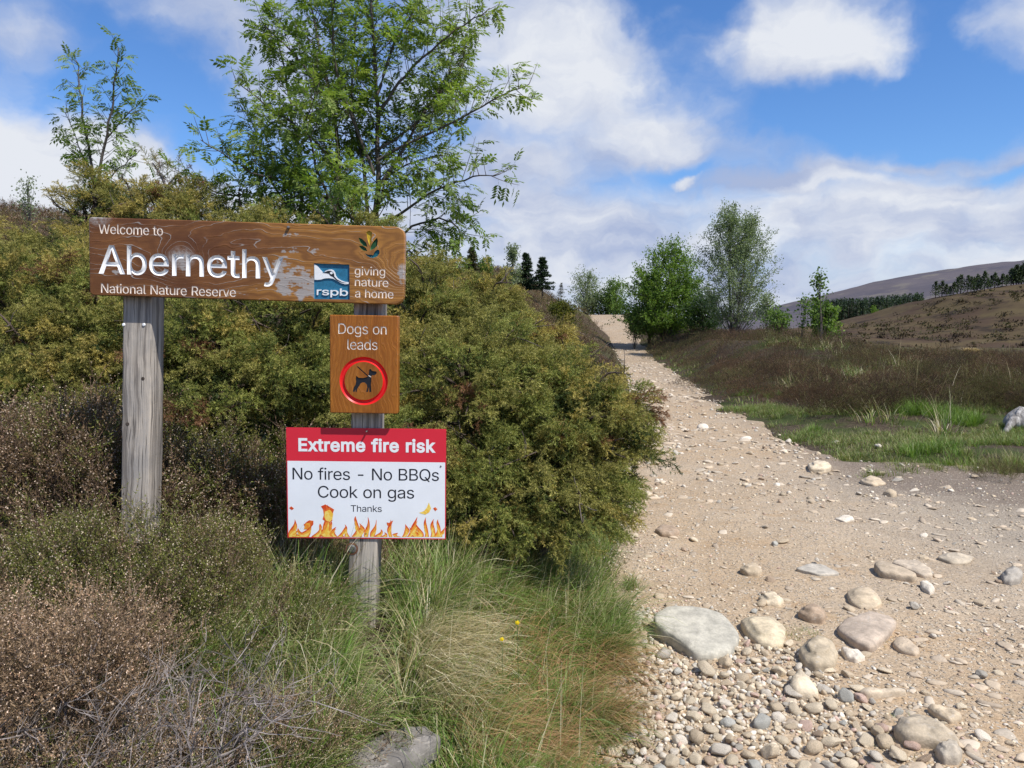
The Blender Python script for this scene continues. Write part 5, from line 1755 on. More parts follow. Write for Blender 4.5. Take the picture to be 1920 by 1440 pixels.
# rounded clumps one can tell apart along the near margin of the moor
for i, (px, py, r_, h_, a_, b_) in enumerate(((1242, 664, 0.55, 0.62, 'rust', 'dark'), (1282, 686, 0.42, 0.50, 'dark', 'rust'), (1318, 700, 0.46, 0.48, 'dark', 'olive'), (1352, 708, 0.40, 0.42, 'rust', 'dark'),
        (1400, 700, 0.50, 0.55, 'rust', 'brown'), (1455, 728, 0.46, 0.52, 'rust', 'dark'), (1510, 748, 0.40, 0.42, 'dark', 'rust'), (1556, 762, 0.44, 0.46, 'olive', 'dark'), (1612, 768, 0.34, 0.36, 'dark', 'olive'),
        (1660, 745, 0.46, 0.52, 'rust', 'dark'), (1722, 728, 0.46, 0.55, 'olive', 'rust'), (1790, 716, 0.52, 0.60, 'dark', 'rust'), (1858, 722, 0.50, 0.60, 'rust', 'brown'), (1912, 708, 0.52, 0.62, 'rust', 'dark'),
        (1480, 690, 0.55, 0.56, 'dark', 'rust'), (1600, 700, 0.55, 0.58, 'rust', 'olive'), (1700, 680, 0.60, 0.62, 'dark', 'rust'), (1340, 655, 0.65, 0.62, 'rust', 'dark'), (1880, 905, 0.20, 0.24, 'olive', 'dark'))):
    p = on_ground(px, py, 4)
    acc = Acc()
    mound(acc, p, r_, r_ * 0.9, h_, int(1500 * r_), [(a_, 0.8), (b_, 1)], HEATH, 0.10, tone=rng.uniform(0.8, 1.25), splay=1.0)
    o = acc.build('heather_clump', M_HEATHER, None, p)
    o.location = p
    if i == 18:
        tag(o, "small olive heather clump alone on the turf at the right edge of the photo", 'heather')
    else:
        tag(o, "dark rounded heather clump standing along the near margin of the moor", 'heather', 'heather clumps along the margin of the moor')


# ------------------------------------------------------------------ rowan
def rowan_leaf(seed, pairs=5):
    r = np.random.default_rng(seed)
    V, T, Kk = [], [], []
    t = np.linspace(0, 1, 7)
    ax = np.stack([0.28 * t ** 2, 0.02 * np.sin(t * 4 + seed), t - 0.15 * t ** 2], 1)
    for j in range(6):
        s = np.array([0, 0.008, 0])
        b = len(V); V += [ax[j] - s, ax[j] + s, ax[j + 1]]; T.append((b, b + 1, b + 2)); Kk += [3] * 3

    def leaflet(p, d, n, L, W):
        side = unit(np.cross(d, n))
        b = len(V)
        V.extend([p, p + d * L * 0.45 + side * W + n * 0.02, p + d * L, p + d * L * 0.45 - side * W + n * 0.02])
        k = [0, 1, 2][r.integers(3)]
        T.extend([(b, b + 1, b + 2), (b, b + 2, b + 3)]); Kk.extend([k] * 4)
    for i in range(pairs):
        u = 0.30 + 0.62 * i / (pairs - 0.5)
        j = min(int(u * 6), 5)
        p = ax[j] + (ax[j + 1] - ax[j]) * (u * 6 - j)
        d0 = unit(ax[j + 1] - ax[j])
        for sg in (-1, 1):
            d = unit(np.array([0, sg, 0]) + d0 * 0.55 + np.array([0.25, 0, 0]) * r.uniform(0.2, 1.4) + r.normal(size=3) * 0.08)
            leaflet(p, d, unit(np.array([-0.9, 0.2 * sg, 0.4])), 0.33 * r.uniform(0.85, 1.1), 0.058)
    leaflet(ax[-1], unit(ax[-1] - ax[-2]), unit(np.array([-0.9, 0, 0.4])), 0.33, 0.058)
    return np.array(V), np.array(T), np.array(Kk)


ROWAN = [rowan_leaf(i, 5 + i % 2) for i in range(5)]
ROWAN_PAL = [np.array([(0.220, 0.300, 0.070), (0.175, 0.260, 0.055), (0.280, 0.345, 0.100), (0.16, 0.15, 0.05)]),
             np.array([(0.150, 0.225, 0.048), (0.125, 0.195, 0.040), (0.205, 0.280, 0.068), (0.13, 0.13, 0.05)])]
BARK_C = (0.105, 0.090, 0.078)


def leafy_limbs(wood, leaves, limbs, spread=0.34, leaf=0.12, per_m=15, inner=0.2):
    """side twigs along every limb, leaves along every twig"""
    LP, LD, LS = [], [], []
    for P, r0, r1, dens in limbs:
        n = len(P)
        tube(wood, P, np.linspace(r0, r1, n), 6, BARK_C)
        seg = np.linalg.norm(np.diff(P, axis=0), axis=1)
        cum = np.concatenate([[0], np.cumsum(seg)])
        total = cum[-1]
        m = int(total * per_m * dens)
        for q in range(m):
            u = (inner + (1 - inner) * (q + rng.random()) / m) * total
            j = min(np.searchsorted(cum, u) - 1, n - 2)
            f = (u - cum[j]) / max(seg[j], 1e-6)
            p = P[j] * (1 - f) + P[j + 1] * f
            tan = unit(P[j + 1] - P[j])
            e = rng.normal(size=3)
            e = unit(e - tan * (e @ tan))
            d = unit(tan * 0.55 + e * 0.9 + np.array([0, 0, 0.30]))
            L = spread * rng.uniform(0.45, 1.25) * (1.12 - 0.65 * u / total)
            k = 6
            t = np.linspace(0, 1, k)[:, None]
            tw = p + d * L * t + np.array([0, 0, 0.13]) * L * t ** 2 + rng.normal(size=3) * 0.05 * L * t
            tube(wood, tw, np.linspace(max(r1 * 0.8, 0.0032), 0.0014, k), 3, BARK_C)
            nl = max(3, int(L / 0.036))
            for a in range(nl):
                v = 0.18 + 0.82 * (a + 0.5) / nl
                i0 = min(int(v * (k - 1)), k - 2)
                pp = tw[i0] + (tw[i0 + 1] - tw[i0]) * (v * (k - 1) - i0)
                e2 = rng.normal(size=3)
                e2 = unit(e2 - d * (e2 @ d))
                LP.append(pp); LD.append(unit(d * 0.55 + e2 * 0.85 + np.array([0, 0, 0.12]))); LS.append(leaf * rng.uniform(0.65, 1.2))
    LP, LD, LS = np.array(LP), np.array(LD), np.array(LS)
    R = frames(LD)
    down = np.array([0, 0, -1.0])
    cx, cy = R[:, :, 0] @ down, R[:, :, 1] @ down
    R = frames(LD, np.arctan2(cy, cx) + rng.normal(size=len(LD)) * 0.5)
    k = rng.integers(0, 5, len(LP))
    pz = (fbm(LP[:, 0] * 1.7 + LP[:, 1], LP[:, 2] * 1.7, 91, 2) + 0.3 * rng.normal(size=len(LP)) > 0).astype(int)
    for i in range(5):
        for j in range(2):
            m_ = (k == i) & (pz == j)
            if m_.any():
                instance(leaves, ROWAN[i], LP[m_], R[m_], LS[m_], ROWAN_PAL[j], 0.22)
    return len(LP)


def limb(pts, Y, depth, n=16, jit=0.012):
    """pixel way-points to a limb that leans away or toward the camera by depth metres at its tip"""
    P = np.array([at(px, py, Y + depth * (i / max(len(pts) - 1, 1)) ** 1.3) for i, (px, py) in enumerate(pts)])
    Q = spline(P, n)
    Q[1:-1] += rng.normal(size=(n - 2, 3)) * jit * 0.5
    return Q


RY = 5.9
rb = gpt(675, RY)
rw = empty('rowan_tree', rb)
tag(rw, "tall many stemmed rowan in fresh leaf rising behind the welcome board", 'tree')
wood, leaves = Acc(), Acc()
base_px = (675, 800)
limbs = [
    (limb([(690, 800), (703, 520), (706, 420), (708, 250), (702, 100), (690, -110)], RY, 0.1, 26), 0.034, 0.007, 0.8),
    (limb([(708, 300), (770, 265), (850, 230), (930, 185), (992, 158)], RY, -0.4), 0.012, 0.003, 0.62),
    (limb([(712, 420), (760, 395), (830, 350), (890, 332), (938, 326)], RY, -0.5), 0.012, 0.003, 0.62),
    (limb([(708, 350), (750, 290), (800, 200), (850, 150), (880, 95)], RY, 0.5), 0.014, 0.003, 0.9),
    (limb([(706, 220), (760, 140), (840, 70), (918, 15)], RY, -0.2), 0.013, 0.003, 0.8),
    (limb([(660, 800), (636, 560), (632, 420), (632, 250), (600, 100), (560, -90)], RY, 0.3, 24), 0.030, 0.006, 0.85),
    (limb([(632, 320), (580, 255), (510, 205), (440, 150)], RY, -0.3), 0.013, 0.003, 0.75),
    (limb([(634, 380), (560, 350), (470, 320), (376, 262)], RY, -0.4), 0.013, 0.003, 0.75),
    (limb([(640, 430), (560, 400), (470, 370), (400, 360), (345, 318)], RY, 0.1), 0.012, 0.003, 0.7),
    (limb([(632, 220), (580, 140), (530, 80), (485, 35)], RY, 0.3), 0.012, 0.003, 0.9),
    (limb([(706, 180), (740, 80), (780, 10), (800, -80)], RY, 0.5), 0.013, 0.004, 0.9),
    (limb([(715, 470), (770, 430), (830, 410), (862, 440), (850, 490)], RY, -0.3), 0.011, 0.003, 0.7),
    (limb([(720, 500), (760, 470), (790, 490), (815, 530)], RY, -0.4), 0.010, 0.003, 0.6),
    (limb([(640, 800), (585, 560), (566, 420), (562, 300), (540, 170), (520, 60)], RY, 0.5, 22), 0.022, 0.005, 0.7),
    (limb([(702, 330), (660, 220), (630, 120), (625, 30), (630, -60)], RY, -0.6), 0.014, 0.004, 0.9),
    (limb([(690, 430), (680, 300), (660, 200), (665, 60), (680, -40)], RY, 0.8), 0.016, 0.004, 0.9),
    (limb([(708, 280), (780, 230), (840, 140), (860, 60)], RY, 0.6), 0.012, 0.003, 0.8),
    (limb([(570, 420), (520, 360), (490, 290), (470, 220)], RY, 0.5), 0.011, 0.003, 0.8),
    (limb([(632, 400), (600, 330), (580, 240), (590, 170)], RY, -0.7), 0.012, 0.003, 0.9),
    (limb([(706, 400), (730, 330), (790, 300), (840, 290)], RY, 0.7), 0.011, 0.003, 0.8),
    (limb([(650, 440), (600, 410), (560, 370), (530, 400)], RY, -0.5), 0.010, 0.003, 0.9),
    (limb([(690, 440), (650, 400), (620, 360), (640, 310)], RY, -0.9), 0.010, 0.003, 1.0),
]
n_rowan = leafy_limbs(wood, leaves, limbs, 0.36, 0.132, 29)
wood.build('trunk', M_BARK, rw, rb, True)
leaves.build('crown', M_LEAF, rw, rb)

YY = 7.2
yb = gpt(185, YY)
yr = empty('rowan_tree', yb)
tag(yr, "slender young rowan of two thin stems standing clear against the sky on the far left", 'tree')
wood, leaves = Acc(), Acc()
limbs = [(limb([(185, 640), (176, 350), (160, 250), (150, 170), (142, 112)], YY, 0.1, 18), 0.016, 0.004, 0.75),
         (limb([(190, 640), (185, 350), (205, 240), (214, 160), (222, 90)], YY, -0.2, 18), 0.016, 0.004, 0.8),
         (limb([(188, 350), (220, 320), (262, 282)], YY, -0.3, 10), 0.008, 0.003, 0.5),
         (limb([(178, 330), (150, 280), (122, 210)], YY, 0.3, 10), 0.008, 0.003, 0.5),
         (limb([(200, 260), (235, 220), (266, 188)], YY, 0.3, 10), 0.008, 0.003, 0.75),
         (limb([(176, 340), (150, 325), (125, 318)], YY, 0.2, 8), 0.006, 0.003, 0.6)]
leafy_limbs(wood, leaves, limbs, 0.25, 0.125, 25)
wood.build('trunk', M_BARK, yr, yb, True)
leaves.build('crown', M_LEAF, yr, yb)


# ------------------------------------------------------------------ trees further off
def leaf_card(n=1):
    V = np.array([(0, 0, 0), (0.32, 0.0, 0.5), (0, 0.06, 1.0), (-0.32, 0, 0.5)], float)
    return V, np.array([(0, 1, 2), (0, 2, 3)]), np.array([0, 0, 1, 0])


CARD = leaf_card()


def far_tree(name, label, cat, px, py, Y, h_px, w_px, pal, n_tw=240, leaves_per=36, leaf=0.07, stems=1, shape=(0.25, 0.9, 1.0, 0.75, 0.25), bark=(0.10, 0.085, 0.075), lean=0.0, bottom=0.12,
             group=None, droop=0.1, stem_r=0.05, cl=0.32, base=None, tops=None):
    """broad-leaved tree: stems, limbs to leaf clusters spread through an uneven crown"""
    b = base if base is not None else at(px, py, Y)
    b = np.array(b)
    if base is None:
        b[2] = max(min(b[2], b[2]), b[2])
    h, w_ = h_px / F_PX * Y, w_px / F_PX * Y
    gz = float(H(b[0], b[1]))
    root = empty(name, (b[0], b[1], gz if gz < b[2] else b[2]))
    tag(root, label, cat, group)
    o = np.array(root.location)
    extra = b[2] - o[2]
    wood, lf = Acc(), Acc()
    tops = tops or [((rng.uniform(-0.18, 0.18)) * w_, h * rng.uniform(0.88, 1.0)) for _ in range(stems)]
    S = []
    for i, (tx, tz) in enumerate(tops):
        x0 = (i - (len(tops) - 1) / 2) * stem_r * 1.6
        P = spline([(x0, 0, 0), (x0 + tx * 0.2 + rng.normal() * 0.03 * w_, rng.normal() * 0.04 * w_, (extra + tz) * 0.35), (tx * 0.7, rng.normal() * 0.06 * w_, (extra + tz) * 0.7), (tx, rng.normal() * 0.05 * w_, extra + tz * 0.98)], 16)
        S.append(P)
        tube(wood, P, np.linspace(stem_r, stem_r * 0.12, 16) , 6, bark)
    lobes = rng.uniform(0, 6.283, 8)
    pos, dd, ss = [], [], []
    sh = np.array(shape)
    for q in range(n_tw):
        P = S[rng.integers(len(S))]
        hh = P[-1][2] - extra
        u = bottom + (1 - bottom) * rng.random() ** 0.9
        rad = np.interp(u, np.linspace(bottom, 1, len(sh)), sh) * w_ * 0.5
        a = rng.uniform(0, 6.283)
        rad *= (0.80 + 0.30 * math.sin(a * 2 + lobes[int(u * 7.99)]) * 0.7 + 0.30 * rng.normal() * 0.5) * math.sqrt(rng.uniform(0.10, 1.0)) * 1.08
        j = min(int(np.clip(u - 0.16 - 0.10 * rng.random(), 0.02, 1) * 15), 14)
        s0 = P[j]
        k = min(int(u * 15), 15)
        c = np.array([P[k][0] + rad * math.cos(a), P[k][1] + rad * math.sin(a), extra + u * hh - droop * rad * rng.random()])
        Lb = spline([s0, 0.5 * (s0 + c) + np.array([0, 0, 0.06 * rad]), c], 6)
        if q % 2 == 0:
            tube(wood, Lb, np.linspace(max(stem_r * 0.28 * (1 - u), 0.008), 0.004, 6), 3, bark)
        d0 = unit(c - s0)
        m = max(2, int(leaves_per * rng.uniform(0.5, 1.4) / 4))
        cr = cl * rng.uniform(0.6, 1.3)
        for _k in range(4):
            o0 = s0 + (c - s0) * rng.uniform(0.5, 1.0)
            dt = unit(d0 * 0.8 + rng.normal(size=3) * 0.7 + np.array([0, 0, 0.35 - droop]))
            tt = rng.uniform(0.0, 1.0, m)[:, None]
            pp = o0 + dt * cr * 1.5 * tt + rng.normal(size=(m, 3)) * cr * 0.17
            pos.append(pp); dd.append(unit(dt * 0.6 + rng.normal(size=(m, 3)) * 0.7 + np.array([0, 0, -droop]))); ss.append(leaf * rng.uniform(0.6, 1.3, m))
    pos, dd, ss = np.concatenate(pos), np.concatenate(dd), np.concatenate(ss)
    kk = rng.integers(0, len(pal), len(pos))
    for i in range(len(pal)):
        m_ = kk == i
        instance(lf, CARD, pos[m_], frames(dd[m_], rng.uniform(0, 6.28, m_.sum())), ss[m_], np.array([pal[i], np.array(pal[i]) * 1.15]), 0.25)
    wood.build('trunk', M_BARK, root, None, True)
    lf.build('crown', M_LEAF, root)
    return root


def conifer(name, label, px, py, Y, h_px, w_px, pal, whorls=16, per=9, needles=26, group=None, shape=1.0, base=None, cat='tree', parts=True, bottom=0.08, frond=None):
    b = np.array(base if base is not None else at(px, py, Y))
    h, w_ = h_px / F_PX * Y, w_px / F_PX * Y
    root = empty(name, b)
    tag(root, label, cat, group)
    wood, lf = Acc(), Acc()
    tube(wood, [(0, 0, -0.6), (0, 0, h * 0.5), (0, 0, h * 0.98)], [h * 0.022, h * 0.013, h * 0.002], 6, (0.085, 0.065, 0.05))
    V, T, Kk = [], [], []
    fr = frond or w_ * 0.11
    for i in range(whorls):
        u = bottom + (1 - bottom) * (i + rng.uniform(-0.2, 0.2)) / whorls
        rad = w_ * 0.5 * ((1 - u) ** shape * 0.96 + 0.05) * rng.uniform(0.75, 1.15)
        for k in range(per):
            a = rng.uniform(0, 6.283)
            rr = rad * rng.uniform(0.65, 1.2)
            z0 = h * u
            d = np.array([math.cos(a), math.sin(a), 0.0])
            t = np.linspace(0, 1, 5)[:, None]
            P = np.array([0, 0, z0]) + d * rr * t + np.array([0, 0, 1]) * rr * (-0.28 * t + 0.16 * t ** 2)
            if k % 3 == 0:
                tube(wood, P, np.linspace(0.012 * h / 4, 0.003, 5), 3, (0.07, 0.055, 0.045))
            for q in range(needles):
                v = rng.uniform(0.12, 1.0)
                p = np.array([0, 0, z0]) + d * rr * v + np.array([0, 0, 1]) * rr * (-0.28 * v + 0.16 * v * v)
                e = unit(d * 0.6 + rng.normal(size=3) * 0.7 + np.array([0, 0, 0.12]))
                s = unit(np.cross(e, rng.normal(size=3))) * fr * 0.22
                bI = len(V)
                V += [p - s, p + s, p + e * fr * rng.uniform(0.7, 1.3)]
                T.append((bI, bI + 1, bI + 2)); kd = rng.integers(0, len(pal)); Kk += [kd] * 3
    C = np.array(pal)[np.array(Kk)] * np.repeat(rng.uniform(0.7, 1.25, len(T)), 3)[:, None]
    lf.add(np.array(V), np.array(T), C)
    wood.build('trunk', M_BARK, root, None, True)
    lf.build('crown', M_NEEDLE, root)
    return root


P_BRIGHT = [(0.150, 0.245, 0.042), (0.115, 0.195, 0.034), (0.205, 0.290, 0.060)]
P_GREY = [(0.205, 0.255, 0.140), (0.165, 0.215, 0.110), (0.26, 0.305, 0.185)]
P_PALE = [(0.230, 0.275, 0.160), (0.180, 0.225, 0.125), (0.26, 0.30, 0.19)]
P_MID = [(0.125, 0.200, 0.045), (0.100, 0.165, 0.036), (0.16, 0.235, 0.06)]
P_DARKB = [(0.060, 0.105, 0.030), (0.046, 0.085, 0.024)]
P_CON = [(0.028, 0.050, 0.022), (0.040, 0.066, 0.028), (0.024, 0.040, 0.020)]
P_CONG = [(0.095, 0.092, 0.040), (0.120, 0.105, 0.050), (0.070, 0.075, 0.032)]

GB = 'birches and rowans beside the far track'
far_tree('alder_tree', "dense bright green bushy tree at the right side of the track where it climbs", 'tree', 1245, 616, 38, 172, 158, P_BRIGHT, 560, 72, 0.090, 5, (0.80, 1.0, 0.95, 0.70, 0.28), stem_r=0.045, bottom=0.02, cl=0.30,
         tops=[(-1.2, 3.2), (-0.4, 3.8), (0.3, 4.35), (0.95, 3.7), (1.4, 2.5)])
far_tree('alder_tree', "lower bright green bush leaning over the track edge beside the dense green tree", 'tree', 1218, 620, 39, 118, 60, P_MID, 170, 40, 0.10, 3, (0.8, 1.0, 0.9, 0.6, 0.2), stem_r=0.035, bottom=0.0, cl=0.30)
far_tree('birch_tree', "tall grey green birch of two leaders with wispy open tops, tallest of the far trees", 'tree', 1376, 608, 33, 226, 156, P_GREY, 520, 76, 0.066, 2, (0.62, 1.0, 1.0, 0.78, 0.50, 0.20), stem_r=0.07, bottom=0.10, cl=0.30, droop=0.0,
         bark=(0.13, 0.12, 0.11), tops=[(-0.40, 5.05), (0.70, 4.6)])
far_tree('dark_bush', "low dark bush in the gap between the bright green tree and the tall grey birch", 'bush', 1318, 608, 36, 54, 90, P_DARKB, 130, 40, 0.10, 3, (0.9, 1.0, 0.9, 0.5), stem_r=0.03, bottom=0.0)
far_tree('rowan_sapling', "thin rowan sapling with sparse leaves standing alone right of the tall birch", 'tree', 1541, 612, 24, 112, 66, P_MID, 44, 14, 0.10, 2, (0.7, 1.0, 0.8, 0.5, 0.25), stem_r=0.026, bottom=0.22, cl=0.16, droop=0.2)
far_tree('leafy_shrub', "bright green low shrub at the foot of the lone sapling", 'shrub', 1545, 614, 24.5, 46, 66, P_BRIGHT, 90, 30, 0.09, 3, (0.9, 1.0, 0.6), stem_r=0.015, bottom=0.0, cl=0.16)
far_tree('rowan_sapling', "small thin sapling just left of the lone sapling", 'tree', 1504, 606, 25, 55, 34, P_MID, 20, 12, 0.10, 1, (0.6, 1.0, 0.8, 0.4), stem_r=0.02, bottom=0.15, cl=0.14)
far_tree('leafy_shrub', "mid green scrub low between the tall birch and the saplings", 'shrub', 1462, 608, 27, 26, 60, P_MID, 60, 22, 0.09, 4, (0.9, 1.0, 0.5), stem_r=0.012, bottom=0.0, cl=0.2)
far_tree('leafy_shrub', "small pale spray of leaves just right of the tall birch's skirt", 'shrub', 1440, 600, 30, 44, 44, P_PALE, 40, 22, 0.09, 2, (0.5, 1.0, 0.6), stem_r=0.015, bottom=0.1, cl=0.2)
far_tree('birch_tree', "hazy pale round birch on the skyline straight beyond the top of the track", 'tree', 1098, 586, 62, 76, 62, P_PALE, 150, 40, 0.11, 5, (0.6, 0.95, 1.0, 0.8, 0.4), stem_r=0.06, bottom=0.02, cl=0.42)
far_tree('birch_tree', "mid green round tree on the skyline between the pale birch and the dense green tree", 'tree', 1153, 588, 62.5, 62, 52, P_MID, 150, 44, 0.12, 3, (0.8, 1.0, 0.9, 0.4), stem_r=0.06, bottom=0.0, cl=0.45)
far_tree('dark_bush', "dark low scrub under the skyline trees at the head of the track", 'bush', 1128, 590, 63, 40, 90, P_DARKB, 150, 44, 0.14, 3, (0.9, 1.0, 0.7), stem_r=0.03, bottom=-0.15, cl=0.4)
far_tree('leafy_shrub', "olive bank of scrub at the right margin where the track tops out", 'shrub', 1190, 618, 38, 40, 50, P_MID, 120, 30, 0.09, 3, (0.9, 1.0, 0.6), stem_r=0.015, bottom=0.0, cl=0.25)
conifer('larch_tree', "golden green conical tree on the heather skyline right of the rowan", 885, 526, 42, 62, 40, P_CONG, 18, 9, 30, shape=0.7, bottom=0.02)
far_tree('birch_tree', "small round yellow green birch touching the golden conical tree", 'tree', 909, 528, 43, 42, 32, P_MID, 80, 30, 0.11, 2, (0.6, 1.0, 0.9, 0.4), stem_r=0.03, bottom=0.05, cl=0.25)
far_tree('birch_tree', "thin pale birch rising left of the pair of dark spruces", 'tree', 961, 540, 42, 88, 34, P_PALE, 110, 26, 0.10, 2, (0.7, 1.0, 0.8, 0.5, 0.25), stem_r=0.035, bottom=0.05, cl=0.22)
conifer('spruce_tree', "dark spruce standing close beside the thin pale birch", 986, 540, 43, 66, 48, P_CON, 16, 9, 30, shape=0.85, bottom=0.02)
conifer('spruce_tree', "dark spruce standing apart to the right of the other spruce", 1017, 540, 42, 58, 44, P_CON, 14, 9, 30, shape=0.8, bottom=0.02)
conifer('young_spruce', "tiny pale conifer low on the slope right of the spruces", 1052, 556, 45, 27, 18, P_CONG, 10, 7, 16, shape=0.8, bottom=0.02)
far_tree('gorse_bush', "yellow green gorse bush on the heather bank left of the track's summit", 'bush', 1052, 606, 34, 40, 62, [(0.115, 0.125, 0.020), (0.16, 0.15, 0.025), (0.07, 0.085, 0.02)], 150, 36, 0.08, 4, (0.9, 1.0, 0.6), stem_r=0.012, bottom=0.0, cl=0.2)
far_tree('willow_bush', "pale green willow beyond the junipers, in the gap right of the young rowan", 'tree', 235, 440, 15, 90, 110, P_PALE, 200, 30, 0.055, 4, (0.8, 1.0, 0.9, 0.5), stem_r=0.03, bottom=0.0, cl=0.16)
far_tree('willow_bush', "faint grey green sapling on the heather skyline at the far left", 'tree', 52, 380, 20, 46, 44, P_PALE, 40, 16, 0.06, 2, (0.7, 1.0, 0.6), stem_r=0.02, bottom=0.0, cl=0.2)
far_tree('birch_tree', "small bright round tree at the near edge of the distant plantation", 'tree', 1636, 596, 330, 20, 15, P_BRIGHT, 60, 24, 0.55, 1, (0.9, 1.0, 0.9, 0.5), stem_r=0.15, bottom=0.05, cl=1.0)

# ---- a row of pines along the brow of the brown hill
hill = bpy.data.objects['moor_hill']
hv = np.array([v.co[:] for v in hill.data.vertices]).reshape(-1, 220, 3)


def hill_top(px):
    """highest line of the brown hill in this direction"""
    a = ray(px, 600)[0]
    best = None
    for row in hv:
        x = a * row[0, 1]
        if row[0, 0] <= x <= row[-1, 0]:
            z = np.interp(x, row[:, 0], row[:, 2])
            s_ = (z - CAM[2]) / row[0, 1]
            if best is None or s_ > best[0]:
                best = (s_, np.array([x, row[0, 1], z]))
    return best[1]


def far_pine(seed, h=5.0, w_=3.6):
    acc = Acc()
    tube(acc, [(0, 0, -1.0), (0, 0, h * 0.9)], [0.16, 0.05], 5, (0.09, 0.06, 0.045))
    r = np.random.default_rng(seed)
    n = 420
    u = r.random(n) ** 0.8
    rad = (w_ * 0.5) * (1 - u) ** 0.6 * np.sqrt(r.random(n)) * (0.7 + 0.6 * r.random(n))
    a = r.uniform(0, 6.28, n)
    p = np.stack([rad * np.cos(a), rad * np.sin(a), h * (0.05 + 0.95 * u)], 1)
    instance(acc, CARD, p, frames(unit(r.normal(size=(n, 3)))), r.uniform(0.35, 0.75, n), np.array([(0.055, 0.080, 0.036), (0.068, 0.092, 0.044)]), 0.3)
    return mesh_tri('pine_tree', np.concatenate(acc.v), np.concatenate(acc.t), np.concatenate(acc.c), M_NEEDLE)


PINES = [far_pine(i, 4.0 + 0.5 * i, 3.2 + 0.35 * i) for i in range(4)]
pr = np.random.default_rng(9)
for i, px in enumerate([1752, 1764, 1772, 1779, 1786, 1793, 1799, 1812, 1818, 1824, 1830, 1836, 1843, 1849, 1855, 1862, 1868, 1876, 1884, 1892, 1897, 1902, 1907, 1912, 1917, 1923, 1929]):
    q = hill_top(px)
    q[1] -= pr.uniform(0, 8)
    q[0] = ray(px, 600)[0] * q[1]
    o = link('pine_tree', PINES[pr.integers(4)])
    o.location = q
    s_ = pr.uniform(0.8, 1.3) * (1.3 if px > 1890 else 1.0)
    o.scale = (s_, s_, s_)
    o.rotation_euler = (0, 0, pr.uniform(0, 6.28))
    tag(o, "dark pine in the row along the brow of the brown hill", 'tree', 'pines in a row along the brow of the brown hill')

# ---- low scrub scattered over the brown hill
acc = Acc()
XS, YS, ZS = hv[:, :, 0], hv[:, :, 1], hv[:, :, 2]
for i in range(2600):
    a_, b_ = pr.integers(20, 88), pr.integers(4, 215)
    q = np.array([XS[a_, b_], YS[a_, b_], ZS[a_, b_]]) + np.array([pr.uniform(-0.8, 0.8), pr.uniform(-1.0, 1.0), 0])
    if fbm(q[0] * 0.03, q[1] * 0.03, 301, 3) + 0.12 * pr.normal() < 0.02:
        continue
    r_ = pr.uniform(0.5, 1.5)
    n = 26
    p = q + rng.normal(size=(n, 3)) * np.array([r_, r_ * 0.8, r_ * 0.22]) + np.array([0, 0, 0.1])
    k = [(0.050, 0.036, 0.028), (0.065, 0.048, 0.032), (0.075, 0.072, 0.032), (0.110, 0.090, 0.052)][pr.integers(4)]
    instance(acc, CARD, p, frames(unit(rng.normal(size=(n, 3)) + np.array([0, 0, 0.8]))), rng.uniform(0.35, 1.0, n), np.array([k, k]), 0.3)
tag(acc.build('hill_scrub', M_HEATHER), "dark heather and scrub mottling the brown hill on the right", 'heather', kind='stuff')

# ---- the distant plantation reads as one mass
acc = Acc()
for i in range(330):
    t = pr.random()
    px = 1540 + 190 * t
    Y = pr.uniform(380, 470)
    x = ray(px, 600)[0] * Y
    top = np.interp(px, [1540, 1570, 1600, 1640, 1680, 1720, 1735], [568, 563, 563, 560, 556, 552, 552]) + pr.uniform(-4, 6)
    zb = at(px, 600, Y)[2] - 1.0
    zt = at(px, top, Y)[2]
    h = max(zt - zb, 2.0)
    n = 120
    u = rng.random(n)
    rad = h * 0.17 * (1 - u) ** 0.8 * np.sqrt(rng.random(n)) + 0.1
    a = rng.uniform(0, 6.28, n)
    p = np.stack([x + rad * np.cos(a), Y + rad * np.sin(a), zb + h * (0.03 + 0.97 * u)], 1)
    kk = np.array([(0.036, 0.056, 0.030), (0.046, 0.070, 0.036)]) * pr.uniform(0.7, 1.5)
    instance(acc, CARD, p, frames(unit(rng.normal(size=(n, 3)))), rng.uniform(0.6, 1.3, n), kk, 0.3)
    tube(acc, [(x, Y, zb - 3), (x, Y, zb + h * 0.9)], [0.16, 0.03], 4, (0.1, 0.075, 0.06))
tag(acc.build('conifer_plantation', M_NEEDLE), "far plantation of dark conifers below the mountain", 'wood', kind='stuff')


# ------------------------------------------------------------------ stones
def stone_mat(t):
    oi = t.new('ShaderNodeObjectInfo')
    co = t.new('ShaderNodeTexCoord').outputs['Object']
    v = t.vm('ADD', co, t.vm('SCALE', t.comb(oi.outputs['Random'], oi.outputs['Random'], 1.0), scale=37.0))
    n1 = t.noise(v, 14.0, 6.0, 0.65)
    n2 = t.noise(v, 90.0, 4.0, 0.7)
    n3 = t.noise(t.vm('MULTIPLY', v, (1, 1, 3.0)), 30.0, 3.0, 0.5, 1.5)
    c = t.mix(1.0, oi.outputs['Color'], t.mix(t.ramp(n1, 0.3, 0.7), (0.74, 0.73, 0.72), (1.22, 1.2, 1.17)), 'MULTIPLY')
    c = t.mix(1.0, c, t.mix(n2, (0.66, 0.66, 0.66), (1.34, 1.34, 1.34)), 'MULTIPLY')
    c = t.mix(t.m('MULTIPLY', t.ramp(n3, 0.60, 0.68), 0.4), c, (0.46, 0.42, 0.36))
    h = t.m('ADD', t.m('MULTIPLY', n1, 1.0), t.m('MULTIPLY', n2, 0.45))
    return principled(t, c, 0.82, 0.25, bump(t, h, 0.006, 0.8))


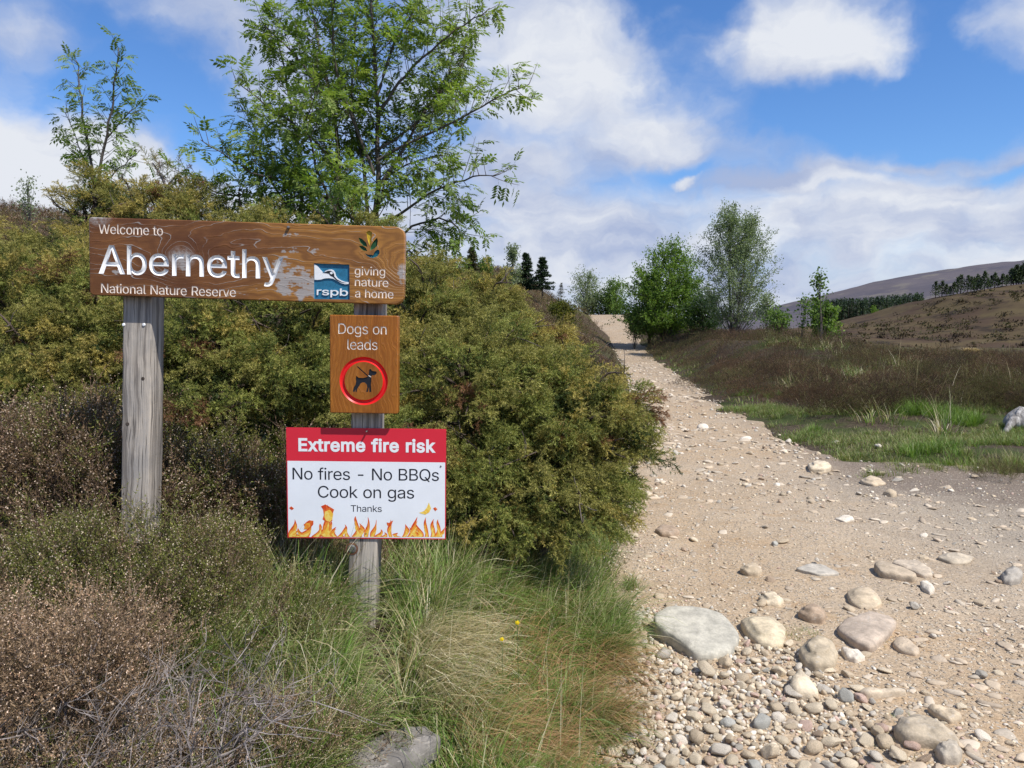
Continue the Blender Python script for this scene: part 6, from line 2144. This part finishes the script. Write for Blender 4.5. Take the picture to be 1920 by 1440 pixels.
M_STONE = material("river_stone", stone_mat)
M_GRAVEL = material("gravel", lambda t: (lambda co, a: principled(t, t.mix(1.0, a.outputs['Color'], t.mix(t.noise(co, 120.0, 4.0, 0.7), (0.62, 0.62, 0.62), (1.38, 1.38, 1.38)), 'MULTIPLY'), 0.88, 0.2))(
    t.new('ShaderNodeTexCoord').outputs['Object'], t.new('ShaderNodeAttribute', attribute_name='col')))


def ico(sub):
    bm = bmesh.new()
    bmesh.ops.create_icosphere(bm, subdivisions=sub, radius=1.0)
    V = np.array([v.co[:] for v in bm.verts])
    T = np.array([[v.index for v in f.verts] for f in bm.faces])
    bm.free()
    return V, T


ICO3, ICO4, ICO1 = ico(3), ico(4), ico(1)


def stone_shape(V, seed, planes=5, cut=(0.62, 0.9), lump=0.16, scl=(1, 0.8, 0.6), soft=0.5):
    r = np.random.default_rng(seed)
    V = V.copy()
    for i in range(planes):
        n = unit(r.normal(size=3))
        d = r.uniform(*cut)
        over = np.maximum(V @ n - d, 0)
        V = V - n * (over * (1 - 0.12 * soft))[:, None]
    for f, a in ((1.3, lump), (3.1, lump * 0.4), (7.0, lump * 0.12)):
        ph = r.uniform(0, 50, 3)
        k = fbm(V[:, 0] * f + V[:, 2] * f * 0.7 + ph[0], V[:, 1] * f - V[:, 2] * f * 0.6 + ph[1], seed, 2)
        V = V * (1 + a * k)[:, None]
    return V * np.array(scl)


SHAPES = []
for i in range(18):
    r_ = np.random.default_rng(500 + i)
    ang = i % 2 == 0
    V = stone_shape(ICO3[0], 100 + i, 11 if ang else 6, (0.48, 0.78) if ang else (0.62, 0.92), 0.16, (1, r_.uniform(0.62, 0.95), r_.uniform(0.45, 0.72)))
    me = mesh_tri('pebble', V, ICO3[1], None, M_STONE, True)
    SHAPES.append(me)

SC = {'cream': (0.64, 0.54, 0.39), 'pale': (0.68, 0.61, 0.50), 'grey': (0.47, 0.43, 0.36), 'bluish grey': (0.44, 0.43, 0.38), 'pink': (0.54, 0.39, 0.31), 'buff': (0.53, 0.43, 0.30), 'brown': (0.38, 0.285, 0.20)}


def place_stone(px, py, w_px, col, squash=1.0, sink=0.35, rot=None, shape=None, name='pebble'):
    p = on_ground(px, py)
    p[2] = float(track_z(p[0], p[1]))
    Yd = p[1]
    s = 0.5 * w_px / F_PX * Yd
    o = link(name, SHAPES[shape if shape is not None else rng.integers(18)])
    o.scale = (s, s * rng.uniform(0.85, 1.1), s * squash)
    o.rotation_euler = (rng.normal() * 0.25, rng.normal() * 0.25, rng.uniform(0, 6.28) if rot is None else rot)
    o.location = (p[0], p[1], p[2] + s * 0.55 * squash * (1 - 2 * sink) - s * 0.06 + 0.002)
    c = np.array(SC[col]) * rng.uniform(0.85, 1.15)
    o.color = (*c, 1.0)
    return o


def slab(name, label, outline, t_m, col, cat='rock', round_=0.14, seed=0, sink=0.03, tilt=(0, 0), crown=0.10, rough=0.012, sub=44, back=None):
    """rock whose plan is the outline (photo pixels on the ground), t_m metres proud"""
    W = np.array([on_ground(px, py)[:2] for px, py in outline])
    W = W * (1 - 0.62 * t_m / (CAM[2] - 0.02))          # the outline was read at the rock's top edge
    c = W.mean(0)
    n = len(W)
    Q = np.vstack([W, W[:1]])
    u = np.linspace(0, n, sub, endpoint=False)
    i = u.astype(int)
    f = (u - i)[:, None]
    R0 = Q[i] * (1 - f) + Q[i + 1] * f - c
    for _ in range(2):
        R0 = R0 * 0.6 + 0.2 * (np.roll(R0, 1, 0) + np.roll(R0, -1, 0))
    z0 = float(track_z(c[0], c[1]))
    rings = [(0.97, -sink), (1.0, t_m * 0.30), (1.0, t_m * 0.62), (1 - round_ * 0.35, t_m * 0.88), (1 - round_, t_m), (0.80 - round_ * 0.5, t_m * (1 + crown * 0.6)), (0.5, t_m * (1 + crown)), (0.22, t_m * (1 + crown * 1.1))]
    V = []
    r = np.random.default_rng(seed)
    ph = r.uniform(0, 40, 2)
    size = np.abs(R0).max()
    for k, z in rings:
        P = R0 * k
        nz = fbm(P[:, 0] / size * 2.2 + ph[0], P[:, 1] / size * 2.2 + ph[1] + z * 8, seed, 4)
        P = P * (1 + (0.05 * nz if k > 0.6 else 0))[:, None] if k > 0.6 else P
        zz = z + rough * nz + (P[:, 0] * tilt[0] + P[:, 1] * tilt[1] if z > 0 else 0)
        V.append(np.stack([P[:, 0], P[:, 1], zz], 1))
    T = []
    for a in range(len(rings) - 1):
        for j in range(sub):
            j2 = (j + 1) % sub
            A, B, C_, D = a * sub + j, a * sub + j2, (a + 1) * sub + j2, (a + 1) * sub + j
            T += [(A, B, C_), (A, C_, D)]
    last = (len(rings) - 1) * sub
    V.append(V[-1].mean(0)[None])
    T += [(last + j, last + (j + 1) % sub, len(rings) * sub) for j in range(sub)]
    V = np.concatenate(V)
    if (R0[:, 0] @ np.roll(R0[:, 1], -1) - R0[:, 1] @ np.roll(R0[:, 0], -1)) < 0:
        T = [(a, c_, b) for a, b, c_ in T]
    o = link(name, mesh_tri(name, V, np.array(T), None, M_STONE, True))
    o.location = (c[0], c[1], z0)
    o.color = (*SC[col], 1.0) if isinstance(col, str) else (*col, 1.0)
    tag(o, label, cat)
    return o


z4 = lambda pts: [(1120 + x / 3, 960 + y / 3) for x, y in pts]
z6 = lambda pts: [(1380 + x / 3.556, 1035 + y / 3.556) for x, y in pts]
GREYSLAB = (0.46, 0.435, 0.36)
slab('flat_rock', "large flat greenish grey slab tilted over the top of the pebble heap", z4([(312, 655), (395, 607), (600, 606), (700, 635), (770, 690), (800, 745), (775, 800), (690, 826), (560, 838), (490, 790), (400, 735), (325, 700)]), 0.060, GREYSLAB, seed=1, round_=0.06, crown=0.05, tilt=(-0.04, 0.10))
slab('boulder', "rounded cream boulder just right of the large grey slab", z4([(800, 640), (850, 615), (990, 625), (1060, 680), (1050, 770), (980, 785), (900, 765), (850, 720)]), 0.050, (0.58, 0.49, 0.34), seed=2, round_=0.34, crown=0.25)
slab('flat_rock', "wide flat pinkish grey rock with grass at its edge, right of the mossy boulders", z4([(1335, 680), (1400, 630), (1520, 600), (1640, 615), (1690, 650), (1630, 730), (1540, 795), (1440, 760)]), 0.036, (0.47, 0.385, 0.30), seed=3, round_=0.14, crown=0.10)
slab('boulder', "rounded dull boulder beside the grass tuft, right above the pebble heap", z4([(1130, 830), (1170, 775), (1240, 752), (1310, 765), (1360, 830), (1330, 895), (1230, 905), (1160, 880)]), 0.055, (0.45, 0.375, 0.265), seed=4, round_=0.4, crown=0.3)
slab('flat_rock', "low smooth buff rock sunk in the track beyond the flat pinkish rock", z4([(1400, 470), (1440, 445), (1520, 440), (1580, 480), (1600, 530), (1550, 555), (1480, 555), (1420, 520)]), 0.035, 'buff', seed=5, round_=0.3, crown=0.3)
slab('boulder', "small dark brown rock behind the grass tuft, left of the flat pinkish rock", z4([(1125, 590), (1160, 560), (1230, 555), (1290, 590), (1270, 625), (1190, 620)]), 0.045, 'brown', seed=6, round_=0.35, crown=0.3)
slab('flat_rock', "wedge shaped slab with a dark broken end, the nearer of two side by side", z4([(1550, 310), (1590, 300), (1680, 330), (1800, 375), (1780, 392), (1690, 380), (1590, 360)]), 0.045, (0.48, 0.39, 0.28), seed=7, round_=0.08, crown=0.05)
slab('flat_rock', "smooth pale slab, the farther of two lying side by side", z4([(1650, 300), (1700, 285), (1800, 290), (1870, 330), (1890, 372), (1830, 368), (1730, 335)]), 0.032, (0.54, 0.45, 0.34), seed=8, round_=0.1, crown=0.06)
slab('flat_rock', "thin grey triangular slate with a white pebble lying on it", z4([(1110, 340), (1200, 310), (1280, 325), (1370, 370), (1250, 378), (1180, 360)]), 0.016, 'grey', seed=9, round_=0.06, crown=0.02, rough=0.004)
slab('boulder', "low domed buff rock in the bottom right corner with a grass tuft before it", z6([(1040, 1240), (1110, 1180), (1210, 1145), (1300, 1190), (1420, 1260), (1500, 1330), (1420, 1345), (1260, 1320), (1120, 1300)]), 0.050, (0.46, 0.385, 0.28), seed=10, round_=0.3, crown=0.2)
slab('boulder', "pale rounded rock at the bottom edge below the domed buff rock", z6([(1320, 1370), (1400, 1325), (1470, 1345), (1510, 1400), (1480, 1440), (1380, 1430)]), 0.042, (0.48, 0.42, 0.33), seed=11, round_=0.35, crown=0.2)
slab('boulder', "grey rock half buried at the right end of the track's near part", z6([(1765, 165), (1800, 130), (1880, 122), (1915, 150), (1900, 195), (1830, 208), (1780, 200)]), 0.045, (0.34, 0.31, 0.265), seed=12, round_=0.35, crown=0.3)
slab('flat_rock', "flat worn buff rock flush with the track near the right edge", z6([(1340, 40), (1400, 10), (1500, 5), (1590, 30), (1560, 70), (1440, 75)]), 0.020, (0.48, 0.41, 0.31), seed=13, round_=0.35, crown=0.3)
slab('flat_rock', "long buff stone bedded flush right of the flat pinkish rock", z6([(1040, 640), (1090, 600), (1150, 615), (1230, 690), (1200, 712), (1100, 690)]), 0.022, (0.5, 0.405, 0.295), seed=14, round_=0.2, crown=0.2)
slab('flat_rock', "thin pale splinter of slate lying lengthwise right of the pebble heap", z6([(815, 990), (850, 978), (960, 985), (1120, 968), (1140, 985), (980, 1005), (880, 1010)]), 0.03, (0.54, 0.45, 0.33), seed=15, round_=0.1, crown=0.05)
slab('flat_rock', "jagged pale flake between the dull boulder and the small grey stones", z6([(695, 680), (740, 690), (830, 715), (865, 740), (800, 762), (730, 740)]), 0.03, 'pale', seed=16, round_=0.12, crown=0.08)
slab('flat_rock', "broad buff stone sunk in the grit near the right of the pebble heap", z6([(1270, 1090), (1340, 1080), (1450, 1110), (1510, 1160), (1430, 1190), (1330, 1140)]), 0.025, 'buff', seed=17, round_=0.25, crown=0.2)
slab('flat_rock', "pale oblong stone lying beyond the flat pinkish rock toward the right", z6([(1225, 230), (1260, 215), (1310, 240), (1325, 275), (1295, 292), (1240, 262)]), 0.028, 'pale', seed=18, round_=0.2, crown=0.15)
slab('boulder', "oval cream stone set in the track above the grey slab and to its right", z4([(900, 490), (950, 472), (1010, 480), (1050, 510), (1030, 530), (950, 525)]), 0.035, 'cream', seed=19, round_=0.4, crown=0.35)
slab('boulder', "knobbly buff stone farther up the track above the oval cream stone", z4([(800, 335), (840, 308), (900, 310), (930, 345), (905, 360), (840, 355)]), 0.035, 'buff', seed=20, round_=0.35, crown=0.3)
slab('flat_rock', "brown flat stone with a black shadowed edge by the left of the track", z4([(320, 112), (360, 88), (430, 92), (465, 122), (420, 142), (360, 138)]), 0.04, 'brown', seed=21, round_=0.25, crown=0.1)
slab('flat_rock', "long pale rounded stone at the right margin of the track, below the turf", [(1514, 873), (1530, 869), (1555, 871), (1559, 878), (1545, 882), (1518, 881)], 0.055, 'cream', seed=22, round_=0.4, crown=0.3)
slab('flat_rock', "buff stone with two chips beside it at the edge of the dark peat", [(1612, 899), (1630, 893), (1650, 896), (1662, 906), (1640, 910), (1618, 905)], 0.04, 'buff', seed=23, round_=0.35, crown=0.3)
slab('flat_rock', "pale flat stone lying alone in the smooth middle of the track", [(1564, 972), (1580, 966), (1598, 968), (1602, 974), (1585, 977)], 0.02, 'pale', seed=24, round_=0.3, crown=0.3)
slab('boulder', "angular cream block topping the right side of the pebble heap", z4([(1075, 1040), (1095, 985), (1130, 950), (1190, 990), (1250, 1070), (1200, 1080), (1120, 1070)]), 0.050, 'cream', seed=25, round_=0.2, crown=0.2)
slab('flat_rock', "grey lichened slab in the grass at the bottom edge of the photo", [(640, 1408), (690, 1378), (740, 1376), (800, 1400), (832, 1440), (760, 1470), (650, 1465)], 0.04, (0.20, 0.185, 0.165), seed=26, round_=0.10, crown=0.05, rough=0.03)
for lb, px, py, w_, col, sq, sh in (("round ball shaped buff pebble alone near the bottom right", 1645, 1397, 29, 'buff', 1.5, 1), ("dark grey stone standing proud with a black shadow, near the right edge", 1838, 1279, 36, 'grey', 1.0, 4),
                                    ("small white pebble lying on the grey slate", 1531, 1061, 16, 'pale', 0.9, 2), ("small white stone alone right of the flat pinkish rock", 1749, 1203, 18, 'pale', 1.1, 7),
                                    ("upright grey and white stone beyond the flat pinkish rock", 1714, 1150, 22, 'grey', 1.3, 3), ("small bluish stone with a long shadow above the cream boulder", 1414, 1153, 15, 'bluish grey', 1.0, 5),
                                    ("white flake lying above the cream boulder", 1460, 1168, 16, 'pale', 0.5, 6), ("dusky pebble alone on the smooth part of the track", 1543, 951, 11, 'brown', 0.9, 8),
                                    ("grey wedge stone standing on the smooth track left of the lone pale flat stone", 1452, 1027, 14, 'bluish grey', 1.2, 9), ("white stone in the dark peat before the bright turf", 1648, 841, 21, 'pale', 0.7, 2),
                                    ("angular white stone on the peat left of the dark one", 1478, 832, 18, 'pale', 1.0, 0), ("dark grey stone on the peat between the white ones", 1566, 830, 20, 'grey', 0.9, 3)):
    o = place_stone(px, py, w_, col, sq, 0.18 if sq > 0.8 else 0.3, None, sh, 'stone')
    if 'slate' in lb:
        o.location.z += 0.016
    tag(o, lb, 'stone')

# ---- weathered stump at the right edge
p = on_ground(1908, 800)
V, T = ICO4
Vs = V.copy()
ang_ = np.arctan2(Vs[:, 1], Vs[:, 0])
Vs[:, :2] *= (1 + 0.22 * np.sin(ang_ * 3 + 1) + 0.12 * np.sin(ang_ * 7))[:, None]
Vs[:, :2] *= (1.15 - 0.45 * Vs[:, 2])[:, None]
Vs = Vs * np.array([0.15, 0.13, 0.17])
Vs[:, 2] += 0.03 * fbm(Vs[:, 0] * 16, Vs[:, 1] * 16, 5, 3)
M_STUMP = material("silver_wood", lambda t: (lambda co: (lambda n: principled(t, t.mix(t.ramp(n, 0.3, 0.7), (0.16, 0.145, 0.13), (0.52, 0.49, 0.45)), 0.9, 0.15, bump(t, n, 0.02, 0.9)))(t.noise(t.vm('MULTIPLY', co, (22.0, 22.0, 4.0)), 1.0, 5.0, 0.6)))(t.new('ShaderNodeTexCoord').outputs['Object']))
root = empty('tree_stump', (p[0] + 0.03, p[1], float(H(p[0], p[1]))))
tag(root, "bleached silver stump among the turf at the right edge", 'stump')
link('stump_wood', mesh_tri('stump_wood', Vs + np.array([0, 0, 0.10]), T, None, M_STUMP, True), root)
a_ = Acc()
for q, h_ in (((-0.26, -0.16), 0.07), ((0.2, -0.25), 0.06)):
    tube(a_, spline([(q[0] * 0.2, q[1] * 0.2, 0.12), (q[0] * 0.7, q[1] * 0.7, h_), (q[0] * 1.3, q[1] * 1.3, -0.06)], 9), np.linspace(0.085, 0.03, 9), 8, (0.4, 0.38, 0.35))
a_.build('root', M_STUMP, root, None, True)
g = Acc()
tufts(g, p[0] + rng.normal(size=26) * 0.25, p[1] - 0.12 + rng.normal(size=26) * 0.14, 30, 0.13, 0.0055, G_GREEN, G_OLIVE, 0.3, 0.05, (0.3, 1.4))
tag(g.build('turf', M_GRASS), "short grass growing up round the bleached stump", 'grass', kind='stuff')

# ---- pebbles heaped at the track's near left edge
GP = 'pebbles heaped at the near left edge of the track'
placed = []
pe = np.random.default_rng(77)
named = [(1305, 1200, 90), (1432, 1192, 50), (1505, 1300, 36)]
tries = 0
n_p = 0
edge = lambda py: np.interp(py, [1150, 1230, 1300, 1440], [1165, 1168, 1150, 1135])
right = lambda py: np.interp(py, [1150, 1215, 1240, 1300, 1360, 1440], [1230, 1330, 1480, 1560, 1620, 1700])
while n_p < 285 and tries < 30000:
    tries += 1
    py = 1160 + 300 * pe.random() ** 0.85
    px = pe.uniform(edge(py), max(edge(py) + 20, right(py) + 40 * pe.normal() * (pe.random() < 0.35)))
    w_ = float(np.clip(pe.lognormal(math.log(29), 0.36), 14, 50)) * (0.8 + 0.3 * (py - 1160) / 280)
    if any((px - a) ** 2 + ((py - b) * 1.35) ** 2 < ((w_ + c) * 0.405) ** 2 for a, b, c in placed):
        continue
    if any(((px - a) / c) ** 2 + ((py - b) / (c * 0.62)) ** 2 < 1 for a, b, c in named):
        continue
    placed.append((px, py, w_))
    col = ['cream', 'buff', 'pale', 'grey', 'bluish grey', 'pink', 'brown'][int(np.searchsorted([0.32, 0.58, 0.76, 0.84, 0.89, 0.95], pe.random()))]
    o = place_stone(px, py, w_, col, pe.uniform(0.75, 1.15), pe.uniform(0.0, 0.3))
    size = 'tiny' if w_ < 18 else ('small' if w_ < 27 else 'large')
    tag(o, f"{size} {col} pebble in the heap of stones below the large grey slab", 'pebble', GP)
    n_p += 1

# ---- single stones strewn over the rest of the track
GS = 'stones strewn over the track'
placed = []
for k in range(110):
    for _ in range(50):
        py = 670 + 770 * pe.random() ** 0.9
        Yd = 1.55 * F_PX / (py - HORIZON)
        x0, x1 = np.interp(Yd, _Y, _XL) + 0.05, min(np.interp(Yd, _Y, _XR) - 0.15, 0.70 * Yd)
        x = pe.uniform(x0, x1)
        if pe.random() < 0.3:
            x = x0 + 0.25 * pe.random() * min(1, Yd / 5)
        px = 960 + x / Yd * F_PX
        if not (1150 < px < 1935) or (py > 1200 and px < right(py) + 10):
            continue
        w_ = float(np.clip(pe.lognormal(math.log(0.055), 0.4), 0.025, 0.14)) * F_PX / Yd * (1.0 if Yd < 6 else 1.5)
        w_ = min(w_, 34)
        if any((px - a) ** 2 + ((py - b) * 1.6) ** 2 < (w_ + c) ** 2 * 0.5 for a, b, c in placed):
            continue
        placed.append((px, py, w_))
        col = ['cream', 'buff', 'pale', 'grey', 'brown'][int(np.searchsorted([0.25, 0.55, 0.80, 0.92], pe.random()))]
        o = place_stone(px, py, w_, col, pe.uniform(0.5, 0.95), pe.uniform(0.15, 0.4), name='stone')
        where = "on the near part of the track" if Yd < 4.2 else ("on the middle of the track" if Yd < 9 else "far up the track")
        tag(o, f"scattered {col} stone half bedded {where}", 'stone', GS)
        break

# ---- loose grit and gravel: nobody could count it
def gravel(n, Y0, Y1, lo, hi, edge_bias, name):
    acc = Acc()
    y = Y0 * (Y1 / Y0) ** rng.random(n)
    xl = np.interp(y, _Y, _XL) - 0.08
    xr = np.minimum(np.interp(y, _Y, _XR) + 0.1, 0.74 * y)
    t = rng.random(n)
    t = np.where(rng.random(n) < edge_bias, t ** 4.0 * 0.5, t)
    x = xl + (xr - xl) * t
    dl, dr = sides(x, y)
    clump = fbm(x * 1.7, y * 1.7, 201, 3)
    ok = (np.minimum(dl, dr) > -0.12) & (clump + 0.35 * rng.normal(size=n) + 0.35 * (dl < 0.5) > 0.02)
    x, y = x[ok], y[ok]
    n = len(x)
    s = lo * (hi / lo) ** (rng.random(n) ** 2.2)
    V0, T0 = ICO1
    tpl = []
    for i in range(10):
        tpl.append((stone_shape(V0, 900 + i, 3, (0.5, 0.8), 0.3, (1, rng.uniform(0.6, 0.95), rng.uniform(0.35, 0.65))), T0, np.zeros(len(V0), int)))
    pos = np.stack([x, y, track_z(x, y) + s * 0.12], 1)
    d = unit(np.stack([rng.normal(size=n) * 0.25, rng.normal(size=n) * 0.25, np.ones(n)], 1))
    R = frames(d, rng.uniform(0, 6.28, n))
    base = np.array([SC[k] for k in ('cream', 'buff', 'pale', 'grey', 'brown', 'pink')])[rng.choice(6, n, p=[0.22, 0.30, 0.20, 0.13, 0.10, 0.05])]
    k = rng.integers(0, 10, n)
    for i in range(10):
        m_ = k == i
        instance(acc, tpl[i], pos[m_], R[m_], s[m_], [(1, 1, 1)], 0.0, 0.0, base[m_] * rng.uniform(0.7, 1.15, (m_.sum(), 1)))
    o = acc.build(name, M_GRAVEL)
    tag(o, "loose grit and small gravel strewn over the sandy track", 'gravel', kind='stuff')


gravel(26000, 2.3, 7.5, 0.0025, 0.016, 0.30, 'gravel')
gravel(6500, 6.5, 42.0, 0.010, 0.045, 0.35, 'gravel')
# flat pieces trodden into the surface
acc = Acc()
n = 3400
y = 2.4 * (30 / 2.4) ** rng.random(n)
x = np.interp(y, _Y, _XL) + (np.minimum(np.interp(y, _Y, _XR), 0.72 * y) - np.interp(y, _Y, _XL)) * rng.random(n)
dl, dr = sides(x, y)
ok = (np.minimum(dl, dr) > 0.0) & (fbm(x * 0.9, y * 0.9, 231, 3) + 0.25 * rng.normal(size=n) > -0.02)
x, y = x[ok], y[ok]
n = len(x)
s = 0.012 * 5.5 ** (rng.random(n) ** 1.6) * np.clip(y / 6, 0.8, 1.6)
pos = np.stack([x, y, track_z(x, y) + s * 0.02], 1)
d = unit(np.stack([rng.normal(size=n) * 0.13, rng.normal(size=n) * 0.13, np.ones(n)], 1))
R = frames(d, rng.uniform(0, 6.28, n))
base = np.array([(0.50, 0.40, 0.285), (0.56, 0.47, 0.355), (0.46, 0.37, 0.27), (0.43, 0.365, 0.28), (0.58, 0.49, 0.37)])[rng.choice(5, n, p=[0.34, 0.25, 0.23, 0.12, 0.06])]
V1, T1_ = ico(2)
for i in range(8):
    m_ = np.arange(n) % 8 == i
    instance(acc, (stone_shape(V1, 740 + i, 8, (0.5, 0.8), 0.3, (1, 0.5 + 0.06 * i, 0.22)), T1_, np.zeros(len(V1), int)), pos[m_], R[m_], s[m_], [(1, 1, 1)], 0, 0, base[m_] * rng.uniform(0.8, 1.15, (m_.sum(), 1)))
tag(acc.build('gravel', M_GRAVEL, smooth=True), "flat stone pieces trodden into the track surface", 'gravel', kind='stuff')
# fine litter packed between the heaped pebbles
acc = Acc()
n = 3200
py = 1155 + 300 * rng.random(n)
px = edge(py) - 15 + (right(py) - edge(py) + 25) * rng.random(n)
pts = []
for a, b in zip(px, py):
    Yd = (1.55 - 0.0) * F_PX / (b - HORIZON)
    pts.append(((a - 960) / F_PX * Yd, Yd))
pts = np.array(pts)
s = 0.006 * 2.2 ** rng.normal(size=n)
s = np.clip(s, 0.003, 0.016)
pos = np.stack([pts[:, 0], pts[:, 1], track_z(pts[:, 0], pts[:, 1]) + s * 0.3], 1)
R = frames(rand_dir(n, 0.3, 1.0), rng.uniform(0, 6.28, n))
base = np.array([SC[k] for k in ('cream', 'buff', 'pale', 'grey', 'brown', 'pink')])[rng.choice(6, n, p=[0.24, 0.28, 0.22, 0.12, 0.08, 0.06])]
V1, T1_ = ico(2)
for i in range(6):
    m_ = np.arange(n) % 6 == i
    instance(acc, (stone_shape(V1, 700 + i, 4, (0.6, 0.85), 0.25, (1, 0.8, 0.6)), T1_, np.zeros(len(V1), int)), pos[m_], R[m_], s[m_], [(1, 1, 1)], 0, 0, base[m_] * rng.uniform(0.75, 1.15, (m_.sum(), 1)))
tag(acc.build('gravel', M_GRAVEL, smooth=True), "small grit filling the gaps between the heaped pebbles", 'gravel', kind='stuff')
# turf tufts rooted between the rocks
g = Acc()
for px, py, n_, r_, L_ in ((1505, 1205, 26, 0.10, 0.07), (1480, 1225, 14, 0.05, 0.06), (1560, 1170, 10, 0.05, 0.05), (1650, 1210, 10, 0.04, 0.06), (1680, 1172, 8, 0.05, 0.05), (1715, 1380, 14, 0.06, 0.07), (1690, 1420, 14, 0.06, 0.07), (1700, 1355, 9, 0.06, 0.05),
                           (1685, 1285, 6, 0.04, 0.04), (1520, 1255, 8, 0.04, 0.05), (1660, 1140, 6, 0.04, 0.05), (1730, 1330, 6, 0.03, 0.05), (1185, 1100, 10, 0.05, 0.12)):
    p = on_ground(px, py)
    aa, rr_ = rng.uniform(0, 6.28, n_), np.sqrt(rng.random(n_)) * r_
    tufts(g, p[0] + rr_ * np.cos(aa), p[1] + rr_ * np.sin(aa), 20, L_, 0.0028, G_OLIVE, G_GREEN, 0.5, 0.02, (0.4, 1.8), tip=0.3)
tag(g.build('rock_grass', M_GRASS), "little tufts of grass rooted between the rocks on the track", 'grass', kind='stuff')
